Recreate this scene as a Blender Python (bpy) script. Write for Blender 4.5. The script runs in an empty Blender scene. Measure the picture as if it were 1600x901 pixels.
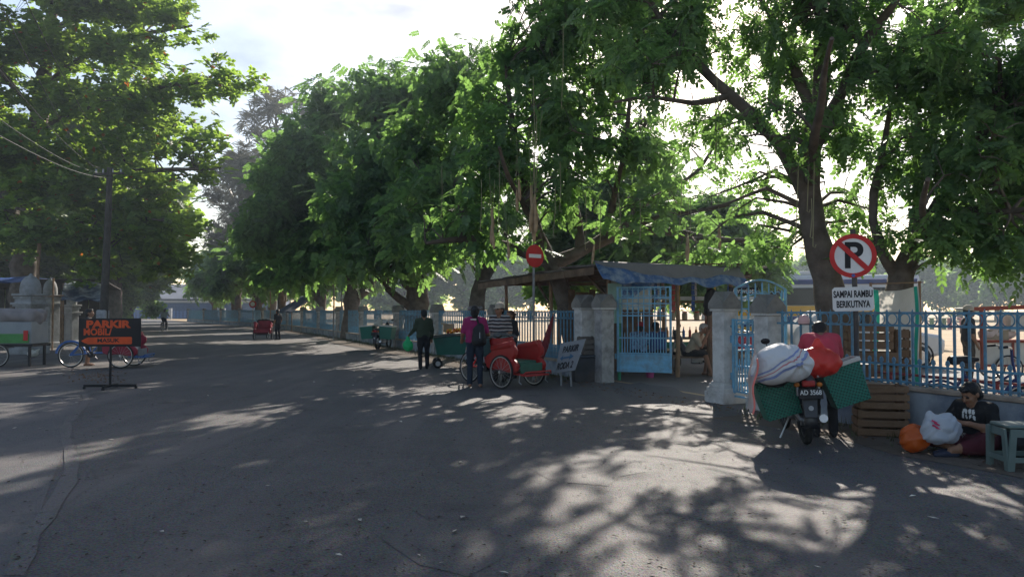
import bpy, math, random
import numpy as np
import openvdb
from mathutils import Matrix, Vector

SC = bpy.context.scene
COL = SC.collection
RAD = math.radians
rng = np.random.default_rng(11)
random.seed(5)

# ------------------------------------------------------------------ camera, sky, sun, exposure
CAMH, FPX, HOR = 1.6, 1180.0, 484.0
PITCH = math.atan((HOR - 450.5) / FPX)
cam_data = bpy.data.cameras.new('camera')
cam_data.sensor_width = 36.0
cam_data.lens = 36.0 * FPX / 1600.0
cam_data.clip_start = 0.1
cam_data.clip_end = 3000.0
cam = bpy.data.objects.new('camera', cam_data)
COL.objects.link(cam)
cam.location = (0, 0, CAMH)
cam.rotation_euler = (RAD(90) + PITCH, 0, 0)
SC.camera = cam

SUN_EL, SUN_AZ = 30.0, 15.0          # degrees; azimuth from +Y towards +X
world = bpy.data.worlds.new('World')
SC.world = world
world.use_nodes = True
wn, wl = world.node_tree.nodes, world.node_tree.links
wn.clear()
w_out = wn.new('ShaderNodeOutputWorld')
w_bg = wn.new('ShaderNodeBackground')
w_sky = wn.new('ShaderNodeTexSky')
w_sky.sky_type = 'NISHITA'
w_sky.sun_disc = False
w_sky.sun_elevation = RAD(SUN_EL)
w_sky.sun_rotation = RAD(SUN_AZ)
w_sky.dust_density = 1.2
w_sky.air_density = 1.0
w_sky.ozone_density = 1.0
w_tc = wn.new('ShaderNodeTexCoord')
w_map = wn.new('ShaderNodeMapping')
w_map.inputs['Scale'].default_value = (1.0, 1.0, 2.6)
w_noise = wn.new('ShaderNodeTexNoise')
w_noise.inputs['Scale'].default_value = 2.6
w_noise.inputs['Detail'].default_value = 7.0
w_noise.inputs['Roughness'].default_value = 0.56
w_ramp = wn.new('ShaderNodeValToRGB')
w_ramp.color_ramp.elements[0].position = 0.34
w_ramp.color_ramp.elements[1].position = 0.56
w_mix = wn.new('ShaderNodeMix')
w_mix.data_type = 'RGBA'
w_cloud = wn.new('ShaderNodeMix')                 # clouds: the sky's own light, whitened and lifted
w_cloud.data_type = 'RGBA'
w_cloud.blend_type = 'MULTIPLY'
w_cloud.inputs[0].default_value = 1.0
w_cloud.inputs[7].default_value = (2.35, 2.2, 2.1, 1)
wl.new(w_tc.outputs['Generated'], w_map.inputs['Vector'])
wl.new(w_map.outputs['Vector'], w_noise.inputs['Vector'])
wl.new(w_noise.outputs['Fac'], w_ramp.inputs['Fac'])
wl.new(w_ramp.outputs['Color'], w_mix.inputs[0])
wl.new(w_sky.outputs['Color'], w_mix.inputs[6])
wl.new(w_sky.outputs['Color'], w_cloud.inputs[6])
wl.new(w_cloud.outputs[2], w_mix.inputs[7])
wl.new(w_mix.outputs[2], w_bg.inputs['Color'])
w_bg.inputs['Strength'].default_value = 0.052
wl.new(w_bg.outputs['Background'], w_out.inputs['Surface'])

sun_data = bpy.data.lights.new('sun', 'SUN')
sun_data.energy = 5.0
sun_data.angle = RAD(0.6)
sun_data.color = (1.0, 0.91, 0.80)
sun = bpy.data.objects.new('sun', sun_data)
COL.objects.link(sun)
sun.rotation_euler = (RAD(90 - SUN_EL), 0, RAD(180 - SUN_AZ))
sun.location = (10, 60, 40)

SC.view_settings.view_transform = 'Standard'
SC.view_settings.look = 'None'
SC.view_settings.exposure = 0.86
SC.view_settings.gamma = 1.0
SC.render.engine = 'CYCLES'
SC.cycles.use_denoising = True
SC.cycles.max_bounces = 7
SC.cycles.diffuse_bounces = 3
SC.cycles.transmission_bounces = 5
SC.cycles.volume_bounces = 0
SC.cycles.transparent_max_bounces = 8

# ------------------------------------------------------------------ helpers
def W(px, py, Y):
    """photo pixel (1600 wide) at depth Y (metres along +Y) -> world point"""
    x, y, z = (px - 800) / FPX, (450.5 - py) / FPX, 1.0
    c, s = math.cos(PITCH), math.sin(PITCH)
    dy, dz = z * c - y * s, z * s + y * c
    k = Y / dy
    return np.array([x * k, Y, CAMH + dz * k])

def G(px, py):
    """photo pixel on the ground plane"""
    x, y, z = (px - 800) / FPX, (450.5 - py) / FPX, 1.0
    c, s = math.cos(PITCH), math.sin(PITCH)
    dy, dz = z * c - y * s, z * s + y * c
    k = -CAMH / dz
    return np.array([x * k, dy * k, 0.0])

MATS = {}
def mat(name, col, rough=0.75, var=0.18, scale=6.0, bump=0.0, bscale=60.0, metal=0.0, spec=0.3, dirt=None, dirt_amt=0.5,
        dirt_scale=2.5, emit=None, trans=0.0, detail=5.0):
    if name in MATS: return MATS[name]
    m = bpy.data.materials.new(name); m.use_nodes = True
    nt = m.node_tree; n, l = nt.nodes, nt.links
    b = n['Principled BSDF']
    b.inputs['Roughness'].default_value = rough
    b.inputs['Metallic'].default_value = metal
    b.inputs['Specular IOR Level'].default_value = spec
    tc = n.new('ShaderNodeTexCoord')
    ns = n.new('ShaderNodeTexNoise'); ns.inputs['Scale'].default_value = scale; ns.inputs['Detail'].default_value = detail
    l.new(tc.outputs['Object'], ns.inputs['Vector'])
    mx = n.new('ShaderNodeMix'); mx.data_type = 'RGBA'
    c = np.array(col[:3], float)
    mr = n.new('ShaderNodeMapRange'); mr.inputs[1].default_value = 0.3; mr.inputs[2].default_value = 0.7
    l.new(ns.outputs['Fac'], mr.inputs[0]); l.new(mr.outputs[0], mx.inputs[0])
    mx.inputs[6].default_value = (*(c * (1 - var)), 1)
    mx.inputs[7].default_value = (*np.clip(c * (1 + var), 0, 1), 1)
    last = mx.outputs[2]
    if dirt is not None:
        n2 = n.new('ShaderNodeTexNoise'); n2.inputs['Scale'].default_value = dirt_scale; n2.inputs['Detail'].default_value = 8
        n2.inputs['Roughness'].default_value = 0.65
        l.new(tc.outputs['Object'], n2.inputs['Vector'])
        m2 = n.new('ShaderNodeMapRange'); m2.inputs[1].default_value = 0.45; m2.inputs[2].default_value = 0.68
        m2.inputs[4].default_value = dirt_amt
        l.new(n2.outputs['Fac'], m2.inputs[0])
        x2 = n.new('ShaderNodeMix'); x2.data_type = 'RGBA'
        l.new(m2.outputs[0], x2.inputs[0]); l.new(last, x2.inputs[6]); x2.inputs[7].default_value = (*dirt, 1)
        last = x2.outputs[2]
    l.new(last, b.inputs['Base Color'])
    if emit:
        b.inputs['Emission Color'].default_value = (*emit[:3], 1); b.inputs['Emission Strength'].default_value = emit[3]
    if bump > 0:
        n3 = n.new('ShaderNodeTexNoise'); n3.inputs['Scale'].default_value = bscale; n3.inputs['Detail'].default_value = 6
        l.new(tc.outputs['Object'], n3.inputs['Vector'])
        bp = n.new('ShaderNodeBump'); bp.inputs['Strength'].default_value = bump; bp.inputs['Distance'].default_value = 0.02
        l.new(n3.outputs['Fac'], bp.inputs['Height']); l.new(bp.outputs['Normal'], b.inputs['Normal'])
    if trans > 0:       # thin sheet that lets light through
        out = n['Material Output']
        t = n.new('ShaderNodeBsdfTranslucent'); l.new(last, t.inputs['Color'])
        ms = n.new('ShaderNodeMixShader'); ms.inputs[0].default_value = trans
        l.new(b.outputs[0], ms.inputs[1]); l.new(t.outputs[0], ms.inputs[2]); l.new(ms.outputs[0], out.inputs['Surface'])
    MATS[name] = m
    return m

def leaf_mat(name, dark, light, through, accent=None, accent_amt=0.0, gloss=0.35):
    if name in MATS: return MATS[name]
    m = bpy.data.materials.new(name); m.use_nodes = True
    n, l = m.node_tree.nodes, m.node_tree.links
    b = n['Principled BSDF']; b.inputs['Roughness'].default_value = 0.5; b.inputs['Specular IOR Level'].default_value = gloss
    g = n.new('ShaderNodeNewGeometry')
    mx = n.new('ShaderNodeMix'); mx.data_type = 'RGBA'
    mx.inputs[6].default_value = (*dark, 1); mx.inputs[7].default_value = (*light, 1)
    l.new(g.outputs['Random Per Island'], mx.inputs[0])
    col = mx.outputs[2]
    tm = n.new('ShaderNodeMix'); tm.data_type = 'RGBA'
    tm.inputs[6].default_value = (*(np.array(through) * 0.65), 1); tm.inputs[7].default_value = (*(np.array(through) * 1.25), 1)
    l.new(g.outputs['Random Per Island'], tm.inputs[0])
    tcol = tm.outputs[2]
    if accent:
        mt = n.new('ShaderNodeMath'); mt.operation = 'MULTIPLY'; mt.inputs[1].default_value = 37.0
        fr = n.new('ShaderNodeMath'); fr.operation = 'FRACT'
        gt = n.new('ShaderNodeMath'); gt.operation = 'LESS_THAN'; gt.inputs[1].default_value = accent_amt
        l.new(g.outputs['Random Per Island'], mt.inputs[0]); l.new(mt.outputs[0], fr.inputs[0]); l.new(fr.outputs[0], gt.inputs[0])
        outs = []
        for src in (col, tcol):
            x = n.new('ShaderNodeMix'); x.data_type = 'RGBA'
            l.new(gt.outputs[0], x.inputs[0]); l.new(src, x.inputs[6]); x.inputs[7].default_value = (*accent, 1)
            outs.append(x.outputs[2])
        col, tcol = outs
    l.new(col, b.inputs['Base Color'])
    t = n.new('ShaderNodeBsdfTranslucent'); l.new(tcol, t.inputs['Color'])
    ad = n.new('ShaderNodeMixShader'); ad.inputs[0].default_value = 0.5
    l.new(b.outputs[0], ad.inputs[1]); l.new(t.outputs[0], ad.inputs[2])
    l.new(ad.outputs[0], n['Material Output'].inputs['Surface'])
    MATS[name] = m
    return m

def rotm(ax=0, ay=0, az=0):
    return np.array(Matrix.Rotation(az, 3, 'Z') @ Matrix.Rotation(ay, 3, 'Y') @ Matrix.Rotation(ax, 3, 'X'))

def frame(d, up=(0, 0, 1)):
    """columns x,y,z with z along d"""
    d = np.asarray(d, float); d = d / (np.linalg.norm(d) + 1e-12)
    u = np.asarray(up, float)
    if abs(np.dot(d, u)) > 0.98: u = np.array([1.0, 0, 0])
    x = np.cross(u, d); x /= np.linalg.norm(x)
    y = np.cross(d, x)
    return np.stack([x, y, d], 1)

class MB:
    def __init__(s): s.v = []; s.f = []; s.n = 0
    def add(s, v, f):
        v = np.asarray(v, float)
        s.v.append(v); s.f += [tuple(int(i) + s.n for i in q) for q in f]; s.n += len(v); return s
    def box(s, c, size, R=None):
        h = np.asarray(size, float) / 2
        v = np.array([[x, y, z] for z in (-1, 1) for y in (-1, 1) for x in (-1, 1)], float) * h
        if R is not None: v = v @ np.asarray(R).T
        return s.add(v + np.asarray(c, float), [(0, 2, 3, 1), (4, 5, 7, 6), (0, 1, 5, 4), (2, 6, 7, 3), (0, 4, 6, 2), (1, 3, 7, 5)])
    def beam(s, p, q, w, h, up=(0, 0, 1)):
        p, q = np.asarray(p, float), np.asarray(q, float)
        F = frame(q - p, up)
        return s.box((p + q) / 2, (w, h, np.linalg.norm(q - p)), F)
    def tube(s, pts, r, k=8, caps=True):
        pts = [np.asarray(p, float) for p in pts]
        rs = r if hasattr(r, '__len__') else [r] * len(pts)
        n = len(pts); V = []; ref = None
        for i in range(n):
            d = pts[min(i + 1, n - 1)] - pts[max(i - 1, 0)]
            d = d / (np.linalg.norm(d) + 1e-12)
            if ref is None:
                ref = np.array([0, 0, 1.0]) if abs(d[2]) < 0.9 else np.array([1.0, 0, 0])
            x = np.cross(ref, d); x /= (np.linalg.norm(x) + 1e-12); y = np.cross(d, x); ref = y if abs(np.dot(y, d)) < .5 else ref
            a = np.arange(k) * 2 * math.pi / k
            V.append(pts[i] + rs[i] * (np.cos(a)[:, None] * x + np.sin(a)[:, None] * y))
            ref = np.cross(d, x)
        F = []
        for i in range(n - 1):
            for j in range(k):
                a, b = i * k + j, i * k + (j + 1) % k
                F.append((a, b, b + k, a + k))
        if caps:
            F.append(tuple(range(k))[::-1]); F.append(tuple((n - 1) * k + j for j in range(k)))
        return s.add(np.concatenate(V), F)
    def cyl(s, p, q, r, r2=None, k=12): return s.tube([p, q], [r, r if r2 is None else r2], k)
    def lathe(s, prof, c=(0, 0, 0), R=None, k=20):
        a = np.arange(k) * 2 * math.pi / k
        V = np.concatenate([np.stack([r * np.cos(a), r * np.sin(a), np.full(k, z)], 1) for r, z in prof])
        if R is not None: V = V @ np.asarray(R).T
        V = V + np.asarray(c, float); F = []
        for i in range(len(prof) - 1):
            for j in range(k):
                p, q = i * k + j, i * k + (j + 1) % k
                F.append((p, q, q + k, p + k))
        F.append(tuple(range(k))[::-1]); F.append(tuple((len(prof) - 1) * k + j for j in range(k)))
        return s.add(V, F)
    def torus(s, c, axis, Rm, r, k=28, m=8, flat=1.0):
        F3 = frame(axis); a = np.arange(k) * 2 * math.pi / k; b = np.arange(m) * 2 * math.pi / m
        A, B = np.meshgrid(a, b, indexing='ij')
        rr = Rm + r * np.cos(B)
        V = np.stack([rr * np.cos(A), rr * np.sin(A), flat * r * np.sin(B)], -1).reshape(-1, 3) @ F3.T + np.asarray(c, float)
        F = [(i * m + j, ((i + 1) % k) * m + j, ((i + 1) % k) * m + (j + 1) % m, i * m + (j + 1) % m) for i in range(k) for j in range(m)]
        return s.add(V, F)
    def prism(s, outline, t, c=(0, 0, 0), R=None):
        """2-D outline (x,y) counter-clockwise, extruded t along z, centred"""
        o = np.asarray(outline, float); n = len(o)
        V = np.concatenate([np.c_[o, np.full(n, -t / 2)], np.c_[o, np.full(n, t / 2)]])
        if R is not None: V = V @ np.asarray(R).T
        F = [tuple(range(n))[::-1], tuple(range(n, 2 * n))] + [(i, (i + 1) % n, n + (i + 1) % n, n + i) for i in range(n)]
        return s.add(V + np.asarray(c, float), F)
    def ell(s, c, r, R=None, k=14, m=8):
        pr = [(math.sin(math.pi * i / m), -math.cos(math.pi * i / m)) for i in range(m + 1)]
        pr[0] = (0.02, -1); pr[-1] = (0.02, 1)
        a = np.arange(k) * 2 * math.pi / k
        V = np.concatenate([np.stack([p * np.cos(a), p * np.sin(a), np.full(k, z)], 1) for p, z in pr]) * np.asarray(r, float)
        if R is not None: V = V @ np.asarray(R).T
        F = [(i * k + j, i * k + (j + 1) % k, (i + 1) * k + (j + 1) % k, (i + 1) * k + j) for i in range(m) for j in range(k)]
        F.append(tuple(range(k))[::-1]); F.append(tuple(m * k + j for j in range(k)))
        return s.add(V + np.asarray(c, float), F)
    def grid(s, fn, nu, nv):
        """single sheet: fn(u,v) with u,v in 0..1"""
        V = [fn(i / nu, j / nv) for i in range(nu + 1) for j in range(nv + 1)]
        F = [(i * (nv + 1) + j, (i + 1) * (nv + 1) + j, (i + 1) * (nv + 1) + j + 1, i * (nv + 1) + j + 1) for i in range(nu) for j in range(nv)]
        return s.add(V, F)
    def mesh(s, name, m=None, smooth=35):
        me = bpy.data.meshes.new(name)
        me.from_pydata(np.concatenate(s.v).tolist() if s.v else [], [], s.f); me.update()
        if m is not None: me.materials.append(m)
        if smooth:
            me.shade_smooth(); me.set_sharp_from_angle(angle=RAD(smooth))
        return me
    def build(s, name, m, parent=None, smooth=35, bevel=0, solid=0, subsurf=0):
        o = bpy.data.objects.new(name, s.mesh(name, m, smooth)); COL.objects.link(o)
        if parent is not None: o.parent = parent
        if solid:
            md = o.modifiers.new('thick', 'SOLIDIFY'); md.thickness = solid; md.offset = 0
        if bevel:
            md = o.modifiers.new('bevel', 'BEVEL'); md.width = bevel; md.segments = 2; md.limit_method = 'ANGLE'; md.angle_limit = RAD(40)
        if subsurf:
            md = o.modifiers.new('sub', 'SUBSURF'); md.levels = subsurf; md.render_levels = subsurf
        return o

def tag(o, label=None, cat=None, group=None, kind=None):
    if label: o['label'] = label
    if cat: o['category'] = cat
    if group: o['group'] = group
    if kind: o['kind'] = kind
    return o

def thing(name, label, cat, loc=(0, 0, 0), rz=0.0, group=None):
    o = bpy.data.objects.new(name, None); COL.objects.link(o)
    o.empty_display_size = 0.2
    o.location = tuple(float(x) for x in loc); o.rotation_euler = (0, 0, rz)
    return tag(o, label, cat, group)

def dup(o, parent=None, **kw):
    c = o.copy(); COL.objects.link(c); c.parent = parent
    for ch in list(o.children): dup(ch, c)
    return c

def dup_thing(o, loc, rz, label, group=None, scale=None):
    c = dup(o); c.location = tuple(float(x) for x in loc); c.rotation_euler = (0, 0, rz); c['label'] = label
    if group: c['group'] = group
    if scale is not None: c.scale = (scale,) * 3 if not hasattr(scale, '__len__') else scale
    return c

def inst(name, me, parent, loc=(0, 0, 0), R=None, scale=None):
    o = bpy.data.objects.new(name, me); COL.objects.link(o); o.parent = parent
    o.location = tuple(float(x) for x in loc)
    if R is not None: o.rotation_euler = Matrix(np.asarray(R).tolist()).to_euler()
    if scale is not None: o.scale = scale
    return o

def text_part(txt, size, m, parent, R, loc, name='lettering', extrude=0.0015, ax=1.0, shear=0.0, bold=0.0, spacing=1.0):
    cu = bpy.data.curves.new('text', 'FONT'); cu.body = txt; cu.size = size; cu.extrude = extrude
    cu.align_x = 'CENTER'; cu.align_y = 'CENTER'; cu.shear = shear; cu.offset = bold; cu.space_character = spacing
    t = bpy.data.objects.new('text', cu); COL.objects.link(t)
    bpy.context.view_layer.update()
    me = bpy.data.meshes.new_from_object(t.evaluated_get(bpy.context.evaluated_depsgraph_get()))
    bpy.data.objects.remove(t); me.materials.clear(); me.materials.append(m)
    me.transform(Matrix.Diagonal((ax, 1, 1, 1)))
    return inst(name, me, parent, loc, R)

# facing matrices for flat print: local x right, y up, z towards the viewer who stands at -Y
FACE_CAM = np.array([[1, 0, 0], [0, 0, -1], [0, 1, 0]], float)
def face_dir(az):    # normal turned az radians about Z from facing -Y
    return rotm(0, 0, az) @ FACE_CAM

# ------------------------------------------------------------------ blended solids (bodies, bags)
def cap(a, b, ra, rb, m, k=0.03): return ('c', np.asarray(a, float), np.asarray(b, float), ra, rb, m, k)
def ell(c, r, m, k=0.03, R=None): return ('e', np.asarray(c, float), np.asarray(r, float), None if R is None else np.asarray(R), 0, m, k)

def prim_d(p, X):
    if p[0] == 'c':
        _, a, b, ra, rb, _, _ = p
        ab = b - a; L = np.dot(ab, ab) + 1e-9
        t = np.clip(((X - a) @ ab) / L, 0, 1)
        return np.linalg.norm(X - a - t[..., None] * ab, axis=-1) - (ra + (rb - ra) * t)
    _, c, r, R, _, _, _ = p
    q = X - c
    if R is not None: q = q @ R
    k0 = np.linalg.norm(q / r, axis=-1); k1 = np.linalg.norm(q / (r * r), axis=-1) + 1e-9
    return k0 * (k0 - 1.0) / k1 if False else np.where(k0 < 1e-6, -r.min(), k0 * (k0 - 1.0) / k1)

def blend_mesh(name, prims, vox, mats, noise=None):
    lo = np.full(3, 1e9); hi = -lo
    B = []
    for p in prims:
        if p[0] == 'c':
            R0 = max(p[3], p[4]); l, h = np.minimum(p[1], p[2]) - R0, np.maximum(p[1], p[2]) + R0
        else:
            R0 = p[2].max() if p[3] is not None else p[2]; l, h = p[1] - R0, p[1] + R0
        B.append((l, h)); lo = np.minimum(lo, l); hi = np.maximum(hi, h)
    lo -= 4 * vox; hi += 4 * vox
    n = np.ceil((hi - lo) / vox).astype(int) + 1
    D = np.full(n, 0.5, np.float32)
    for p, (l, h) in zip(prims, B):
        k = p[6]; e = k + 3 * vox
        i0 = np.maximum(((l - e - lo) / vox).astype(int), 0); i1 = np.minimum(((h + e - lo) / vox).astype(int) + 2, n)
        ax = [lo[q] + vox * np.arange(i0[q], i1[q]) for q in range(3)]
        X = np.stack(np.meshgrid(*ax, indexing='ij'), -1)
        d = prim_d(p, X)
        sl = tuple(slice(i0[q], i1[q]) for q in range(3)); o = D[sl]
        hh = np.maximum(k - np.abs(o - d), 0) / k
        D[sl] = np.minimum(o, d) - hh * hh * k * 0.25
    if noise is not None:
        ax = [lo[q] + vox * np.arange(n[q]) for q in range(3)]
        X = np.stack(np.meshgrid(*ax, indexing='ij'), -1)
        D = D + noise(X).astype(np.float32)
    D = np.clip(D, -0.3, 0.5)
    g = openvdb.FloatGrid(background=0.5); g.copyFromArray(np.ascontiguousarray(D))
    pts, quads = g.convertToQuads(isovalue=0.0)
    pts = pts * vox + lo
    me = bpy.data.meshes.new(name)
    q = np.asarray(quads, np.int64)
    c = pts[q].mean(1)
    a = np.cross(pts[q[:, 2]] - pts[q[:, 0]], pts[q[:, 3]] - pts[q[:, 1]])
    if (np.einsum('ij,ij->i', c - pts.mean(0), a)).sum() < 0: q = q[:, ::-1]
    me.vertices.add(len(pts)); me.vertices.foreach_set('co', pts.astype(np.float32).ravel())
    me.loops.add(q.size); me.loops.foreach_set('vertex_index', q.ravel().astype(np.int32))
    me.polygons.add(len(q)); me.polygons.foreach_set('loop_start', np.arange(0, q.size, 4, dtype=np.int32))
    me.polygons.foreach_set('loop_total', np.full(len(q), 4, np.int32))
    names = []
    for p in prims:
        if p[5] not in names: names.append(p[5])
    best = np.full(len(q), 1e9); idx = np.zeros(len(q), np.int32)
    for p in prims:
        d = prim_d(p, c); w = d < best
        best[w] = d[w]; idx[w] = names.index(p[5])
    for nm in names: me.materials.append(mats[nm])
    me.update(); me.validate()
    me.polygons.foreach_set('material_index', idx)
    me.shade_smooth()
    return me

# ------------------------------------------------------------------ ground, road
E2 = np.array([-0.41, 0.912, 0.0])     # along the fence, away from the camera
E1 = np.array([0.912, 0.41, 0.0])      # from the road into the field
FAZ = math.atan2(E2[1], E2[0])
def FL(Y, off=0.0, z=0.0):             # point on the fence line at depth Y; off metres into the field
    p = np.array([9.58 - 0.45 * Y, Y, z])
    if Y > 60: p[0] = 9.58 - 0.45 * 60 - 0.62 * (Y - 60)
    return p + E1 * off

def asphalt(name, c1, c2, speck):
    m = bpy.data.materials.new(name); m.use_nodes = True
    n, l = m.node_tree.nodes, m.node_tree.links
    b = n['Principled BSDF']; b.inputs['Specular IOR Level'].default_value = 0.35
    tc = n.new('ShaderNodeTexCoord')
    def noise(sc, det=6, ro=0.6):
        x = n.new('ShaderNodeTexNoise'); x.inputs['Scale'].default_value = sc; x.inputs['Detail'].default_value = det
        x.inputs['Roughness'].default_value = ro; l.new(tc.outputs['Object'], x.inputs['Vector']); return x
    big, mid, fine = noise(0.35), noise(2.2, 8, 0.7), noise(70, 3, 0.6)
    r = n.new('ShaderNodeValToRGB'); r.color_ramp.elements[0].position = 0.3; r.color_ramp.elements[1].position = 0.7
    r.color_ramp.elements[0].color = (*c1, 1); r.color_ramp.elements[1].color = (*c2, 1)
    ad = n.new('ShaderNodeMix'); ad.data_type = 'RGBA'; ad.inputs[0].default_value = 0.45
    l.new(big.outputs['Fac'], ad.inputs[6]); l.new(mid.outputs['Fac'], ad.inputs[7]); l.new(ad.outputs[2], r.inputs['Fac'])
    vo = n.new('ShaderNodeTexVoronoi'); vo.inputs['Scale'].default_value = 85; l.new(tc.outputs['Object'], vo.inputs['Vector'])
    ov = n.new('ShaderNodeMix'); ov.data_type = 'RGBA'; ov.blend_type = 'OVERLAY'; ov.inputs[0].default_value = speck
    l.new(r.outputs['Color'], ov.inputs[6]); l.new(vo.outputs['Color'], ov.inputs[7])
    hs = n.new('ShaderNodeHueSaturation'); hs.inputs['Saturation'].default_value = 0.75; l.new(ov.outputs[2], hs.inputs['Color'])
    # worn dusty patches and dark oil spots
    oil = noise(1.1, 4, 0.5); om = n.new('ShaderNodeMapRange'); om.inputs[1].default_value = 0.63; om.inputs[2].default_value = 0.72; om.inputs[4].default_value = 0.55
    l.new(oil.outputs['Fac'], om.inputs[0])
    od = n.new('ShaderNodeMix'); od.data_type = 'RGBA'; l.new(om.outputs[0], od.inputs[0]); l.new(hs.outputs[0], od.inputs[6])
    od.inputs[7].default_value = (c1[0] * 0.5, c1[1] * 0.5, c1[2] * 0.5, 1)
    mp = n.new('ShaderNodeMapping'); mp.inputs['Rotation'].default_value = (0, 0, RAD(-24)); mp.inputs['Scale'].default_value = (1.0, .12, 1); l.new(tc.outputs['Object'], mp.inputs['Vector'])
    stn = n.new('ShaderNodeTexNoise'); stn.inputs['Scale'].default_value = 1.4; stn.inputs['Detail'].default_value = 7; l.new(mp.outputs[0], stn.inputs['Vector'])
    sm = n.new('ShaderNodeMapRange'); sm.inputs[1].default_value = .48; sm.inputs[2].default_value = .70; sm.inputs[4].default_value = .5; l.new(stn.outputs['Fac'], sm.inputs[0])
    du = n.new('ShaderNodeMix'); du.data_type = 'RGBA'; l.new(sm.outputs[0], du.inputs[0]); l.new(od.outputs[2], du.inputs[6]); du.inputs[7].default_value = (.19, .163, .152, 1)
    ck = n.new('ShaderNodeTexVoronoi'); ck.feature = 'DISTANCE_TO_EDGE'; ck.inputs['Scale'].default_value = .55
    wp = n.new('ShaderNodeMix'); wp.data_type = 'VECTOR'; wp.inputs[0].default_value = .18; l.new(tc.outputs['Object'], wp.inputs[4]); l.new(mid.outputs['Color'], wp.inputs[5]); l.new(wp.outputs[1], ck.inputs['Vector'])
    cm = n.new('ShaderNodeMapRange'); cm.inputs[1].default_value = .004; cm.inputs[2].default_value = .012; cm.inputs[3].default_value = .30; cm.inputs[4].default_value = 0; l.new(ck.outputs['Distance'], cm.inputs[0])
    cg = n.new('ShaderNodeMath'); cg.operation = 'MULTIPLY'; l.new(cm.outputs[0], cg.inputs[0]); l.new(big.outputs['Fac'], cg.inputs[1])
    cx = n.new('ShaderNodeMix'); cx.data_type = 'RGBA'; l.new(cg.outputs[0], cx.inputs[0]); l.new(du.outputs[2], cx.inputs[6]); cx.inputs[7].default_value = (.03, .028, .027, 1)
    l.new(cx.outputs[2], b.inputs['Base Color'])
    rr = n.new('ShaderNodeMapRange'); rr.inputs[3].default_value = 0.62; rr.inputs[4].default_value = 0.9
    l.new(mid.outputs['Fac'], rr.inputs[0]); l.new(rr.outputs[0], b.inputs['Roughness'])
    mh = n.new('ShaderNodeMath'); mh.operation = 'ADD'; l.new(fine.outputs['Fac'], mh.inputs[0]); l.new(vo.outputs['Distance'], mh.inputs[1])
    mh2 = n.new('ShaderNodeMath'); mh2.operation = 'MULTIPLY_ADD'; mh2.inputs[1].default_value = 2.0
    l.new(mid.outputs['Fac'], mh2.inputs[0]); l.new(mh.outputs[0], mh2.inputs[2])
    bp = n.new('ShaderNodeBump'); bp.inputs['Strength'].default_value = 0.55; bp.inputs['Distance'].default_value = 0.012
    l.new(mh2.outputs[0], bp.inputs['Height']); l.new(bp.outputs['Normal'], b.inputs['Normal'])
    return m

def sheet(name, poly, z, m):
    b = MB(); b.add([(x, y, z) for x, y in poly], [tuple(range(len(poly)))])
    return tag(b.build(name, m, smooth=0), kind='structure')

M_road = asphalt('asphalt', (0.050, 0.047, 0.050), (0.118, 0.109, 0.107), 0.65)
M_patch = asphalt('concrete_lane', (0.070, 0.070, 0.077), (0.122, 0.118, 0.118), 0.3)
M_field = mat('dry_field', (0.42, 0.30, 0.18), 0.95, 0.25, 0.6, 0.4, 30, dirt=(0.22, 0.21, 0.10), dirt_amt=0.5, dirt_scale=0.25)
M_shoulder = mat('packed_dirt', (0.14, 0.11, 0.085), 0.95, 0.3, 2.5, 0.6, 30, dirt=(0.07, 0.06, 0.05), dirt_amt=0.6)
M_yard = asphalt('yard_asphalt', (0.10, 0.095, 0.09), (0.18, 0.165, 0.15), 0.4)

sheet('ground', [(-900, -60), (900, -60), (900, 1500), (-900, 1500)], 0.0, M_field)
fence_pts = [FL(y, 0.3) for y in (-4, 20, 45, 60, 80, 128)]
sheet('road', [(-60, -20)] + [tuple(p[:2]) for p in fence_pts] + [(-60, 128), (-75, 150), (-140, 150), (-110, 128), (-24, 40), (-24, -20)][0:0] + [(-110, 150), (-70, 80), (-42, 45), (-60, 20)], 0.004, M_road)
a, b_, c_, d_ = G(128, 612), G(105, 690), G(66, 790), G(40, 901)
sheet('concrete_lane', [tuple(p[:2]) for p in (a, b_, c_, d_)][::-1] + [(a[0] - 1.2, a[1] + 1.3), (a[0] - 7, a[1] + 1.9), (-20, 14), (-20, 1), (-3.2, 1)][::-1][0:0] + [(G(128, 612)[0] - 1.0, 15.9), (-22, 16.5), (-22, 0.5), (-3.1, 0.5)], 0.008, M_patch)
sh = [FL(y, -1.5 + 0.25 * math.sin(y)) for y in (18.3, 20, 23, 26, 29, 32, 36, 40, 45, 52, 60, 80, 110)]
sh2 = [FL(y, 0.28) for y in (110, 80, 60, 45, 30, 18.0)]
sheet('dirt_verge', [tuple(p[:2]) for p in sh + sh2], 0.009, M_shoulder)
sh = [FL(y, -1.3 + 0.2 * math.sin(2 * y)) for y in (2, 4, 6, 8, 9, 10, 11, 11.8)]
sh2 = [FL(y, 0.28) for y in (12.0, 8, 2)]
sheet('pavement', [tuple(p[:2]) for p in sh + sh2], 0.009, M_shoulder)
# yard behind the gate
yp = [FL(5, 0.45), FL(60, 0.45), FL(60, 4.5), FL(25, 5.5), FL(19, 12), FL(5, 6.5)]
sheet('yard', [tuple(p[:2]) for p in yp][::-1], 0.006, M_yard)
M_sealant = asphalt('road_seam_dirt', (0.07, 0.067, 0.068), (0.15, 0.14, 0.135), 0.5)
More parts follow.
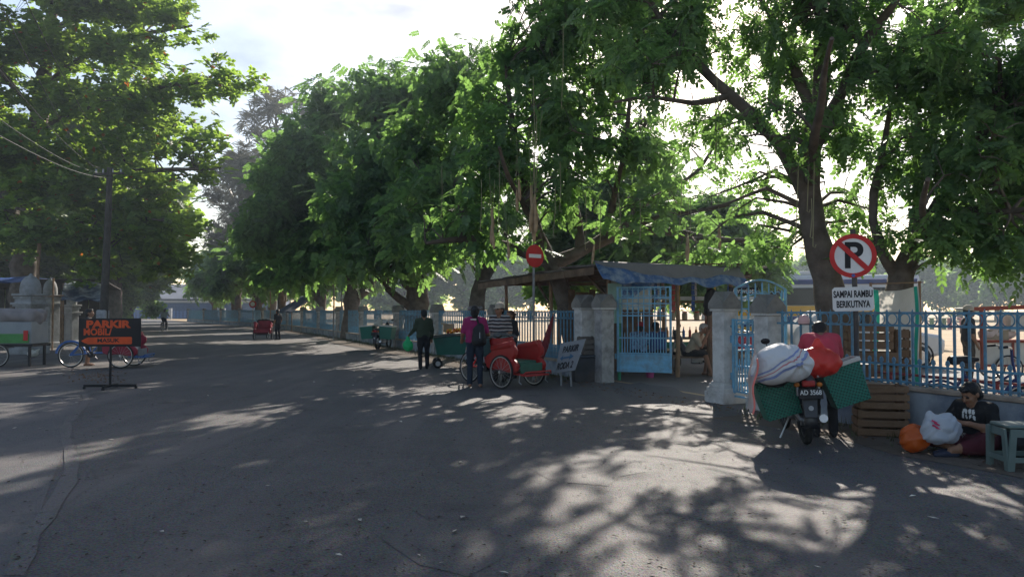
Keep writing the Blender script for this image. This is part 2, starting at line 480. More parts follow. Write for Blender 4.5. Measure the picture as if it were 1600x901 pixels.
# broken dark seam along the lane edge
b = MB(); L, Rr = [], []
for i in range(26):
    t = i / 25
    p = (1 - t) * np.array(G(128, 612)) + t * np.array(G(40, 901)) + (0.10 * math.sin(t * 11), 0, 0)
    w = 0.03 + 0.07 * abs(math.sin(i * 1.9)) + 0.05 * rng.random()
    L.append((p[0] - w * .4, p[1], 0.012)); Rr.append((p[0] + w, p[1], 0.012))
b.add(L + Rr, [(i, i + 26, i + 27, i + 1) for i in range(25)])
tag(b.build('road_seam', M_sealant, smooth=0), kind='structure')

# scattered dry leaves, chips and scraps on the asphalt: nobody could count them
def litter(n, region, size, z, name, label, cat, m, curl=0.3):
    v, f = [], []
    for i in range(n):
        x, y = region()
        s = size * (0.5 + rng.random()); a = rng.random() * 6.3
        c, si = math.cos(a), math.sin(a)
        q = np.array([(-s, 0, 0), (0, -s * .4, curl * s * rng.random()), (s, 0, curl * s * rng.random()), (0, s * .4, curl * s * rng.random())])
        q = q @ np.array([[c, si, 0], [-si, c, 0], [0, 0, 1]]) + (x, y, z)
        k = len(v); v += list(q); f.append((k, k + 1, k + 2, k + 3))
    o = MB().add(v, f).build(name, m, smooth=0)
    return tag(o, label, cat, kind='stuff')
def reg_road():
    while True:
        y = 4.2 + 13 * rng.random() ** 1.6; x = -0.75 * y + rng.random() * 1.45 * y
        if x < 9.58 - 0.45 * y - 0.3: return x, y
litter(2600, reg_road, 0.017, 0.014, 'dry_leaf_litter', 'small dark leaf chips scattered over the shaded asphalt', 'litter', mat('leaf_chip', (0.05, 0.038, 0.028), 0.9, 0.5, 20))
litter(45, reg_road, 0.035, 0.016, 'paper_scraps', 'small pale scraps scattered over the asphalt', 'litter', mat('scrap', (0.55, 0.50, 0.42), 0.8, 0.4, 3))
def reg_pile():
    p = G(150 + 45 * rng.normal() * .5, 590 + 6 * rng.normal())
    return p[0], p[1]
litter(160, reg_pile, 0.035, 0.016, 'leaf_sweepings', 'swept heap of dry leaves on the road behind the black parking sign', 'litter', mat('dry_leaf', (0.16, 0.09, 0.05), 0.9, 0.5, 6), 0.9)
def reg_edge():
    y = 8 + 26 * rng.random(); p = FL(y, -1.0 + 0.8 * rng.random()); return p[0], p[1]
litter(900, reg_edge, 0.03, 0.016, 'verge_leaf_litter', 'dry leaves gathered along the foot of the fence', 'litter', MATS['dry_leaf'], 0.6)

M_mend = asphalt('mended_asphalt', (0.052, 0.05, 0.052), (0.11, 0.103, 0.10), 0.5)
for k, (px, py, a, b2) in enumerate([(560, 640, 1.3, 2.1), (900, 720, .8, 1.0), (330, 560, 2.0, 2.6), (720, 830, .55, .8), (1010, 610, .9, 1.6)]):
    q = G(px, py); n_ = 14
    poly = [(q[0] + a * (1 + .25 * rng.normal()) * math.cos(t) * .8, q[1] + b2 * (1 + .2 * rng.normal()) * math.sin(t)) for t in np.arange(n_) * 2 * math.pi / n_]
    sheet('road_mend', poly, 0.0065 + .0003 * k, M_mend)
bw_, fw_ = [], []
for i in range(1500):
    y = 7 + 45 * rng.random() ** 1.5; p = FL(y, -.16 - .35 * rng.random() ** 2 - (.0 if rng.random() < .8 else .5))
    if 12.3 < y < 17: continue
    for j in range(3):
        a = rng.random() * 6.3; h = .05 + .14 * rng.random() ** 2; c, s_ = math.cos(a), math.sin(a); o = rng.normal(size=2) * .03; k = len(bw_)
        bw_ += [(p[0] + o[0] - .006 * s_, p[1] + o[1] + .006 * c, .008), (p[0] + o[0] + .006 * s_, p[1] + o[1] - .006 * c, .008), (p[0] + o[0] + c * h * .5, p[1] + o[1] + s_ * h * .5, h)]; fw_.append((k, k + 1, k + 2))
tag(MB().add(bw_, fw_).build('weeds', mat('weed', (.07, .09, .03), .8, .4, 6), smooth=0), 'sparse weeds growing along the foot of the fence wall', 'weeds', kind='stuff')
# ------------------------------------------------------------------ trees
def leaf_quads(L, w, fold=0.25, droop=0.0):
    return np.array([(0, 0, 0), (.32 * L, -w, fold * w), (.72 * L, -.8 * w, fold * w - droop * .5 * L), (L, 0, -droop * L),
                     (.72 * L, .8 * w, fold * w - droop * .5 * L), (.32 * L, w, fold * w)], float)
LQ = np.array([(0, 1, 2, 3), (0, 3, 4, 5)])

def spray_pinnate(L=0.12, w=0.03, pairs=4, length=0.34):
    out = []
    for i in range(pairs):
        x = length * (0.25 + 0.75 * i / pairs); z = -0.25 * x * x / length
        for s in (-1, 1):
            a = s * RAD(62 - 6 * i); t = rotm(s * 0.35, 0.25, a)
            out.append(leaf_quads(L * (0.85 + 0.06 * i), w) @ t.T + (x, 0, z))
    out.append(leaf_quads(L * 1.1, w * 1.1) @ rotm(0, 0.3, 0).T + (length, 0, -0.25 * length))
    return np.array(out)
def spray_rosette(L=0.2, w=0.055, n=8):
    out = []
    for i in range(n):
        a = 2 * math.pi * i / n + 0.3 * math.sin(i * 3)
        out.append(leaf_quads(L * (0.8 + 0.3 * ((i * 7) % 5) / 5), w, 0.2, 0.12) @ rotm(0, RAD(-18 + 26 * ((i * 3) % 4) / 4), a).T + (0.02 * math.cos(a), 0.02 * math.sin(a), 0))
    return np.array(out)
def spray_needle(n=12, L=0.5):
    out = []
    for i in range(n):
        q = leaf_quads(L * (0.6 + 0.5 * rng.random()), 0.007, 0, 0.25)
        out.append(q @ rotm(0, rng.normal() * .35 - 0.2, rng.normal() * 0.7).T)
    return np.array(out)

def rand_rot(n, pitch_mean, pitch_sd, roll_sd):
    yaw = rng.random(n) * 2 * math.pi; pt = pitch_mean + rng.normal(size=n) * pitch_sd; ro = rng.normal(size=n) * roll_sd
    cy, sy, cp, sp, cr, sr = np.cos(yaw), np.sin(yaw), np.cos(pt), np.sin(pt), np.cos(ro), np.sin(ro)
    R = np.empty((n, 3, 3))
    R[:, 0, 0] = cy * cp; R[:, 0, 1] = cy * sp * sr - sy * cr; R[:, 0, 2] = cy * sp * cr + sy * sr
    R[:, 1, 0] = sy * cp; R[:, 1, 1] = sy * sp * sr + cy * cr; R[:, 1, 2] = sy * sp * cr - cy * sr
    R[:, 2, 0] = -sp; R[:, 2, 1] = cp * sr; R[:, 2, 2] = cp * cr
    return R

def leaves_mesh(name, pts, spray, per, m, spread, pitch=(0.35, 0.5), roll=0.5, size=(0.75, 1.2)):
    P = np.repeat(pts, per, 0); n = len(P)
    P = P + rng.normal(size=(n, 3)) * spread
    R = rand_rot(n, pitch[0], pitch[1], roll); S = size[0] + (size[1] - size[0]) * rng.random(n)
    V = np.einsum('nij,lkj->nlki', R, spray) * S[:, None, None, None] + P[:, None, None, :]
    nl = n * len(spray); V = V.reshape(-1, 3)
    Q = (LQ[None] + 6 * np.arange(nl)[:, None, None]).reshape(-1)
    me = bpy.data.meshes.new(name)
    me.vertices.add(len(V)); me.vertices.foreach_set('co', V.astype(np.float32).ravel())
    me.loops.add(len(Q)); me.loops.foreach_set('vertex_index', Q.astype(np.int32))
    me.polygons.add(len(Q) // 4); me.polygons.foreach_set('loop_start', np.arange(0, len(Q), 4, dtype=np.int32))
    me.polygons.foreach_set('loop_total', np.full(len(Q) // 4, 4, np.int32))
    me.materials.append(m); me.update()
    me.shade_smooth()
    return me

M_bark = mat('bark', (0.10, 0.078, 0.062), 0.95, 0.4, 5, 0.9, 14, dirt=(0.17, 0.15, 0.13), dirt_amt=0.5, dirt_scale=3)
M_twig = M_bark

def make_tree(name, label, base, limbs, blobs, spray, per, leafm, n_per_m3, seed, spread=0.12, pitch=(0.35, 0.5), roll=0.5, twigs=True,
              group=None, size=(0.55, 1.2), droop=0.25, nmax=6000, zmin=2.2, shell=2.2, holes=0.0, hole_size=1.7):
    """limbs: polylines of (x,y,z,r) in world space, the first starts at the base; blobs: (centre, radii[, density])"""
    global rng
    keep = rng; rng = np.random.default_rng(seed)
    base = np.asarray(base, float)
    t = thing(name, label, 'tree', base, 0, group)
    mb = MB(); nodes = []; nr = []
    for li in limbs:
        li = np.asarray(li, float)
        pts = [li[0]]
        for a, b in zip(li[:-1], li[1:]):                      # densify with a slight wander
            k = max(1, int(np.linalg.norm(b[:3] - a[:3]) / 0.35))
            for i in range(1, k + 1):
                q = a + (b - a) * i / k
                if i < k: q[:3] += rng.normal(size=3) * 0.035
                pts.append(q)
        pts = np.array(pts)
        # smooth
        sm = pts.copy()
        if len(pts) > 4: sm[1:-1, :3] = (pts[:-2, :3] + 2 * pts[1:-1, :3] + pts[2:, :3]) / 4
        rr = sm[:, 3] * (1 + 0.10 * rng.normal(size=len(sm)))
        mb.tube([q[:3] - base for q in sm], rr.tolist(), 9)
        nodes += [q[:3] for q in sm]; nr += sm[:, 3].tolist()
    nodes = np.array(nodes); nr = np.array(nr)
    nodes0, nr0 = nodes[nodes[:, 2] > 1.8], nr[nodes[:, 2] > 1.8]
    allp = []; bn, br = [nodes0], [nr0]
    for bl in blobs:
        c, r = np.asarray(bl[0], float), np.asarray(bl[1], float); dens = bl[2] if len(bl) > 2 else 1.0
        vol = 4.19 * r.prod(); n = int(min(nmax, vol * n_per_m3 * dens))
        d = rng.normal(size=(n, 3)); d /= np.linalg.norm(d, axis=1)[:, None]
        d *= (rng.random(n) ** (1 / shell))[:, None]
        # lumpy clumps: pull points towards random sub-centres so that gaps open up
        k = max(5, n // 26); cs = rng.normal(size=(k, 3)); cs /= np.linalg.norm(cs, axis=1)[:, None]; cs *= (rng.random(k) ** (1 / shell))[:, None]
        ii = rng.integers(0, k, n)
        d = d * 0.58 + cs[ii] * 0.60
        p = c + d * r
        if holes > 0:                       # airy gaps between the boughs
            f = 2 * math.pi / hole_size
            h = np.sin(f * p[:, 0] + 1.3 * np.sin(f * .6 * p[:, 2]) + seed) + np.sin(f * .9 * p[:, 1] + 1.1 * np.sin(f * .7 * p[:, 0])) + np.sin(f * 1.1 * p[:, 2] + 1.2 * np.sin(f * .5 * p[:, 1]) + 2 * seed)
            p = p[(h > np.quantile(h, holes) - .35 * rng.random(len(h))) if len(h) > 8 else slice(None)]
        allp.append(p[p[:, 2] > zmin])
        # boughs from the nearest limb to each sub-centre
        for q in (c + cs * r * 0.8)[: max(4, k // 2)]:
            if q[2] < zmin: continue
            j = np.argmin(np.linalg.norm(nodes0 - q, axis=1) - 0.6 * (nodes0[:, 2] < q[2]))
            a = nodes0[j]; L = np.linalg.norm(q - a)
            if L < 0.2: continue
            m1 = a + (q - a) * 0.35 + (0, 0, 0.12 * L) + rng.normal(size=3) * 0.06 * L
            m2 = a + (q - a) * 0.7 + (0, 0, 0.10 * L) + rng.normal(size=3) * 0.06 * L
            r0 = min(nr0[j] * 0.6, 0.018 + 0.014 * L)
            mb.tube([a - base, m1 - base, m2 - base, q - base], [r0, r0 * .75, r0 * .5, r0 * .2], 5, False)
            bn.append(np.array([m1, m2, q, (m1 + m2) / 2, (m2 + q) / 2])); br.append(np.full(5, r0 * .4))
    pts = np.concatenate(allp)
    if twigs:
        N = np.concatenate(bn)
        for p in pts[:: (1 if len(pts) < 1500 else 2)]:
            j = np.argmin(((N - p) ** 2).sum(1)); a = N[j]; L = np.linalg.norm(p - a)
            if 0.15 < L < 2.2:
                mb.tube([a - base, (a + p) / 2 + (0, 0, .08 * L) - base, p - base], [0.012, 0.008, 0.004], 3, False)
    o = mb.build('trunk', M_bark, t, smooth=60)
    me = leaves_mesh('crown', pts - base, spray, per, leafm, spread, pitch, roll, size)
    c = bpy.data.objects.new('crown', me); COL.objects.link(c); c.parent = t
    rng = keep
    t['npts'] = len(pts); del t['npts']
    return t

def bl(px, py, Y, rx, ry, rY, dens=1.0):
    k = Y / FPX
    return (W(px, py, Y), (rx * k, rY, ry * k), dens)
def limb(Y0, pts):
    """pts: (px, py, dY, radius)"""
    return [(*W(px, py, Y0 + dy), r) for px, py, dy, r in pts]
def rooted(Y0, px, pts, r0):
    p = W(px, 500, Y0); return [(p[0], Y0, -0.05, r0 * 1.35), (p[0], Y0, 0.35, r0 * 1.05)] + limb(Y0, pts)

LM_sausage = leaf_mat('leaf_sausage_tree', (0.052, 0.105, 0.050), (0.100, 0.165, 0.075), (0.25, 0.46, 0.10))
LM_ketapang = leaf_mat('leaf_almond_tree', (0.052, 0.105, 0.040), (0.105, 0.165, 0.058), (0.40, 0.60, 0.08), accent=(0.42, 0.13, 0.02), accent_amt=0.012)
LM_far = leaf_mat('leaf_far', (0.06, 0.115, 0.045), (0.11, 0.17, 0.07), (0.40, 0.62, 0.16), gloss=.1)
LM_needle = leaf_mat('needle', (0.17, 0.165, 0.13), (0.26, 0.25, 0.20), (0.32, 0.31, 0.22), gloss=.1)
SP_near = spray_pinnate(0.115, 0.029, 4, 0.32)
SP_mid = spray_pinnate(0.18, 0.05, 4, 0.44)
SP_ros = spray_rosette(0.22, 0.062, 8)
SP_rosfar = spray_rosette(0.36, 0.12, 6)

# T1: tall tree right behind the fence by the no-parking sign
Y = 12.6
T1 = make_tree('sausage_tree', 'tall leaning tree behind the fence beside the no parking sign', (W(1312, 500, Y)[0], Y, 0),
    [rooted(Y, 1312, [(1300, 470, 0, .25), (1283, 400, 0, .225), (1266, 330, 0, .21), (1263, 260, 0, .19), (1275, 180, .1, .16), (1288, 110, .2, .13), (1280, 20, .3, .10), (1268, -110, .4, .05)], .27),
     limb(Y, [(1264, 310, 0, .15), (1225, 225, .1, .125), (1185, 185, .2, .11), (1140, 150, .3, .10), (1085, 95, .6, .08), (1030, 30, .9, .05), (985, -60, 1.2, .03)]),
     limb(Y, [(1265, 240, 0, .13), (1300, 180, -.2, .12), (1318, 140, -.3, .10), (1345, 70, -.6, .08), (1400, 10, -1.0, .06), (1440, -90, -1.4, .03)]),
     limb(Y, [(1275, 190, 0, .10), (1245, 120, .4, .085), (1215, 50, .9, .065), (1170, -40, 1.4, .04)]),
     limb(Y, [(1140, 150, .3, .055), (1080, 165, .2, .05), (1020, 150, .0, .04), (960, 160, -.3, .02)]),
     limb(Y, [(1264, 290, 0, .08), (1270, 235, -1.0, .07), (1285, 150, -2.2, .05), (1300, 60, -3.2, .03)]),
     limb(Y, [(1185, 190, .2, .06), (1150, 180, 1.0, .055), (1100, 190, 2.0, .04), (1060, 200, 3.0, .02)])],
    [bl(1110, 50, 13.4, 130, 85, 1.3), bl(1010, 110, 13.0, 95, 85, 1.2, .8), bl(1290, 30, 12.4, 130, 95, 1.5), bl(1150, -110, 14, 260, 90, 2.2, .35), bl(1390, 110, 12.2, 100, 90, 1.2),
     bl(1215, 110, 13.4, 80, 60, 1.2, .7), bl(1185, 285, 13.4, 70, 60, .9, .3), bl(1320, 250, 12.6, 70, 80, .9, .9), bl(1240, 340, 13.5, 60, 45, .8, .4), bl(1330, -150, 12, 260, 110, 2.6, .35),
     bl(1090, 180, 14.5, 90, 60, 1.1, .5), bl(960, 30, 14, 90, 70, 1.2, .7), bl(1190, 380, 14.2, 90, 35, .8, .5), bl(1270, 150, 11.6, 110, 90, .8, .5), bl(1180, 230, 12.0, 110, 60, .8, .4), bl(1330, 330, 13.4, 70, 60, .8, .6), bl(1100, 330, 14.0, 60, 60, .9, .12)],
    SP_near, 5, LM_sausage, 21, 21, holes=.38, hole_size=1.5, spread=0.15, nmax=2200)

Y = 11.9
T2 = make_tree('sausage_tree', 'dense dark tree whose low boughs hang over the fence above the white sheet', (W(1408, 500, Y)[0], Y, 0),
    [rooted(Y, 1408, [(1405, 470, 0, .21), (1402, 432, 0, .19), (1425, 385, 0, .15), (1462, 330, -.1, .13), (1495, 280, -.2, .11), (1540, 200, -.3, .09), (1590, 110, -.4, .06), (1640, 0, -.5, .03)], .22),
     limb(Y, [(1400, 430, 0, .10), (1375, 400, 0, .085), (1360, 340, .1, .07), (1380, 260, .2, .055), (1390, 170, .3, .03)]),
     limb(Y, [(1425, 385, 0, .09), (1430, 330, .2, .08), (1455, 240, .4, .07), (1450, 140, .6, .05), (1460, 20, .8, .03)]),
     limb(Y, [(1462, 330, -.1, .08), (1520, 330, -.6, .07), (1580, 330, -1.2, .05), (1650, 320, -1.8, .03)]),
     limb(Y, [(1440, 365, 0, .06), (1440, 330, -1.2, .05), (1450, 280, -2.3, .03)])],
    [bl(1490, 130, 12, 115, 105, 1.4), bl(1575, 250, 11.4, 110, 110, 1.3, 1.1), bl(1420, 260, 12, 80, 80, 1.0, .8), bl(1480, 350, 11.2, 115, 55, 1.0, 1.0), bl(1560, -40, 12, 170, 90, 1.8, .6),
     bl(1375, 370, 11.9, 55, 45, .6, .9), bl(1570, 370, 10.8, 90, 50, .9, 1.0), bl(1690, 150, 11, 130, 200, 1.6, .7), bl(1520, 240, 10.6, 90, 80, .9, .7), bl(1620, 395, 10.4, 80, 30, .7, .9),
     bl(1450, 60, 10.6, 120, 70, 1.0, .6)],
    SP_near, 5, LM_sausage, 27, 22, holes=.25, hole_size=1.4, spread=0.15, nmax=2200)

Y = 19.6
T3 = make_tree('sausage_tree', 'wide spreading tree growing through the stall roof', (W(895, 500, Y)[0], Y, 0),
    [rooted(Y, 895, [(890, 478, 0, .24), (872, 440, 0, .24), (862, 412, 0, .25), (845, 385, 0, .18), (832, 340, 0, .15), (812, 270, .2, .12), (800, 180, .4, .08), (790, 90, .6, .04)], .25),
     limb(Y, [(862, 412, 0, .2), (900, 398, 0, .19), (940, 375, 0, .17), (985, 358, -.2, .14), (1040, 360, -.5, .11), (1100, 372, -.9, .08), (1170, 375, -1.3, .045)]),
     limb(Y, [(855, 410, 0, .17), (820, 395, -.1, .15), (775, 378, -.3, .12), (720, 372, -.6, .09), (665, 380, -1.0, .05)]),
     limb(Y, [(905, 398, 0, .12), (905, 350, .2, .11), (892, 300, .4, .10), (880, 250, .7, .08), (905, 170, 1.0, .06), (930, 80, 1.2, .03)]),
     limb(Y, [(960, 368, 0, .10), (1000, 320, .2, .09), (1040, 300, .3, .07), (1090, 270, .6, .05), (1120, 220, .8, .03)]),
     limb(Y, [(985, 358, -.2, .08), (1030, 338, -.6, .07), (1085, 330, -1.0, .055), (1140, 320, -1.4, .03)]),
     limb(Y, [(940, 375, 0, .09), (960, 310, -.6, .08), (975, 240, -1.2, .06), (985, 150, -1.8, .04)]),
     limb(Y, [(845, 385, 0, .09), (830, 340, -1.2, .08), (800, 290, -2.4, .05), (780, 230, -3.3, .03)])],
    [bl(805, 240, 19.2, 90, 85, 1.8), bl(895, 170, 19.6, 105, 95, 2.0), bl(985, 230, 19.2, 95, 80, 1.8, .9), bl(860, 70, 20, 110, 85, 2.2), bl(975, 90, 19.4, 100, 80, 2.0, .8),
     bl(1030, 310, 18.6, 85, 40, 1.2, .5), bl(735, 320, 19.3, 75, 55, 1.6), bl(880, 300, 18.2, 90, 40, 1.2, .8), bl(1090, 250, 19.6, 70, 70, 1.4, .2), bl(1130, 385, 18.6, 90, 28, 1.0, .7),
     bl(760, 170, 20.4, 60, 70, 1.6, .9), bl(900, -70, 20, 170, 80, 3), bl(790, 110, 20.6, 60, 50, 1.5, .8), bl(1000, -40, 19, 140, 80, 2.5, .45), bl(690, 345, 19.0, 50, 35, 1.0, .8), bl(800, 370, 18.6, 90, 28, 1.2, .6), bl(960, 350, 18.2, 80, 40, 1.0, .45), bl(1060, 400, 18.2, 80, 18, .8, .7), bl(900, 240, 17.6, 80, 60, 1.0, .5)],
    spray_pinnate(0.15, 0.042, 4, 0.38), 5, LM_sausage, 12, 23, holes=.50, hole_size=2.0, spread=0.2, nmax=2200)

Y = 26.5
T4 = make_tree('sausage_tree', 'tree with a bent leaning trunk behind the man in the striped shirt', (W(742, 500, Y)[0], Y, 0),
    [rooted(Y, 742, [(745, 472, 0, .30), (752, 440, 0, .27), (768, 405, 0, .24), (775, 380, 0, .2), (765, 320, 0, .16), (745, 250, 0, .12), (725, 180, .3, .08), (700, 110, .5, .04)], .34),
     limb(Y, [(772, 395, 0, .13), (790, 375, .3, .11), (800, 330, .6, .09), (790, 260, 1, .05)]),
     limb(Y, [(770, 370, 0, .12), (725, 350, -.3, .1), (690, 320, -.6, .07), (660, 270, -1, .04)])],
    [bl(720, 170, 26.5, 80, 75, 2.6), bl(685, 115, 27, 50, 42, 1.8, .9), bl(745, 250, 26.5, 85, 65, 2.6), bl(690, 310, 25.6, 80, 60, 2.4), bl(745, 95, 27, 50, 40, 1.8, .8), bl(650, 230, 26.5, 70, 70, 2.4), bl(790, 330, 25.5, 60, 45, 1.8), bl(700, 385, 25, 80, 32, 2.0, .8), bl(640, 350, 25.5, 70, 50, 2.2)],
    SP_mid, 5, LM_sausage, 7, 24, holes=.3, hole_size=2.6, spread=0.32, nmax=1500)

Y = 33.0
T5 = make_tree('sausage_tree', 'thick trunked old tree forking low behind the fence', (W(652, 500, Y)[0], Y, 0),
    [rooted(Y, 652, [(652, 475, 0, .52), (650, 445, 0, .48), (655, 415, 0, .36), (672, 370, 0, .28), (680, 300, 0, .2), (670, 220, .3, .1), (660, 140, .5, .05)], .58),
     limb(Y, [(648, 455, 0, .28), (628, 425, 0, .26), (618, 385, 0, .2), (600, 320, 0, .15), (590, 230, .2, .08), (585, 160, .3, .04)]),
     limb(Y, [(640, 478, -.2, .2), (618, 462, -.5, .17), (605, 450, -.8, .12)]),
     limb(Y, [(658, 420, 0, .2), (700, 390, -.4, .16), (730, 360, -.8, .1), (740, 310, -1.2, .05)])],
    [bl(615, 240, 33, 85, 80, 3.4), bl(585, 170, 34, 60, 50, 2.6), bl(650, 330, 32, 90, 60, 3.0), bl(570, 330, 33, 70, 65, 3.0), bl(640, 150, 34, 60, 50, 2.8), bl(690, 260, 33, 60, 70, 3.0), bl(610, 395, 31, 50, 30, 1.8, .8), bl(560, 400, 31, 70, 30, 2.4, .8), bl(690, 400, 31.5, 60, 25, 2.0, .7)],
    SP_mid, 6, LM_sausage, 4.4, 25, holes=.2, hole_size=3, spread=0.4, nmax=1500, size=(.9, 1.4))

Y = 41.5
T6 = make_tree('sausage_tree', 'forked tree behind the fence with hanging foliage between two thin poles', (W(548, 500, Y)[0], Y, 0),
    [rooted(Y, 548, [(550, 470, 0, .42), (548, 440, 0, .40), (545, 400, 0, .3), (530, 340, 0, .22), (520, 260, 0, .15), (530, 180, 0, .06)], .45),
     limb(Y, [(553, 470, 0, .26), (575, 450, 0, .24), (590, 420, -.3, .17), (600, 370, -.5, .1), (590, 310, -.6, .05)]),
     limb(Y, [(545, 420, 0, .2), (505, 380, -.4, .16), (470, 330, -.8, .08)])],
    [bl(505, 260, 41.5, 85, 75, 4), bl(540, 170, 42, 60, 42, 3), bl(470, 330, 41, 75, 60, 4), bl(560, 330, 40, 70, 70, 3.5), bl(440, 270, 43, 50, 40, 3), bl(520, 390, 39.5, 80, 35, 3, .8), bl(430, 370, 41, 70, 45, 3.5, .9), bl(480, 425, 39, 60, 18, 2.5, .7)],
    SP_mid, 6, LM_sausage, 3.0, 26, holes=.2, hole_size=3, spread=0.36, nmax=1400, size=(1.1, 1.7))

# a shared broad tree for the rest of the row
GB = np.array([0.0, 0.0, 0.0])
def g(x, y, z, r): return (x, y, z, r)
T7 = make_tree('sausage_tree', 'tree', GB,
    [[g(0, 0, -.05, .5), g(0, 0, .5, .4), g(.1, .1, 2, .35), g(.2, 0, 3.6, .26), g(.3, .3, 6, .15), g(.2, .2, 9, .05)],
     [g(.1, .1, 2, .24), g(-1, .3, 3.2, .2), g(-2.2, .2, 5, .14), g(-3, 0, 7, .06)], [g(.15, 0, 2.6, .2), g(1.2, -.5, 3.8, .17), g(2.4, -.8, 5.2, .1), g(3.6, -1, 6.5, .05)],
     [g(.2, 0, 3.4, .15), g(.3, 1.5, 5, .1), g(.5, 2.8, 6.5, .05)], [g(.2, 0, 3.2, .15), g(.1, -1.5, 4.6, .1), g(-.4, -2.8, 6, .05)]],
    [((0, 0, 8.2), (2.6, 2.6, 1.9)), ((-2.6, .3, 6.3), (2.2, 2.4, 1.7)), ((2.8, -.6, 6.2), (2.3, 2.4, 1.7)), ((.3, 2.4, 5.8), (2.4, 2, 1.8)), ((-.2, -2.5, 5.4), (2.6, 2, 1.8)), ((3.4, .6, 4.2), (1.6, 1.6, 1.2), .8), ((-3.2, -.4, 4.2), (1.6, 1.8, 1.3), .8), ((0, -2.4, 3.8), (2, 1.4, .9), .6)],
    SP_mid, 6, LM_sausage, 4.2, 27, spread=0.34, nmax=900, size=(1.2, 1.9))
for px, Y, rz, s, lab in [(1110, 31, .6, .66, 'sunlit tree standing in the yard behind the stall roof'), (985, 34, 2.4, .85, 'tree across the yard seen over the stall roof'), 
                          (975, 27, 3.1, .70, 'small tree inside the yard close behind the wide spreading tree')]:
    dup_thing(T7, (W(px, 500, Y)[0], Y, 0), rz, lab, scale=s)
p = W(487, 500, 54); T7.location = (p[0] + .6, 54, 0); T7.rotation_euler = (0, 0, .4); T7.scale = (1.0, 1.0, 1.05)
T7['label'] = 'tree rising behind the sloping dark blue tarp at the fence'
for px, Y, rz, s, lab in [(442, 65, 2.0, 1.05, 'tree with several thin trunks behind the red pedicab far down the road'), (405, 78, 3.4, 1.05, 'tree at the fence beside the small round red sign'),
                          (365, 93, 4.9, 1.05, 'tree at the fence where the road nears the blue building'), (335, 112, 1.2, 1.1, 'farthest tree of the row beside the blue building')]:
    dup_thing(T7, (W(px, 500, Y)[0], Y, 0), rz, lab, scale=s)

# left side: almond trees with flat tiers
Y = 33.0
def tier(px, py, Y, rx, ry, rY, d=1.0): return bl(px, py, Y, rx, ry * 1.25, rY, d)
L1 = make_tree('almond_tree', 'huge almond tree with flat tiers of leaves above the old gate pillars', (W(38, 500, Y)[0], Y, 0),
    [rooted(Y, 38, [(36, 440, 0, .5), (40, 360, 0, .46), (48, 270, 0, .40), (60, 180, 0, .33), (75, 80, 0, .26), (90, -40, 0, .18), (100, -140, 0, .08)], .6),
     limb(Y, [(45, 300, 0, .2), (120, 285, -1, .17), (200, 268, -2, .12), (290, 265, -3, .07), (345, 262, -3.4, .03)]),
     limb(Y, [(55, 210, 0, .2), (130, 170, -1, .16), (220, 140, -2, .12), (310, 128, -3, .08), (390, 135, -3.8, .03)]),
     limb(Y, [(65, 140, 0, .16), (130, 90, -1, .13), (210, 55, -2, .09), (300, 40, -2.6, .04)]),
     limb(Y, [(42, 350, 0, .18), (110, 345, -1.4, .15), (190, 340, -2.6, .09), (260, 345, -3.5, .04)]),
     limb(Y, [(48, 280, 0, .16), (-30, 230, -1, .12), (-120, 200, -2, .06)]), limb(Y, [(60, 180, 0, .14), (0, 110, -1.4, .1), (-60, 60, -2.5, .05)]),
     limb(Y, [(80, 50, 0, .14), (160, 0, -1, .1), (250, -30, -2, .05)]), limb(Y, [(42, 340, 0, .14), (20, 330, -2.5, .1), (0, 320, -4.5, .05)])],
    [tier(160, 12, 31.5, 130, 26, 3), tier(270, 35, 30.5, 55, 18, 2), tier(60, 70, 32, 110, 30, 3.5), tier(190, 85, 31, 95, 22, 3), tier(245, 130, 30.6, 100, 19, 2.6), tier(345, 128, 29.6, 60, 17, 1.7), tier(385, 140, 29.2, 30, 9, 1.0),
     tier(110, 155, 31.5, 110, 28, 3.2), tier(215, 185, 31, 90, 20, 2.8), tier(285, 230, 30.2, 75, 18, 2.4), tier(150, 240, 31, 120, 26, 3), tier(20, 240, 31, 90, 40, 3), tier(320, 262, 30, 40, 14, 1.6), tier(90, 300, 30.5, 120, 26, 3),
     tier(215, 305, 30.5, 95, 26, 2.8), tier(120, 360, 30, 110, 28, 2.8), tier(245, 365, 31, 80, 28, 2.6), tier(20, 350, 29.5, 70, 26, 2.6), tier(-70, 120, 31, 90, 90, 3), tier(90, -60, 32, 200, 50, 4, .8), tier(260, 405, 31.5, 70, 18, 2, .8), tier(150, 415, 29.8, 70, 16, 2, .7),
     tier(340, 215, 31, 30, 14, 1.6, .8)],
    SP_ros, 4, LM_ketapang, 7.5, 31, holes=.42, hole_size=1.9, spread=0.26, pitch=(0.0, 0.5), roll=0.5, size=(.85, 1.35), nmax=900, shell=2.6)
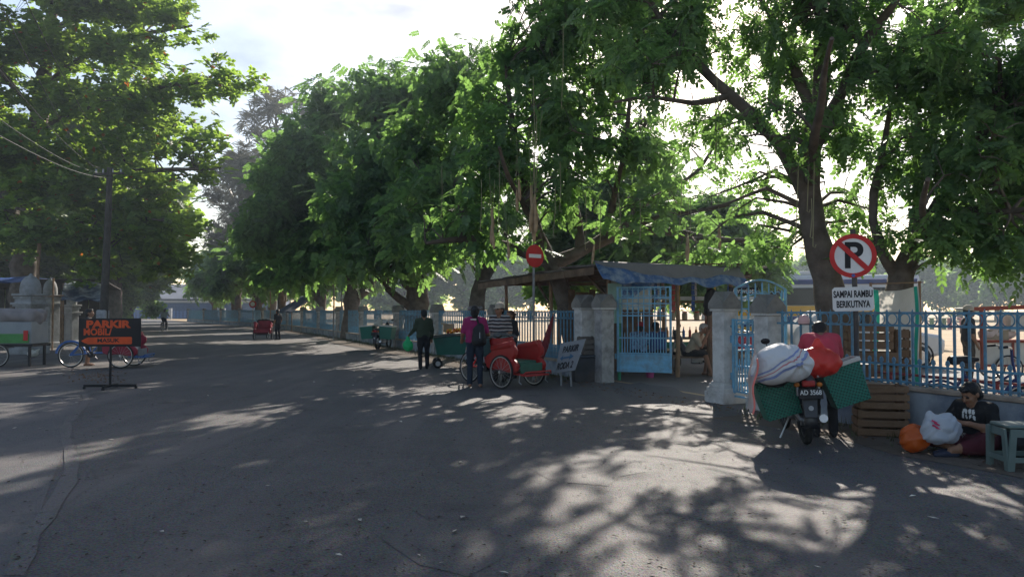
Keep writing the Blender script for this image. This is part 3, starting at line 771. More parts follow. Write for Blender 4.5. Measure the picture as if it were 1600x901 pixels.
L2 = make_tree('almond_tree', 'almond tree with low bright leaves farther down the left side of the road', GB,
    [[g(0, 0, -.05, .5), g(0, 0, .6, .42), g(.1, 0, 3, .36), g(.1, .1, 6, .25), g(0, .1, 10, .08)], [g(.1, 0, 2.6, .2), g(1.8, -.5, 3.2, .14), g(3.8, -1, 3.5, .06)], [g(.1, 0, 4, .2), g(-2, -.3, 4.8, .12), g(-4, -.2, 5, .05)],
     [g(.1, 0, 5, .16), g(1.5, 1, 6, .1), g(3.6, 1.2, 6.3, .05)], [g(.1, 0, 3.6, .16), g(-.4, -2, 4.4, .1), g(-.4, -4, 4.6, .05)], [g(.1, 0, 6, .14), g(-1.6, .6, 7.4, .08), g(-3, 1, 7.8, .04)]],
    [((0, 0, 10), (2.2, 2.2, .9)), ((-1.6, .4, 8.2), (2.6, 2.4, .7)), ((1.8, .6, 7.0), (2.6, 2.4, .7)), ((-2.6, -.2, 5.6), (2.6, 2.4, .7)), ((2.6, .6, 5.6), (2.6, 2.4, .7)), ((0, -2.6, 5.2), (2.6, 2.2, .7)), ((2.6, -.8, 4.0), (2.4, 2.2, .7)), ((-2.0, -1.4, 3.7), (2.4, 2.2, .7)), ((.6, -2.6, 3.2), (2.0, 1.6, .5)), ((0, 2, 4.5), (2.6, 2, .8))],
    SP_rosfar, 5, LM_ketapang, 7.5, 32, spread=0.28, pitch=(0.0, 0.4), roll=0.4, size=(.8, 1.3), nmax=420)
L2.location = (-27.5, 50, 0); L2.scale = (1.35,) * 3
for x, y, rz, s, lab in [(-35, 66, 2.2, 1.4, 'almond tree standing past the electricity pole on the left roadside'), (-30, 42, 4.0, 1.2, 'almond tree standing back behind the old gate pillars'), (-49, 88, 1.1, 1.5, 'almond tree where the left roadside meets the blue building'),
                         (-37, 54, 3.0, 1.3, 'almond tree deep in the shade behind the blue awning'), (-30.5, 58, 5.3, 1.3, 'almond tree overhanging the left roadside before the blue building')]:
    dup_thing(L2, (x, y, 0), rz, lab, scale=s)

# wispy casuarinas far behind
CB = GB
CA = make_tree('casuarina_tree', 'tall wispy grey casuarina above the tree row, the fuller of two', CB,
    [[g(0, 0, -.05, .4), g(0, 0, 4, .34), g(.2, .1, 10, .25), g(0, 0, 16, .14), g(.3, .2, 23, .04)]] +
    [[g(.1, 0, z, .09), g(.1 + 1.6 * math.cos(a), 1.6 * math.sin(a), z + 1.6, .06), g(.1 + 3.4 * k * math.cos(a), 3.4 * k * math.sin(a), z + 3.8, .02)] for z, a, k in
     [(8, .3, 1.2), (9, 2.5, 1.2), (10, 4.2, 1.2), (11.5, 1.2, 1.1), (12.5, 3.3, 1.1), (14, 5.3, 1), (15.5, .6, .9), (16.5, 2.9, .8), (18, 4.6, .6), (19, 1.6, .5)]],
    [((.1 + 2.6 * k * math.cos(a), 2.6 * k * math.sin(a), z + 3), (1.5 * k, 1.5 * k, 1.5)) for z, a, k in
     [(8, .3, 1.2), (9, 2.5, 1.2), (10, 4.2, 1.2), (11.5, 1.2, 1.1), (12.5, 3.3, 1.1), (14, 5.3, 1), (15.5, .6, .9), (16.5, 2.9, .8), (18, 4.6, .7), (19, 1.6, .6)]] + [((.3, .2, 22), (.8, .8, 1.4))],
    spray_needle(8, 1.2), 2, LM_needle, 3.0, 41, spread=0.6, pitch=(0.3, 0.7), roll=0.5, nmax=80, size=(.7, 1.3))
p = W(425, 480, 82); CA.location = (p[0], 82, 0); CA.scale = (1.15, 1.15, 1.12)
p = W(492, 480, 88); dup_thing(CA, (p[0], 88, 0), 2.1, 'thinner wispy casuarina standing beside the fuller one', scale=(.9, .9, 1.13))
p = W(372, 480, 86); dup_thing(CA, (p[0], 86, 0), 4.0, 'shorter wispy casuarina at the end of the tree row', scale=(1.0, 1.0, .88))

# hazy trees across the field
FT = make_tree('field_tree', 'tree', GB,
    [[g(0, 0, -.05, .4), g(0, 0, 2, .32), g(.2, 0, 5, .2), g(.2, .1, 8, .06)], [g(0, 0, 2, .2), g(1.6, 0, 3.6, .1), g(3, 0, 5, .04)], [g(0, 0, 2.2, .2), g(-1.8, .3, 4, .1), g(-3, .3, 5.4, .04)]],
    [((0, 0, 7.6), (3, 3, 2.2)), ((-3, 0, 5.2), (2.6, 2.8, 2.2)), ((3, .2, 5), (2.6, 2.8, 2.2)), ((0, -2.4, 4.2), (3, 2, 2.0)), ((-3.4, -.6, 2.6), (2.2, 2, 1.6), .8), ((3.2, -.5, 2.6), (2.2, 2, 1.6), .8)],
    SP_rosfar, 3, LM_far, 2.4, 51, spread=0.4, pitch=(0.1, 0.5), nmax=330, size=(1.0, 1.7), zmin=.6)
FT['group'] = 'hazy trees across the field'
FT['label'] = 'bushy tree in the hazy row on the far side of the field'
first = True
for px, Y, s, rz in [(1440, 112, 1.0, 0), (1500, 122, 1.15, 1), (1560, 108, 1.3, 2), (1625, 100, 1.4, 3), (1690, 96, 1.3, 4), (1385, 125, 1.1, 5), (1320, 130, 1.1, .6), (1250, 128, 1.1, 2.6), (1180, 126, 1.0, 3.6),
                     (1100, 124, 1.0, 4.4), (1030, 128, 1.05, 5.4), (960, 122, 1.1, 1.4), (890, 126, 1.15, 2.2), (830, 118, 1.3, 3.1), (780, 112, 1.3, .2), (730, 110, 1.45, 1.9), (680, 116, 1.5, 4.8), (630, 122, 1.5, .9), (590, 130, 1.5, 3.9), (545, 138, 1.5, 5.9)]:
    q = W(px, 484, Y)
    if first: FT.location = (q[0], Y, 0); FT.scale = (s,) * 3; FT.rotation_euler = (0, 0, rz); first = False
    else: dup_thing(FT, (q[0], Y, 0), rz, FT['label'], FT['group'], s)

for px, Y, s, rz in [(60, 62, .7, 1), (100, 58, .6, 3), (140, 64, .7, 5), (180, 70, .62, 2), (205, 82, .7, 4), (10, 66, .8, .5)]:
    dup_thing(FT, (W(px, 484, Y)[0], Y, 0), rz, 'low bushy tree among the shaded stalls on the left roadside', 'low trees behind the left stalls', s)
# hanging sausage fruits on long stalks
M_fruit = mat('sausage_fruit', (0.36, 0.25, 0.15), 0.85, 0.3, 6, 0.3, 30)
M_stalk = mat('fruit_stalk', (0.26, 0.24, 0.14), 0.9, 0.2)
fr_me = MB().lathe([(.004, .5), (.018, .49), (.028, .42), (.043, .28), (.050, .12), (.047, -.02), (.034, -.12), (.012, -.17), (.003, -.18)], k=10).mesh('fruit', M_fruit, 60)
def fruit(tree, px, py, Y, hang_px, s=1.0):
    top, p = W(px, py - hang_px, Y), W(px, py, Y)
    base = np.array(tree.location)
    o = inst('fruit', fr_me, tree, p - base, rotm(rng.normal() * .08, rng.normal() * .08, rng.random() * 6), (s, s, s))
    st = MB().tube([np.array([0, 0, .49]), (top - p) / s * .55 + (.012, 0, .2), (top - p) / s], .006, 4, False).build('stalk', M_stalk, o)
for px, py, hang, s in [(829, 352, 150, 1.0), (833, 338, 170, 1.1), (837, 352, 150, 1.0), (831, 318, 120, .9), (838, 345, 140, .9), (834, 366, 90, 1.1), (812, 305, 90, .8), (808, 322, 80, .8), (768, 372, 90, .9), (771, 380, 70, .8), (795, 396, 120, .7), (770, 350, 90, .8),
                        (1074, 398, 120, 1.0), (1124, 380, 90, .9), (926, 405, 100, .7), (640, 0, 0, 0)]:
    if s: fruit(T3, px, py, 16.7 + .3 * rng.random(), hang, s * .95)
for px, py, hang, s in [(724, 350, 120, 1.2), (700, 375, 100, 1.2), (731, 300, 90, 1.1), (757, 365, 80, 1.1)]:
    fruit(T4, px, py, 24.5 + rng.random(), hang, s)
for px, py, hang, s in [(603, 352, 90, 1.5), (636, 365, 100, 1.6), (606, 385, 90, 1.5), (627, 395, 80, 1.4), (585, 375, 70, 1.4)]:
    fruit(T5, px, py, 30.5 + rng.random(), hang, s)
# long bare stalks hanging down
def stalks(tree, name, lst):
    base = np.array(tree.location)
    for px, py0, py1, Y in lst:
        a, b2 = W(px, py0, Y), W(px + rng.normal() * 2, py1, Y)
        MB().tube([a - base, (a + b2) / 2 - base + (.02, 0, 0), b2 - base, b2 - base + (.03, 0, -.02), b2 - base + (.05, 0, .03)], .008, 4, False).build('hanging_stalk', M_stalk, tree)
stalks(T1, '', [(1248, 150, 370, 11.9), (1270, 140, 385, 11.8), (1262, 200, 330, 12.0), (1268, 310, 370, 11.8), (1120, 120, 240, 12.5), (1118, 160, 260, 12.6)])
stalks(T3, '', [(868, 290, 370, 16.9), (875, 250, 330, 16.9), (915, 300, 390, 16.8), (938, 320, 395, 16.9), (966, 300, 385, 16.9), (1000, 310, 380, 16.9), (1065, 280, 360, 16.9), (1078, 290, 370, 16.9), (690, 260, 340, 18.0), (880, 40, 170, 17.4), (833, 120, 300, 16.9), (838, 180, 300, 16.9), (780, 250, 350, 17), (752, 280, 360, 17.2)])

# ------------------------------------------------------------------ fence, pillars, gates
M_blue = mat('blue_iron_paint', (0.10, 0.27, 0.40), 0.5, 0.2, 12, 0.15, 90, dirt=(0.12, 0.075, 0.05), dirt_amt=0.7, dirt_scale=7)
M_bluelight = mat('blue_gate_paint', (0.16, 0.40, 0.58), 0.5, 0.15, 8, 0.1, 60, dirt=(0.18, 0.15, 0.13), dirt_amt=0.55, dirt_scale=5)
M_pillar = mat('limewashed_plaster', (0.60, 0.59, 0.57), 0.9, 0.12, 5, 0.5, 22, dirt=(0.20, 0.185, 0.17), dirt_amt=0.8, dirt_scale=2.6)
M_pillar_cap = mat('weathered_cap', (0.24, 0.23, 0.21), 0.95, 0.25, 8, 0.6, 25, dirt=(0.08, 0.08, 0.075), dirt_amt=0.8, dirt_scale=4)
M_lowwall = mat('low_wall_paint', (0.30, 0.33, 0.36), 0.9, 0.25, 3, 0.4, 20, dirt=(0.07, 0.10, 0.16), dirt_amt=0.75, dirt_scale=2.0)
M_coping = mat('wall_coping', (0.34, 0.27, 0.21), 0.9, 0.25, 5, 0.5, 20)
RF = np.stack([E2, np.cross((0, 0, 1), E2), np.array([0, 0, 1.0])], 1)     # local x along the fence (away), y = across

M_grimy = mat('grimy_plaster', (0.36, 0.35, 0.34), 0.95, 0.2, 4, 0.6, 20, dirt=(0.11, 0.105, 0.10), dirt_amt=0.85, dirt_scale=3)
def pillar(name, label, pos, h=1.9, w=0.34, plinth=True, group=None, rz=FAZ, z0=0.0, m=None):
    t = thing(name, label, 'pillar', (pos[0], pos[1], z0), rz, group)
    b0 = 0.36 if plinth else 0.0
    if plinth:
        b = MB(); b.box((0, 0, .10), (w + .20, w + .20, .20)); b.build('plinth', M_pillar, t, bevel=.015)
        b = MB(); b.box((0, 0, .235), (w + .15, w + .15, .07)); b.box((0, 0, .30), (w + .09, w + .09, .06)); b.box((0, 0, .345), (w + .045, w + .045, .03)); b.build('base_moulding', M_pillar, t, bevel=.008)
    hs = h - .34
    MB().box((0, 0, (b0 + hs) / 2), (w, w, hs - b0)).build('shaft', m or M_pillar, t, bevel=.012)
    b = MB(); b.box((0, 0, hs + .02), (w + .06, w + .06, .04)); b.build('collar', M_pillar, t, bevel=.006)
    # gabled cap: one small triangle on each side, valley between
    W2 = (w + .09) / 2; z = hs + .04; zt = z + .10; zp = h
    v = [(-W2, -W2, z), (W2, -W2, z), (W2, W2, z), (-W2, W2, z), (-W2, -W2, zt), (W2, -W2, zt), (W2, W2, zt), (-W2, W2, zt),
         (0, -W2, zp), (W2, 0, zp), (0, W2, zp), (-W2, 0, zp), (0, 0, zp)]
    f = [(3, 2, 1, 0), (0, 1, 5, 8, 4), (1, 2, 6, 9, 5), (2, 3, 7, 10, 6), (3, 0, 4, 11, 7),
         (4, 8, 12), (8, 5, 12), (5, 9, 12), (9, 6, 12), (6, 10, 12), (10, 7, 12), (7, 11, 12), (11, 4, 12)]
    MB().add(v, f).build('cap', M_pillar_cap, t, smooth=0)
    return t

# shared fence pieces (local: x along fence, z up)
def spear(h, w, tip=.06):
    a = w / 2
    v = [(-a, -a, 0), (a, -a, 0), (a, a, 0), (-a, a, 0), (-a, -a, h - tip), (a, -a, h - tip), (a, a, h - tip), (-a, a, h - tip), (0, 0, h)]
    return v, [(3, 2, 1, 0), (0, 1, 5, 4), (1, 2, 6, 5), (2, 3, 7, 6), (3, 0, 4, 7), (4, 5, 8), (5, 6, 8), (6, 7, 8), (7, 4, 8)]
def bar_mesh(h, w):
    return MB().add(*spear(h, w)).mesh('bar', M_blue, 0)
def short_bar_mesh(h, w):
    b = MB().add(*spear(h - .05, w, .01))
    a = w * 1.15
    v = [(0, 0, h - .10), (-a, -a * .5, h - .06), (a, -a * .5, h - .06), (a, a * .5, h - .06), (-a, a * .5, h - .06), (-a * .8, -a * .4, h - .02), (a * .8, -a * .4, h - .02), (a * .8, a * .4, h - .02), (-a * .8, a * .4, h - .02), (0, 0, h)]
    f = [(0, 2, 1), (0, 3, 2), (0, 4, 3), (0, 1, 4), (1, 2, 6, 5), (2, 3, 7, 6), (3, 4, 8, 7), (4, 1, 5, 8), (5, 6, 9), (6, 7, 9), (7, 8, 9), (8, 5, 9)]
    return b.add(v, f).mesh('short_bar', M_blue, 0)

def fence_panel(Y0, Y1, label, z0=.62, sp=.19, single=True, group=None, inset=.2, zt=1.62, wall_label=None):
    """panel from depth Y0 to Y1 along the fence line; bars one by one, or joined when far"""
    p0, p1 = FL(Y0), FL(Y1)
    L = np.linalg.norm(p1 - p0); u = (p1 - p0) / L; az = math.atan2(u[1], u[0])
    t = thing('iron_fence', label, 'fence', (*p0[:2], 0), az, group)
    a, b_ = inset, L - inset
    zr = (zt - .06, zt - .225, z0 + .26, z0 + .04)
    for z in zr:
        MB().box(((a + b_) / 2, 0, z), (b_ - a, .012, .03)).build('rail', M_blue, t)
    n = int((b_ - a) / sp); sp = (b_ - a) / n
    hb, hs = zt - z0 - .003, .36
    xs = [a + sp * (i + .5) for i in range(n)]
    if single:
        bm, sm = bar_mesh(hb, .026), short_bar_mesh(hs, .022)
        rm = MB().torus((0, 0, 0), (0, 1, 0), .074, .009, 18, 6).mesh('ring', M_blue, 60)
        for i, x in enumerate(xs):
            inst('bar', bm, t, (x, 0.02, z0))
            if i < n - 1:
                inst('short_bar', sm, t, (x + sp / 2, 0.02, z0)); inst('ring', rm, t, (x + sp / 2, 0.0, zt - .142))
    else:
        b1, b2 = MB(), MB()
        for x in xs:
            v, f = spear(hb, .026); b1.add(np.array(v) + (x, .02, z0), f)
            v, f = spear(hs, .022); b1.add(np.array(v) + (x + sp / 2, .02, z0), f)
            b2.torus((x + sp / 2, 0, zt - .142), (0, 1, 0), .074, .009, 12, 4)
        tag(b1.build('bars', M_blue, t, smooth=0), kind='stuff'); tag(b2.build('rings', M_blue, t, smooth=0), kind='stuff')
    if wall_label:
        w = thing('low_wall', wall_label, 'wall', (*p0[:2], 0), az, 'low wall under the fence')
        MB().box((L / 2, .02, z0 / 2 - .03), (L - .36, .22, z0 - .06)).build('wall_face', M_lowwall, w, bevel=.01)
        MB().box((L / 2, .02, z0 - .03), (L - .36, .27, .055)).build('coping', M_coping, w, bevel=.01)
    return t

PB, PC, PA, PA2 = FL(13.1), FL(12.15), FL(16.75), FL(17.55)
pillar('gate_pillar', 'pale pillar on a stepped plinth at the right of the driveway opening', PB, 1.92, .30)
pillar('fence_pillar', 'pale pillar standing where the right fence begins behind the loaded motorcycle', PC, 1.85, .31)
pillar('gate_pillar', 'grimy grey pillar that carries the wide blue gate leaf', PA, 1.95, .32, plinth=False, m=M_grimy)
pillar('fence_pillar', 'pillar with one white face rising behind the leaning parking board', PA2, 1.95, .36, plinth=False)
fence_panel(12.15, 3.6, 'blue iron fence with rings behind the seated woman and the crates', wall_label='low painted wall under the blue fence behind the seated woman')
pys = [22.3, 27.3, 32.0, 37.9, 43.3, 49.0, 55.2, 61.0, 68.0, 76, 84, 93, 103]
prev = 17.55
for i, yy in enumerate(pys):
    pillar('fence_pillar', 'pale pointed pillar in the long blue fence beside the road', FL(yy), 1.8 if i else 1.75, .34, plinth=False, group='pillars of the long roadside fence', m=M_grimy, rz=FAZ + (0 if yy < 60 else .13))
    lab = ('blue iron fence bay between the leaning parking board and the striped shirt man' if i == 0 else 'blue iron fence bay behind the fruit cart' if i == 1 else 'blue iron fence bay beside the old thick tree' if i == 2 else 'blue iron fence bay receding along the road between pale pillars')
    fence_panel(prev, yy, lab, z0=.40, sp=.17 if i < 2 else .2, single=(i < 2), group=None if i < 3 else 'far bays of the roadside fence', wall_label='low grey wall under the roadside fence between pillars')
    prev = yy

def gate_leaf(name, label, hinge, end, z0, z1, arch=0.0, solid=.42, nbar=9, group=None):
    d = np.asarray(end, float) - np.asarray(hinge, float); L = np.linalg.norm(d[:2]); az = math.atan2(d[1], d[0])
    t = thing(name, label, 'gate', (hinge[0], hinge[1], 0), az, group)
    for x in (.025, L - .025):
        MB().box((x, 0, (z0 + z1) / 2), (.05, .04, z1 - z0)).build('stile', M_bluelight, t, bevel=.004)
    H = z1 - z0
    zs = [z0 + .02, z0 + solid, z0 + H * .40, z0 + H * .66, z0 + H * .80]
    if not arch: zs += [z1 - .25, z1 - .02]
    for z in zs: MB().box((L / 2, 0, z), (L - .104, .03, .03)).build('rail', M_bluelight, t)
    if solid > .2: MB().box((L / 2, .012, z0 + solid / 2 + .005), (L - .104, .01, solid - .05)).build('panel', M_bluelight, t, bevel=.003)
    for i in range(nbar):
        x = .06 + (L - .12) * (i + .5) / nbar
        top = z1 if not arch else z1 + arch * math.sin(math.pi * (i + .5) / nbar) - .02
        b = MB(); v, f = spear(top - z0 - solid - .01, .020, .04); b.add(np.array(v) + (x, -.022, z0 + solid), f); b.build('bar', M_bluelight, t, smooth=0)
        if i < nbar - 1:
            xs = x + (L - .12) / nbar / 2
            b = MB(); v, f = spear(H * .40 - solid + .14, .017, .05); b.add(np.array(v) + (xs, -.02, z0 + solid), f); b.build('short_bar', M_bluelight, t, smooth=0)
    rr = (L - .12) / nbar / 2 * .95
    nr = nbar - 1
    for zc, st in ((z1 - .135, 0), (z0 + H * .73, 1)):
        for i in range(0, nr):
            x = .06 + (L - .12) * (i + 1.0) / nbar
            MB().torus((x, 0, zc), (0, 1, 0), min(rr, .075) + .015, .009, 16, 5).build('ring', M_bluelight, t, smooth=60)
    if arch:
        pts = [(.02 + (L - .04) * i / 12, 0, z1 + arch * math.sin(math.pi * i / 12)) for i in range(13)]
        MB().tube(pts, .018, 6).build('arch_rail', M_bluelight, t)
        pts = [(.02 + (L - .04) * i / 12, 0, z1 - .24 + arch * math.sin(math.pi * i / 12)) for i in range(13)]
        MB().tube(pts, .014, 6).build('arch_rail', M_bluelight, t)
    for z in (z0 + .35, z1 - .35): MB().cyl((-.03, 0, z - .06), (-.03, 0, z + .06), .022).build('hinge', M_bluelight, t)
    return t
hA = W(964, 580, 16.9); eA = W(1050, 580, 16.55)
gate_leaf('gate_leaf', 'light blue iron gate leaf with solid lower panel, swung open by the stall', hA, eA, .22, 2.12)
hB = PB + E1 * .25; eB = PB + E1 * 1.5
gate_leaf('gate_leaf', 'tall light blue gate leaf with arched top, swung open behind the two pale pillars', hB + np.array([0, .06, 0]), eB + np.array([.02, .25, 0]), .16, 1.98, arch=.16, solid=.12, nbar=7)
# small wicket between the two pillars
gate_leaf('wicket_gate', 'narrow blue wicket gate between the two pale pillars', PB - E2 * .2, PC + E2 * .2, .12, 1.45, solid=.10, nbar=4)
t = thing('gate_bar', 'pale pipe bolted across between the two pale pillars', 'bar', (0, 0, 0))
MB().tube([PB + np.array([.1, -.16, 1.32]), (PB + PC) / 2 + np.array([0, -.0, 1.24]), PC + np.array([-.0, .2, 1.20])], .014, 6).build('pipe', mat('galvanised', (.45, .46, .47), .45, .15, 8, metal=.6), t)
MB().cyl(PB + np.array([.13, -.20, 1.32]), PB + np.array([.05, -.1, 1.32]), .02).build('bracket', M_blue, t)

# ------------------------------------------------------------------ stall by the gate (roofed lean-to)
M_wood = mat('old_wood', (0.17, 0.115, 0.075), 0.9, 0.35, 4, 0.5, 30, dirt=(0.06, 0.045, 0.035), dirt_amt=0.6)
M_pole = mat('bamboo_pole', (0.27, 0.17, 0.10), 0.8, 0.25, 6, 0.3, 30)
M_tin = mat('weathered_sheet', (0.20, 0.185, 0.17), 0.8, 0.3, 2.5, 0.4, 15, dirt=(0.10, 0.07, 0.05), dirt_amt=0.7, dirt_scale=3)
M_board = mat('pale_board', (0.50, 0.53, 0.50), 0.8, 0.12, 3, dirt=(0.30, 0.28, 0.22), dirt_amt=0.5)
M_mint = mat('mint_board', (0.30, 0.50, 0.44), 0.75, 0.12, 3, dirt=(0.20, 0.25, 0.22), dirt_amt=0.4)
M_tarp = mat('faded_tarp', (.19, .18, .175), .8, .2, 3, .3, 12, dirt=(.10, .09, .08), dirt_amt=.6, dirt_scale=3, trans=.12)
M_tarpblue = mat('blue_tarp_edge', (.045, .11, .26), .6, .35, 3, dirt=(.30, .36, .40), dirt_amt=.85, dirt_scale=4, trans=.2)
SO = FL(17.0, .25)                                   # stall's corner by the gate pillar
def S(a, b, z): return SO + E1 * a + E2 * b + np.array([0, 0, z])     # a: inward, b: along the fence, away
st = thing('roadside_stall', 'roofed market stall with tarpaulin edge just inside the open gate', 'stall')
LA, LB = 4.0, 6.6
for a, b_, h in [(0.1, .1, 2.6), (2.0, .1, 2.55), (3.75, .25, 2.45), (.1, 3.0, 2.55), (.1, 5.9, 2.4), (3.8, 3.2, 2.6), (3.8, 6.0, 2.5), (1.9, 6.0, 2.5)]:
    q = S(a, b_, 0)
    MB().tube([q, q + (.02, 0, h * .5), q + (-.01, .01, h)], [.055, .05, .045], 8).build('post', M_pole, st)
for p, q in [(S(-.1, -.1, 2.55), S(4.1, -.05, 2.42)), (S(-.1, 3, 2.52), S(4.1, 3.1, 2.62)), (S(-.1, 6.1, 2.36), S(4.1, 6.2, 2.44)), (S(.05, -.3, 2.6), S(.05, 6.6, 2.40)), (S(2, -.3, 2.62), S(2, 6.6, 2.5)), (S(3.9, -.3, 2.5), S(3.9, 6.6, 2.5))]:
    MB().beam(p, q, .06, .09).build('beam', M_wood, st)
for b_ in np.linspace(.5, 6.3, 9):
    MB().beam(S(-.35, b_, 2.47 - .02 * b_), S(4.2, b_ + .05, 2.60), .04, .06).build('rafter', M_wood, st)
MB().beam(S(.3, .2, 1.75), S(.02, 1.1, 2.5), .05, .05).build('brace', M_wood, st)
MB().beam(S(.1, 3, 1.7), S(.1, 3.9, 2.42), .05, .05).build('brace', M_wood, st)
# roof sheets laid side by side, corrugated, overlapping, a little uneven
for i in range(8):
    b0 = -.35 + i * .86; dz = .02 * (i % 2) + .015 * rng.normal()
    def fn(u, v, b0=b0, dz=dz):
        return S(-.5 + 5.0 * v, b0 + .92 * u, 2.58 + dz - .018 * (b0 + u) + .06 * v + .012 * math.sin(u * 2 * math.pi * 9))
    MB().grid(fn, 54, 6).build('roof_sheet', M_tin, st, solid=.006)
# fascia boards along the road side
for i in range(5):
    b0 = -.3 + i * 1.38
    MB().beam(S(-.52, b0, 2.47 - .024 * b0 + .015 * rng.normal()), S(-.50, b0 + 1.42, 2.47 - .024 * (b0 + 1.4)), .025, .17).build('fascia_board', M_wood, st, bevel=.004)
# battens and scrap boards weighing the roof down
for k in range(9):
    a, b_ = 3.8 * rng.random(), -.35 + .5 * rng.random()
    MB().beam(S(a, b_, 2.66 + .01 * a), S(a + .5 + .5 * rng.random(), b_ + .25 * rng.normal(), 2.68 + .01 * a), .05, .03).build('batten', M_wood, st)
# tarpaulin hung over the gate-side edge, sagging between ties
def tarp(u, v):
    a = -.55 + 4.05 * u
    sag = .05 * math.sin(u * math.pi * 5) ** 2 + .03 * math.sin(u * 23 + v * 4)
    return S(a, -.35 - .36 * v - .05 * math.sin(u * 17) * v, 2.68 - .06 * u - .42 * v - sag * v + .05 * math.sin(v * math.pi) * math.sin(u * 9))
MB().grid(tarp, 60, 10).build('tarpaulin', M_tarp, st, smooth=60, solid=.004)
def tarp2(u, v):
    v0 = .62 - .5 * max(0, 1 - u * 5) + .06 * math.sin(u * 21)
    return tarp(u, v0 + (1.06 - v0) * v) + (-E2) * .012
MB().grid(tarp2, 60, 6).build('blue_tarpaulin_edge', M_tarpblue, st, smooth=60, solid=.004)
# boards closing the stall behind the gate leaf
MB().box(S(.75, .15, 1.98), (.02, 1.1, .75), np.stack([np.cross(E1, (0, 0, 1)), E1, (0, 0, 1)], 1)).build('wall_board', M_board, st)
MB().box(S(.2, .0, 1.75), (.02, .36, .9), np.stack([np.cross(E1, (0, 0, 1)), E1, (0, 0, 1)], 1)).build('wall_board', M_mint, st)
MB().box(S(.32, .02, 1.15), (.05, .06, 2.3), np.stack([np.cross(E1, (0, 0, 1)), E1, (0, 0, 1)], 1)).build('door_post', mat('green_post', (.05, .30, .16), .7, .2), st)
MB().box(S(2.6, 2.9, .55), (.04, 2.2, 1.1), np.stack([np.cross(E1, (0, 0, 1)), E1, (0, 0, 1)], 1)).build('wall_board', M_wood, st)
# plank back wall added to darken the stall interior; strips of packets hung from the beams
for i in range(13):
    MB().box(S(.35 + .2 * i, 2.3 + .02 * rng.normal(), 1.02 + .03 * rng.normal()), (.185, .02, 2.0 + .08 * rng.normal()), np.stack([E1, E2, (0, 0, 1)], 1)).build('plank', M_wood, st)
pk_cols = [('red', (.45, .04, .03)), ('green', (.06, .30, .10)), ('yellow', (.55, .38, .04)), ('blue', (.05, .12, .38)), ('white', (.55, .55, .52))]
for i in range(14):
    cn, cc = pk_cols[i % 5]; a_, b2 = .9 + .22 * i, .25 + .5 * ((i * 7) % 5) / 5
    t = thing('packet_strip', cn + ' strip of snack packets hanging from the stall beam', 'packets', S(a_, b2, 2.38), math.atan2(E1[1], E1[0]), cn + ' packet strips in the stall')
    for j in range(4 + i % 3):
        MB().box((.008 * math.sin(j * 2 + i), 0, -.10 - .13 * j), (.09, .02, .115), rotm(.1 * math.sin(i + j), .06 * math.cos(i * j), 0)).build('packet', mat('packet_' + cn, cc, .35, .25, 18), t)
    MB().cyl((0, 0, .05), (0, 0, -.06), .003, k=4).build('string', M_pole, t)
# stand-in for the bus windscreen script, hung under the tarpaulin edge
sp_ = S(3.35, -.66, 2.05)
sg = thing('script_strip', 'black strip standing in for the bus windscreen script under the tarpaulin edge', 'sign', sp_, 0)
RS = np.stack([E1, (0, 0, 1), np.cross(E1, (0, 0, 1))], 1)
MB().box((0, 0, 0), (.86, .17, .02), RS).build('strip', mat('black_strip', (.012, .012, .013), .8, .2), sg)
text_part('Pariwisata', .17, mat('white_print', (.75, .75, .73), .6, .05), sg, RS, np.cross(E1, (0, 0, 1)) * .012, shear=.3)
for s in (-.36, .36): MB().cyl(E1 * s + (0, 0, .08), E1 * s + (0, .12, .28), .004, k=4).build('tie', M_wood, sg)

# blue and white cloth hung on the boards behind the gate
def cloth(u, v): return S(.35 + .95 * u, .02 - .03 * math.sin(u * 14 + v * 3), 2.28 - .42 * v * (1 - .55 * u) - .06 * math.sin(u * 6))
t = MB().grid(cloth, 16, 8).build('hung_cloth', mat('blue_cloth', (.05, .15, .36), .7, .3, 3, dirt=(.45, .5, .55), dirt_amt=.8, dirt_scale=5), None, smooth=60, solid=.004)
tag(t, 'crumpled blue and white cloth hung on the stall wall behind the gate leaf', 'cloth')

# dark jacket hanging on a stall post
q = S(2.9, -.05, 0)
PT = thing('hanging_jacket', 'dark jacket hanging from the stall post beside the grey haired man', 'jacket', q)
JM = {'d': mat('dark_cloth', (.02, .02, .023), .85, .3, 10, .3, 30)}
me = blend_mesh('jacket', [cap((-.06, 0, 2.02), (-.09, 0, 1.55), .07, .10, 'd', .05), cap((.06, 0, 2.02), (.08, .02, 1.62), .07, .10, 'd', .05), cap((.12, 0, 1.98), (.17, 0, 1.6), .05, .055, 'd', .03), cap((-.12, 0, 1.95), (-.16, .02, 1.7), .05, .045, 'd', .03), ell((0, 0, 2.08), (.06, .05, .05), 'd', .04)], .018, JM)
inst('body', me, PT); MB().tube([(0, .05, 2.1), (0, .1, 2.2), (0, .02, 2.26)], .006, 5).build('hook', M_pole, PT)
MB().tube([S(2.9, .05, 0), S(2.92, .06, 1.2), S(2.88, .03, 2.42)], [.07, .065, .06], 8).build('post', M_wood, st)

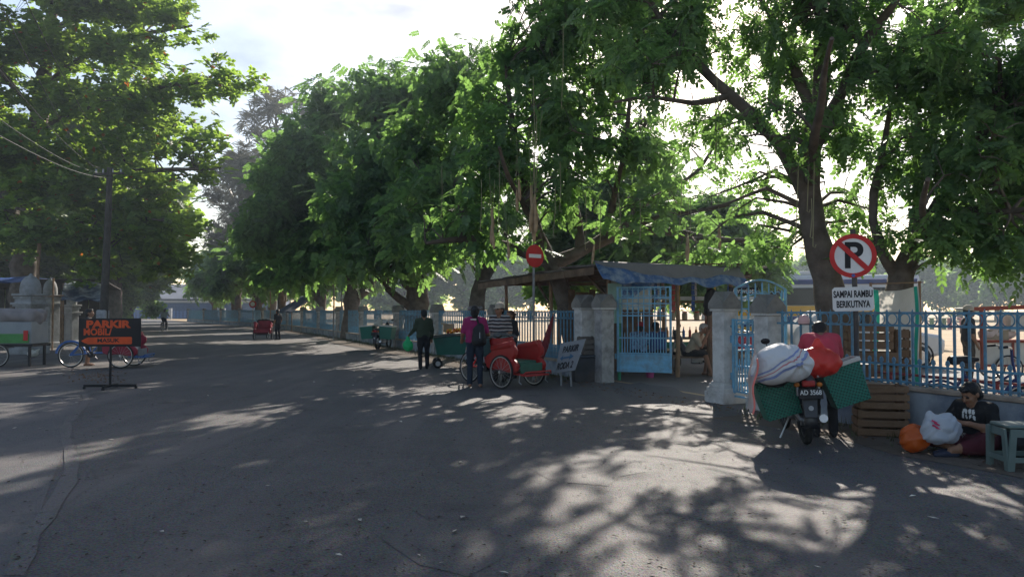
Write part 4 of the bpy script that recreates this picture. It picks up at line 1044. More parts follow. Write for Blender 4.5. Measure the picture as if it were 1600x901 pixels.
# bus parked across the yard
M_buswhite = mat('bus_white', (.62, .63, .64), .35, .05, 2, spec=.5); M_busblue = mat('bus_blue', (.03, .07, .26), .35, .1, 2, spec=.5)
M_busyel = mat('bus_yellow', (.72, .40, .02), .35, .08, 2, spec=.5); M_glass = mat('dark_glass', (.012, .014, .016), .12, .1, 2, spec=.25); M_black = mat('black_rubber', (.015, .015, .016), .8, .2, 12)
bp = W(1262, 484, 36)
bus = thing('tour_bus', 'yellow, white and blue tour bus parked in the yard behind the trees', 'bus', (bp[0], 36, 0), RAD(-14))
BL, BW = 9.2, 2.4
prof = [(-BW / 2, .35), (BW / 2, .35), (BW / 2 + .02, 1.5), (BW / 2 - .06, 2.9), (BW / 2 - .25, 3.2), (-BW / 2 + .25, 3.2), (-BW / 2 + .06, 2.9), (-BW / 2 - .02, 1.5)]
RB = np.array([[0, 0, 1], [1, 0, 0], [0, 1, 0]], float)
MB().prism(prof, BL, (0, 0, 0), RB).build('body', M_buswhite, bus, bevel=.08)
for i in range(5):
    MB().box((-3.75 + 1.72 * i, -BW / 2 - .015, 2.22), (1.62, .05, .80), rotm(-.02)).build('window', M_glass, bus, bevel=.02)
MB().box((0, -BW / 2 - .035, 1.56), (BL - .3, .04, .46)).build('yellow_band', M_busyel, bus, bevel=.01)
MB().box((0, -BW / 2 - .03, .62), (BL - .3, .04, .36)).build('yellow_skirt', M_busyel, bus, bevel=.01)
MB().prism([(-3.2, .85), (1.8, .85), (2.6, 1.05), (1.2, 1.32), (-2.4, 1.28)], .03, (0, -BW / 2 - .045, 0), np.array([[1, 0, 0], [0, 0, -1], [0, 1, 0]])).build('blue_swoosh', M_busblue, bus)
MB().box((0, -BW / 2 + .02, 2.90), (BL - .3, .10, .22), rotm(.35)).build('roof_stripe', M_busblue, bus)
MB().box((BL / 2 + .01, 0, 2.1), (.05, 2.1, 1.4)).build('windscreen', M_glass, bus, bevel=.02)
for x in (-2.9, 2.9):
    for y in (-1.1, 1.1):
        w = MB().torus((x, y, .48), (0, 1, 0), .34, .14, 24, 8).build('wheel', M_black, bus); MB().cyl((x, y - .12, .48), (x, y + .12, .48), .22).build('hub', M_buswhite, w)
MB().box((-.5, 0, 3.3), (2.2, 1.5, .2)).build('roof_unit', M_buswhite, bus, bevel=.05)

# ------------------------------------------------------------------ far blue building closing the road
M_bwall = mat('pale_wall', (.45, .46, .47), .85, .12, 1, dirt=(.3, .3, .3), dirt_amt=.4); M_bblue = mat('blue_shutter', (.04, .09, .20), .6, .2, 1.5)
bd = thing('blue_building', 'long low building with white beams and blue shutters at the end of the road', 'building', (-66, 140, 0), RAD(8))
MB().box((0, 4, 2.2), (46, 8, 4.4)).build('wall', M_bblue, bd)
MB().box((0, -.2, 3.15), (46, .5, .45)).build('beam', M_buswhite, bd)
for x in range(-22, 24, 11): MB().box((x + .0, -.25, 1.6), (.9, .62, 3.2)).build('column', M_bwall, bd)
b = MB(); b.add([(-24, -2, 3.6), (24, -2, 3.6), (24, 4, 6.4), (-24, 4, 6.4), (-24, 10, 3.6), (24, 10, 3.6)], [(0, 1, 2, 3), (3, 2, 5, 4)]); b.build('roof', mat('grey_roof', (.33, .33, .35), .7, .15, .5), bd, smooth=0, solid=.15)
for i in range(22): MB().box((-21.5 + 2 * i, -.02, 1.4), (1.6, .08, 2.4)).build('shutter', M_bblue, bd)
ff = thing('blue_railing', 'blue railing in front of the long low building', 'railing', (-66, 132, 0), RAD(8))
for i in range(60): MB().box((-18 + .6 * i, 0, .8), (.28, .04, 1.3)).build('pale', mat('far_blue', (.06, .14, .34), .6, .2), ff)
for x in (-12, -3, 6, 15): MB().box((x, 0, .95), (.5, .5, 1.9)).build('post', M_bwall, ff)
for z in (.35, 1.25): MB().box((0, .05, z), (36, .05, .08)).build('rail', MATS['far_blue'], ff)

# ------------------------------------------------------------------ signs
M_red = mat('sign_red', (.52, .02, .02), .45, .1, 5); M_white = mat('sign_white', (.74, .74, .73), .45, .06, 4, dirt=(.45, .42, .38), dirt_amt=.35)
M_ink = mat('sign_black', (.012, .012, .014), .6, .1); M_steel = mat('dark_steel', (.07, .075, .08), .5, .25, 8, metal=.5, dirt=(.12, .06, .03), dirt_amt=.4)
M_orange = mat('orange_paint', (.62, .08, .015), .6, .15, 6); M_greypole = mat('grey_pole', (.22, .23, .24), .5, .2, 6, dirt=(.10, .07, .05), dirt_amt=.5)
def disc(c, r, t, R, k=40):
    a = np.arange(k) * 2 * math.pi / k
    return MB().prism(np.c_[r * np.cos(a), r * np.sin(a)], t, c, R)
def ringprism(c, r0, r1, t, R, k=40):
    a = np.arange(k) * 2 * math.pi / k; V = []
    for r, z in ((r0, -t / 2), (r1, -t / 2), (r1, t / 2), (r0, t / 2)): V.append(np.c_[r * np.cos(a), r * np.sin(a), np.full(k, z)])
    V = np.concatenate(V) @ np.asarray(R).T + np.asarray(c)
    F = [(i * k + j, i * k + (j + 1) % k, ((i + 1) % 4) * k + (j + 1) % k, ((i + 1) % 4) * k + j) for i in range(4) for j in range(k)]
    return MB().add(V, F)
# no parking sign
q = G(1340, 672); Yp = q[1]
ps = thing('no_parking_sign', 'round no parking sign with lettered plate on a dark pole', 'sign', (q[0], Yp, 0), RAD(-14))
MB().tube([(0, 0, 0), (.0, 0, 1.4), (-.03, 0, 2.68)], .034, 10).build('pole', M_steel, ps)
R0 = FACE_CAM; c0 = np.array([-.04, -.05, W(1330, 400, Yp)[2]])
dd = disc(c0, .285, .012, R0).build('sign_face', M_white, ps)
ringprism(c0 + (0, -.008, 0), .232, .292, .012, R0).build('red_ring', M_red, dd)
text_part('P', .48, M_ink, dd, R0, c0 + (.0, -.008, -.01), bold=.012, extrude=.001)
MB().box(c0 + (0, -.012, 0), (.50, .006, .066), rotm(0, RAD(45), 0)).build('red_slash', M_red, dd)
disc(c0 + (.0, -.018, -.262), .022, .006, R0, 14).build('bolt_sticker', mat('blue_sticker', (.08, .12, .4), .5), dd)
zpl = W(1331, 467, Yp)[2]
pl = MB().prism([(-.255 + .03, -.16), (.255 - .03, -.16), (.255, -.13), (.255, .13), (.225, .16), (-.225, .16), (-.255, .13), (-.255, -.13)], .008, (-.045, -.05, zpl), rotm(0, RAD(-1.5), 0) @ R0).build('plate', M_white, ps)
text_part('SAMPAI RAMBU', .125, M_ink, pl, rotm(0, RAD(-1.5), 0) @ R0, (-.045, -.056, zpl + .062), ax=.56, bold=.004)
text_part('BERIKUTNYA', .125, M_ink, pl, rotm(0, RAD(-1.5), 0) @ R0, (-.045, -.056, zpl - .072), ax=.56, bold=.004)
# no entry sign
Yn = 17.3; q = W(834, 500, Yn)
ns_ = thing('no_entry_sign', 'red no entry sign with white bar on a thin grey pole', 'sign', (q[0], Yn, 0), RAD(38))
zc = W(832, 400, Yn)[2]
MB().tube([(0, 0, 0), (0, 0, zc + .28)], .028, 8).build('pole', M_greypole, ns_)
dd = disc((0, -.04, zc), .26, .012, FACE_CAM).build('sign_face', M_red, ns_)
MB().box((0, -.05, zc), (.36, .006, .085)).build('white_bar', M_white, dd)
# round red sign far off, and thin poles
Yr = 66.0; q = W(395, 500, Yr)
rs = thing('far_round_sign', 'small round red and white sign far along the fence', 'sign', (q[0], Yr, 0), 0)
zc = W(395, 475, Yr)[2]; MB().cyl((0, 0, 0), (0, 0, zc), .04, k=8).build('pole', M_greypole, rs)
dd = disc((0, -.06, zc), .3, .02, FACE_CAM, 20).build('sign_face', M_white, rs); ringprism((0, -.075, zc), .2, .32, .02, FACE_CAM, 20).build('red_ring', M_red, dd)
for px, y0, Yq, lab in [(521, 425, 41.0, 'slim pale pole standing against the fence by the forked tree'), (533, 432, 43.0, 'slim darker pole standing just past the pale one at the fence'), (422, 440, 62.0, 'slim red brown pole behind the far red pedicab')]:
    q = W(px, 500, Yq); t = thing('slim_pole', lab, 'pole', (q[0], Yq, 0)); h = W(px, y0, Yq)[2]
    MB().tube([(0, 0, 0), (.02, 0, h / 2), (0, 0, h)], [.05, .045, .04], 7).build('shaft', M_pole if px == 422 else M_greypole, t); MB().cyl((0, 0, h), (0, 0, h + .06), .055, k=7).build('pole_cap', M_greypole, t)
# PARKIR MOBIL / MASUK sign on T-foot
q = G(172, 607)
pk = thing('parking_sign', 'black board with orange hand painted PARKIR MOBIL lettering on a T foot stand', 'sign', (q[0], q[1], 0), RAD(6))
zb = W(173, 519, q[1])[2]
MB().cyl((0, 0, .05), (0, 0, zb), .024, k=10).build('post', M_ink, pk)
foot = MB().box((0, 0, .065), (1.02, .045, .05)); foot.box((-.5, 0, .02), (.045, .045, .05)); foot.box((.5, 0, .02), (.045, .045, .05)); foot.box((0, 0, .06), (.045, .7, .045)); foot.box((0, -.34, .02), (.045, .045, .05)); foot.box((0, .34, .02), (.045, .045, .05))
foot.build('foot', M_ink, pk, bevel=.004)
bo = MB().box((0.0, -.035, zb), (1.20, .025, .575)).build('board', M_ink, pk, bevel=.004)
text_part('PARKIR', .20, M_orange, bo, FACE_CAM, (-.04, -.051, zb + .16), ax=1.28, bold=.010)
text_part('MOBIL/', .185, M_orange, bo, FACE_CAM, (-.24, -.051, zb + .005), ax=.92, bold=.006)
MB().prism([(-.53, -.005), (-.47, .035), (-.40, .065), (.43, .075), (.45, .06), (.45, -.06), (.43, -.075), (-.40, -.07), (-.48, -.04)], .003, (-.02, -.05, zb - .165), FACE_CAM).build('arrow', M_orange, bo)
text_part('MASUK', .105, M_ink, bo, FACE_CAM, (-.03, -.054, zb - .165), ax=1.25, bold=.003)
# leaning PARKIR RODA 2 board
Yb = 15.9
P0, P1, P2, P3 = W(866, 583, Yb + .1), W(898, 578, Yb - .25), W(915, 529, Yb), W(876, 536, Yb + .35)
lb = thing('leaning_board', 'pale board lettered PARKIR RODA 2 leaning against the fence pillar', 'sign', ((P0[0] + P1[0]) / 2, Yb, 0))
o0 = np.array(lb.location)
bx_ = P1 - P0; hx = np.linalg.norm(bx_); cx = bx_ / hx; up = ((P3 + P2) - (P0 + P1)); up = up / np.linalg.norm(up); nz = np.cross(cx, up); nz /= np.linalg.norm(nz)
def BP(u, v, off=0): return (1 - v) * ((1 - u) * P0 + u * P1) + v * ((1 - u) * P3 + u * P2) - o0 + nz * off
b = MB(); V = [BP(0, 0), BP(1, 0), BP(1, 1), BP(0, 1)]; V += [p - nz * .015 for p in V]
b.add(V, [(0, 1, 2, 3), (7, 6, 5, 4), (0, 4, 5, 1), (1, 5, 6, 2), (2, 6, 7, 3), (3, 7, 4, 0)])
bo = b.build('board', mat('pale_grey_board', (.22, .23, .24), .7, .12, 6, dirt=(.2, .2, .2), dirt_amt=.5), lb, smooth=0)
def on_board(txt, u, v, size, ax, m=M_ink):
    cu = text_part(txt, size, m, bo, None, (0, 0, 0), ax=ax, bold=.004, shear=.0)
    me = cu.data; co = np.empty(len(me.vertices) * 3); me.vertices.foreach_get('co', co); co = co.reshape(-1, 3)
    for i, c in enumerate(co):
        co[i] = BP(u + c[0] / .62, v + c[1] / .66, .004 + c[2])
    me.vertices.foreach_set('co', co.ravel()); me.update()
on_board('PARKIR', .50, .74, .20, .62); on_board('RODA 2', .45, .20, .20, .64)
b = MB(); sc2 = [(.12, .47), (.25, .56), (.25, .50), (.55, .50), (.55, .58), (.74, .47), (.55, .38), (.55, .44), (.25, .44), (.25, .38)]
b.add([BP(u, v, .004) for u, v in sc2], [tuple(range(10))]); b.build('double_arrow', mat('blue_ink', (.05, .12, .20), .6), bo, smooth=0)
MB().beam(BP(.35, .0) + (0, .06, 0), np.array([BP(.35, 0)[0], BP(.35, 0)[1] + .08, 0.0]), .04, .04).build('leg', M_greypole, lb)
MB().beam(BP(.8, .0) + (0, .06, 0), np.array([BP(.8, 0)[0] + .02, BP(.8, 0)[1] + .08, 0.0]), .04, .04).build('leg', M_greypole, lb)

# ------------------------------------------------------------------ crates, bins, stools
M_crate = mat('crate_wood', (.22, .135, .078), .85, .3, 5, .4, 30, dirt=(.12, .07, .04), dirt_amt=.5)
M_crate_dk = mat('dark_crate_wood', (.13, .09, .06), .9, .3, 5, .4, 30)
def crate(label, loc, rz, w=.55, d=.36, h=.32, n=3, m=None, group=None, tilt=0):
    m = m or M_crate
    t = thing('wooden_crate', label, 'crate', loc, rz, group); t.rotation_euler[0] = tilt
    sh_ = h / n * .74
    lme = MB().box((0, 0, 0), (w, .012, sh_)).mesh('slat', m, 0); sme = MB().box((0, 0, 0), (.012, d - .03, sh_)).mesh('slat', m, 0)
    pme = MB().box((0, 0, 0), (.035, .035, h)).mesh('corner_post', m, 0); fme = MB().box((0, 0, 0), (w - .02, .085, .01)).mesh('slat', m, 0)
    for i in range(n):
        z = h * (i + .5) / n
        for s in (-1, 1):
            inst('slat', lme, t, (.006 * rng.normal(), s * d / 2, z), rotm(0, rng.normal() * .012, 0)); inst('slat', sme, t, (s * (w / 2 - .008), 0, z + .003), rotm(rng.normal() * .012, 0, 0))
    for sx in (-1, 1):
        for sy in (-1, 1): inst('corner_post', pme, t, (sx * (w / 2 - .035), sy * (d / 2 - .026), h / 2))
    for i in range(3): inst('slat', fme, t, (0, -d / 3 + i * d / 3, .008))
    return t
q = np.array([W(1366, 600, 9.75)[0], 9.62, 0.0])
crz = RAD(-14)
crate('lower wooden crate on the ground under the no parking sign', (q[0] + .05, q[1] + .1, .01), crz, .60, .40, .33)
crate('upper wooden crate of the pair standing in front of the fence', (q[0] + .07, q[1] + .13, .345), crz + .06, .58, .38, .30)
q = W(1366, 560, 11.0)
t = thing('crate_stand', 'rough plank stand behind the fence carrying wooden crates', 'stand', (q[0], 11.0, 0), crz)
MB().box((0, 0, .60), (.85, .5, .03)).build('top', M_crate_dk, t)
for sx in (-.38, .38):
    for sy in (-.2, .2): MB().box((sx, sy, .29), (.05, .05, .585)).build('leg', M_crate_dk, t)
crate('wooden crate with close slats behind the fence, lower of its stack', (q[0] - .02, 11.0, .62), crz, .66, .40, .40, 2, M_crate)
crate('bright wooden crate topping the stack behind the fence', (q[0] - .08, 11.0, 1.035), crz - .03, .60, .40, .36, 3)
crate('narrow wooden crate standing on end behind the fence', (q[0] + .42, 11.05, .62), crz + 1.5, .34, .18, .70, 5, M_crate)
# hanging white sheet with green stripes behind the crates
M_sheet = mat('white_sheet', (.66, .64, .58), .7, .08, 2, trans=.35, dirt=(.45, .42, .36), dirt_amt=.35); M_green = mat('green_stripe', (.03, .42, .30), .7, .1, trans=.3)
wsX = W(1398, 500, 11.55)
ws = thing('white_sheet', 'white plastic sheet with green stripes hung behind the fence', 'sheet', (wsX[0], 11.55, 0), RAD(-12))
def shf(u, v): return (-.30 + .64 * u + .02 * math.sin(v * 7), .05 * math.sin(u * 9 + v * 2) * (.4 + v), W(0, 446, 11.55)[2] - .06 * (1 - u) * (1 - v) - v * 1.72 - .05 * math.sin(u * 3.1))
MB().grid(shf, 18, 14).build('sheet', M_sheet, ws, smooth=60)
for u0, u1 in ((.0, .12), (.90, .97)):
    MB().grid(lambda u, v: np.array(shf(u0 + (u1 - u0) * u, v)) - (0, .006, 0), 3, 14).build('stripe', M_green, ws, smooth=60)
MB().tube([(-.35, .02, 2.0), (.4, .02, 2.02)], .01, 5).build('cord', M_pole, ws)
MB().tube([(-.33, .03, 0), (-.33, .02, 2.02)], .02, 6).build('stake', M_pole, ws)
MB().tube([(.36, .03, 0), (.36, .02, 2.04)], .02, 6).build('stake', M_pole, ws)

# bin and tilted crate by the gate pillar
q = G(918, 597)
bn_ = thing('grey_bin', 'squat dark grey bin standing at the foot of the gate pillar', 'bin', (q[0] - .02, q[1] + .25, 0), RAD(10))
MB().add([(-.30, -.22, 0), (.26, -.22, 0), (.26, .22, 0), (-.30, .22, 0), (-.33, -.25, .52), (.29, -.25, .56), (.29, .25, .56), (-.33, .25, .52)], [(3, 2, 1, 0), (0, 1, 5, 4), (1, 2, 6, 5), (2, 3, 7, 6), (3, 0, 4, 7), (4, 5, 6, 7)]).build('tub', mat('bin_plastic', (.055, .06, .07), .6, .25, 4, dirt=(.10, .08, .06), dirt_amt=.7), bn_, smooth=0, bevel=.02)
MB().box((-.02, 0, .57), (.68, .54, .035), rotm(0, -.06, 0)).build('rim', mat('bin_rim', (.07, .085, .11), .6, .2), bn_, bevel=.01)
crate('tilted grey wooden crate resting on the dark bin', (q[0] + .02, q[1] + .25, .63), RAD(25), .40, .32, .36, 3, mat('grey_crate', (.16, .14, .12), .9, .25, 6), tilt=.18)
# fallen maroon folded umbrella leaning on the fence
p0, p1 = W(846, 560, 17.1), W(864, 494, 17.45)
u = thing('folded_umbrella', 'folded dark red umbrella leaning against the fence behind the pedicab', 'umbrella', (p0[0], p0[1], 0))
o0 = np.array(u.location)
MB().tube([p0 - o0, (p0 * .7 + p1 * .3) - o0, (p0 * .35 + p1 * .65) - o0, p1 - o0], [.05, .085, .06, .02], 8).build('canopy', mat('maroon_cloth', (.16, .015, .02), .8, .3, 8, .3, 20), u)
d_ = (p1 - p0) / np.linalg.norm(p1 - p0); MB().tube([p0 - o0 - d_ * (p0[2] / d_[2] - .0), p1 - o0 + d_ * .1], .012, 6).build('shaft', M_pole, u)
# plastic stool at the right edge
q = G(1590, 733); M_stool = mat('stool_plastic', (.13, .18, .17), .45, .15, 5, dirt=(.09, .09, .08), dirt_amt=.4)
sx, sy = W(1598, 700, 7.55)[0], 7.55
so = thing('plastic_stool', 'grey green plastic stool beside the seated woman', 'stool', (sx + .06, sy + .12, 0), RAD(-4))
H_ = .44
MB().box((0, 0, H_), (.42, .34, .035)).build('seat', M_stool, so, bevel=.014)
for a in range(4):
    w, d = (.42, .34) if a % 2 == 0 else (.34, .42)
    Rz = rotm(0, 0, a * math.pi / 2)
    o = [(-w / 2 - .03, 0), (-w / 2 + .05, 0), (-w / 2 + .075, .10), (w / 2 - .075, .10), (w / 2 - .05, 0), (w / 2 + .03, 0), (w / 2 - .01, H_ - .018), (-w / 2 + .01, H_ - .018)]
    # side panel with an opening: posts, top band and low cross bar
    for s in (-1, 1):
        MB().prism([(s * (w / 2 + .03), 0), (s * (w / 2 - .04), 0), (s * (w / 2 - .065), H_ - .018), (s * (w / 2 - .005), H_ - .018)][::(1 if s < 0 else -1)], .022, Rz @ np.array([0, -d / 2 - .012, 0]), Rz @ rotm(RAD(90) + .04)).build('leg', M_stool, so)
    MB().box(Rz @ np.array([0, -d / 2 - .004, H_ - .06]), (w - .11, .02, .075), Rz).build('apron', M_stool, so); MB().box(Rz @ np.array([0, -d / 2 - .020, .12]), (w - .06, .018, .05), Rz).build('stretcher', M_stool, so)

# ------------------------------------------------------------------ wheels and machines
M_tyre = mat('tyre', (.02, .02, .02), .85, .25, 20); M_rim = mat('rim_metal', (.55, .55, .55), .35, .1, 10, metal=.8); M_spoke = mat('spoke', (.35, .35, .35), .4, .1, metal=.7)
M_chrome = mat('worn_chrome', (.4, .4, .42), .35, .2, 10, metal=.9)
def wheel(parent, c, R, axis=(0, 1, 0), tw=.022, spokes=18, rim=None, tyre=None, hubr=.03, k=30):
    c = np.asarray(c, float); F3 = frame(axis)
    w = MB().torus(c, axis, R - tw * 2.0, tw * .55, k, 6).build('wheel', rim or M_rim, parent, smooth=60)
    MB().torus(c, axis, R - tw, tw, k, 8).build('tyre', tyre or M_tyre, w, smooth=60)
    MB().cyl(c - F3[:, 2] * .05, c + F3[:, 2] * .05, hubr).build('hub', M_chrome, w)
    if spokes:
        b = MB()
        for i in range(spokes):
            a = 2 * math.pi * i / spokes; e = F3[:, 0] * math.cos(a) + F3[:, 1] * math.sin(a)
            b.tube([c + F3[:, 2] * .03 * (-1) ** i + e * hubr, c + e * (R - tw * 2.2)], .0025, 3, False)
        b.build('spokes', M_spoke, w)
    return w
def becak(label, loc, rz, body, frame_c, seat_c, hood_c, fender=None, group=None, load=True, tarp_c=None):
    """three wheeled pedicab; forward = +x; two wheels in front"""
    t = thing('pedicab', label, 'pedicab', loc, rz, group)
    for y in (-.47, .47): wheel(t, (.0, y, .345), .345)
    wheel(t, (-1.5, 0, .345), .345)
    if fender is not None:
        pts = [(-1.5 + .385 * math.cos(a), 0, .345 + .385 * math.sin(a)) for a in np.linspace(.1, 3.0, 16)]
        MB().tube(pts, .03, 6).build('fender', fender, t)
    # double-lobed padded sides
    lobe = [(-.50, .42), (-.36, .36), (-.1, .38), (.10, .34), (.30, .32), (.40, .38), (.42, .50), (.34, .585), (.27, .61), (.36, .67), (.37, .80), (.28, .90), (.13, .93), (-.06, .885), (-.30, .77), (-.52, .64)]
    for y in (-.385, .385):
        MB().prism(lobe, .11, (0, y, 0), np.array([[1, 0, 0], [0, 0, -1], [0, 1, 0]])).build('side_panel', body, t, bevel=.045)
        MB().cyl((-.34, y, .80), (.26, y, .90), .07, .085, 12).build('armrest', body, t)
    MB().box((-.05, 0, .50), (.60, .64, .13)).build('seat', seat_c, t, bevel=.04)
    MB().box((-.42, 0, .78), (.12, .64, .46), rotm(0, -.32, 0)).build('backrest', body, t, bevel=.04)
    MB().box((.36, 0, .30), (.44, .66, .03), rotm(0, .06, 0)).build('footboard', frame_c, t, bevel=.006)
    MB().tube([(.56, -.40, .31), (.60, -.36, .36), (.60, .36, .36), (.56, .40, .31)], .016, 6).build('front_bar', frame_c, t)
    MB().box((.40, 0, .42), (.03, .62, .20)).build('front_panel', seat_c, t, bevel=.01)
    for y in (-.38, .38): MB().tube([(.45, y, .3), (.43, y, .16), (.5, y, .12)], .012, 6).build('step_bracket', M_chrome, t)
    MB().cyl((0, -.50, .345), (0, .50, .345), .018).build('axle', M_chrome, t)
    # frame to the rear
    for pts in ([(-.45, -.25, .42), (-.9, -.05, .40), (-1.5, .06, .345)], [(-.45, .25, .42), (-.9, .05, .40), (-1.5, -.06, .345)], [(-.95, 0, .36), (-1.12, 0, .92)], [(-.5, 0, .98), (-.72, 0, .75), (-.95, 0, .36)], [(-.55, 0, .92), (-1.10, 0, .84)], [(-1.1, .05, .82), (-1.5, .06, .345)], [(-1.1, -.05, .82), (-1.5, -.06, .345)]):
        MB().tube(pts, .017, 7).build('frame_tube', frame_c, t)
    MB().tube([(-.50, -.40, 1.02), (-.52, 0, .98), (-.50, .40, 1.02)], .015, 7).build('push_bar', frame_c, t)
    MB().ell((-1.16, 0, .97), (.15, .085, .045)).build('saddle', M_ink, t); MB().cyl((-.95, -.08, .36), (-.95, .08, .36), .085, k=16).build('chainring', M_ink, t)
    for s in (-1, 1):
        MB().tube([(-.95, s * .09, .36), (-.95 + s * .10, s * .10, .36 - s * .13)], .011, 6).build('crank', M_chrome, t); MB().box((-.95 + s * .10, s * .15, .36 - s * .13), (.09, .08, .02)).build('pedal', M_ink, t)
    # folded hood behind the seat
    def hood(u, v): return (-.46 - .42 * v + .03 * math.sin(u * 20), -.44 + .88 * u, 1.0 + .10 * math.sin(v * math.pi) + .05 * math.sin(u * math.pi) - .12 * v + .018 * math.sin(u * 31 + v * 9))
    MB().grid(hood, 24, 8).build('folded_hood', hood_c, t, smooth=60, solid=.02)
    if tarp_c is not None:
        def cov(u, v): return (-.50 - .35 * v * (1 - .2 * math.sin(u * 3)), -.40 + .80 * u, 1.02 - .42 * v + .02 * math.sin(u * 12))
        MB().grid(cov, 14, 6).build('hood_lining', tarp_c, t, smooth=60, solid=.01)
    return t
M_redpad = mat('red_padding', (.34, .014, .010), .5, .25, 5, .15, 30, spec=.35, dirt=(.12, .03, .02), dirt_amt=.6, dirt_scale=5); M_redfr = mat('red_frame', (.40, .03, .03), .45, .15, 8); M_dkgreen = mat('dark_green_vinyl', (.02, .10, .065), .5, .2)
M_hood = mat('grey_canvas', (.085, .095, .095), .85, .2, 6, .3, 30); M_lining = mat('pale_blue_lining', (.20, .38, .42), .7, .15, 4)
q0, q1 = G(790, 608), G(845, 604)
ax = (q0 + q1) / 2; 
bz = RAD(-46)
becak('red padded pedicab parked in front of the man with the backpack', (ax[0] - .12, ax[1] + .1, 0.004), bz, M_redpad, M_redfr, M_dkgreen, M_hood, tarp_c=M_lining)
q = G(196, 574)
M_bluefr = mat('blue_frame', (.03, .12, .36), .45, .2, 8); M_maroon = mat('pink_red_panel', (.26, .02, .04), .5, .15); M_greyhood = mat('grey_hood', (.22, .23, .24), .8, .15, 5)
becak('blue framed pedicab with grey folded hood behind the black parking sign', (q[0], q[1] + .1, 0.004), RAD(6), M_maroon, M_bluefr, M_greyhood, M_greyhood, fender=M_bluefr, tarp_c=M_greyhood)
q = G(414, 530)
becak('small red pedicab standing far down the road by the fence', (q[0], q[1] - .3, 0.004), RAD(-80), M_maroon, M_ink, M_maroon, M_ink)

M_gbasket = None
def basket_mat():
    m = bpy.data.materials.new('green_woven_basket'); m.use_nodes = True
    n, l = m.node_tree.nodes, m.node_tree.links; b = n['Principled BSDF']; b.inputs['Roughness'].default_value = .5
    tc = n.new('ShaderNodeTexCoord'); mp = n.new('ShaderNodeMapping'); mp.inputs['Rotation'].default_value = (0, RAD(12), 0)
    l.new(tc.outputs['Object'], mp.inputs['Vector'])
    sx = n.new('ShaderNodeSeparateXYZ'); l.new(mp.outputs[0], sx.inputs[0])
    ad = n.new('ShaderNodeMath'); ad.operation = 'ADD'; l.new(sx.outputs[0], ad.inputs[0]); l.new(sx.outputs[1], ad.inputs[1])
    def wv(src, f, ph=0):
        a = n.new('ShaderNodeMath'); a.operation = 'MULTIPLY'; a.inputs[1].default_value = f; l.new(src, a.inputs[0])
        s = n.new('ShaderNodeMath'); s.operation = 'SINE'; l.new(a.outputs[0], s.inputs[0]); return s.outputs[0]
    pr = n.new('ShaderNodeMath'); pr.operation = 'MULTIPLY'; l.new(wv(ad.outputs[0], 135), pr.inputs[0]); l.new(wv(sx.outputs[2], 135), pr.inputs[1])
    mr = n.new('ShaderNodeMapRange'); mr.inputs[1].default_value = -.65; mr.inputs[2].default_value = .1; l.new(pr.outputs[0], mr.inputs[0])
    x = n.new('ShaderNodeMix'); x.data_type = 'RGBA'; x.inputs[6].default_value = (.005, .06, .045, 1); x.inputs[7].default_value = (.012, .17, .12, 1); l.new(mr.outputs[0], x.inputs[0]); l.new(x.outputs[2], b.inputs['Base Color'])
    bp = n.new('ShaderNodeBump'); bp.inputs['Strength'].default_value = .8; bp.inputs['Distance'].default_value = .01; l.new(mr.outputs[0], bp.inputs['Height']); l.new(bp.outputs[0], b.inputs['Normal'])
    return m
M_gbasket = basket_mat()
M_cover = mat('motorcycle_plastic', (.02, .02, .023), .35, .2, 5, spec=.5); M_tail = mat('tail_lamp', (.35, .01, .012), .2, .1, spec=.6); M_silver = mat('silver_plastic', (.42, .42, .43), .35, .1)
M_rimwood = mat('basket_rim', (.52, .50, .46), .7, .12, 5)
def pannier(parent, c, R, w=.40, d=.52, h=.48):
    """open basket, tapered; c = centre of the rim"""
    c = np.asarray(c, float)
    k = .86
    def quad(s): return [np.array([sx * w / 2 * s, sy * d / 2 * s, 0]) for sx, sy in ((-1, -1), (1, -1), (1, 1), (-1, 1))]
    V = quad(1) + [p + (0, 0, -h) for p in quad(k)] + [p * .94 for p in quad(1)] + [p * .94 + (0, 0, -h + .02) for p in quad(k)]
    F = [(i, (i + 1) % 4, 4 + (i + 1) % 4, 4 + i)[::-1] for i in range(4)] + [(8 + i, 8 + (i + 1) % 4, 12 + (i + 1) % 4, 12 + i) for i in range(4)] + [(i, 8 + i, 8 + (i + 1) % 4, (i + 1) % 4)[::-1] for i in range(4)] + [(4, 5, 6, 7)[::-1], (12, 13, 14, 15)]
    o = MB().add(V, F).build('pannier', M_gbasket, parent, smooth=0, bevel=.02); o.location = tuple(c); o.rotation_euler = Matrix(np.asarray(R).tolist()).to_euler()
    b = MB()
    b.box((0, -d / 2, .0), (w + .03, .025, .05)); b.box((0, d / 2, .0), (w + .03, .025, .05)); b.box((-w / 2, 0, 0), (.025, d - .03, .05)); b.box((w / 2, 0, 0), (.025, d - .03, .05))
    b.build('rim', M_rimwood, o, bevel=.006)
    return o
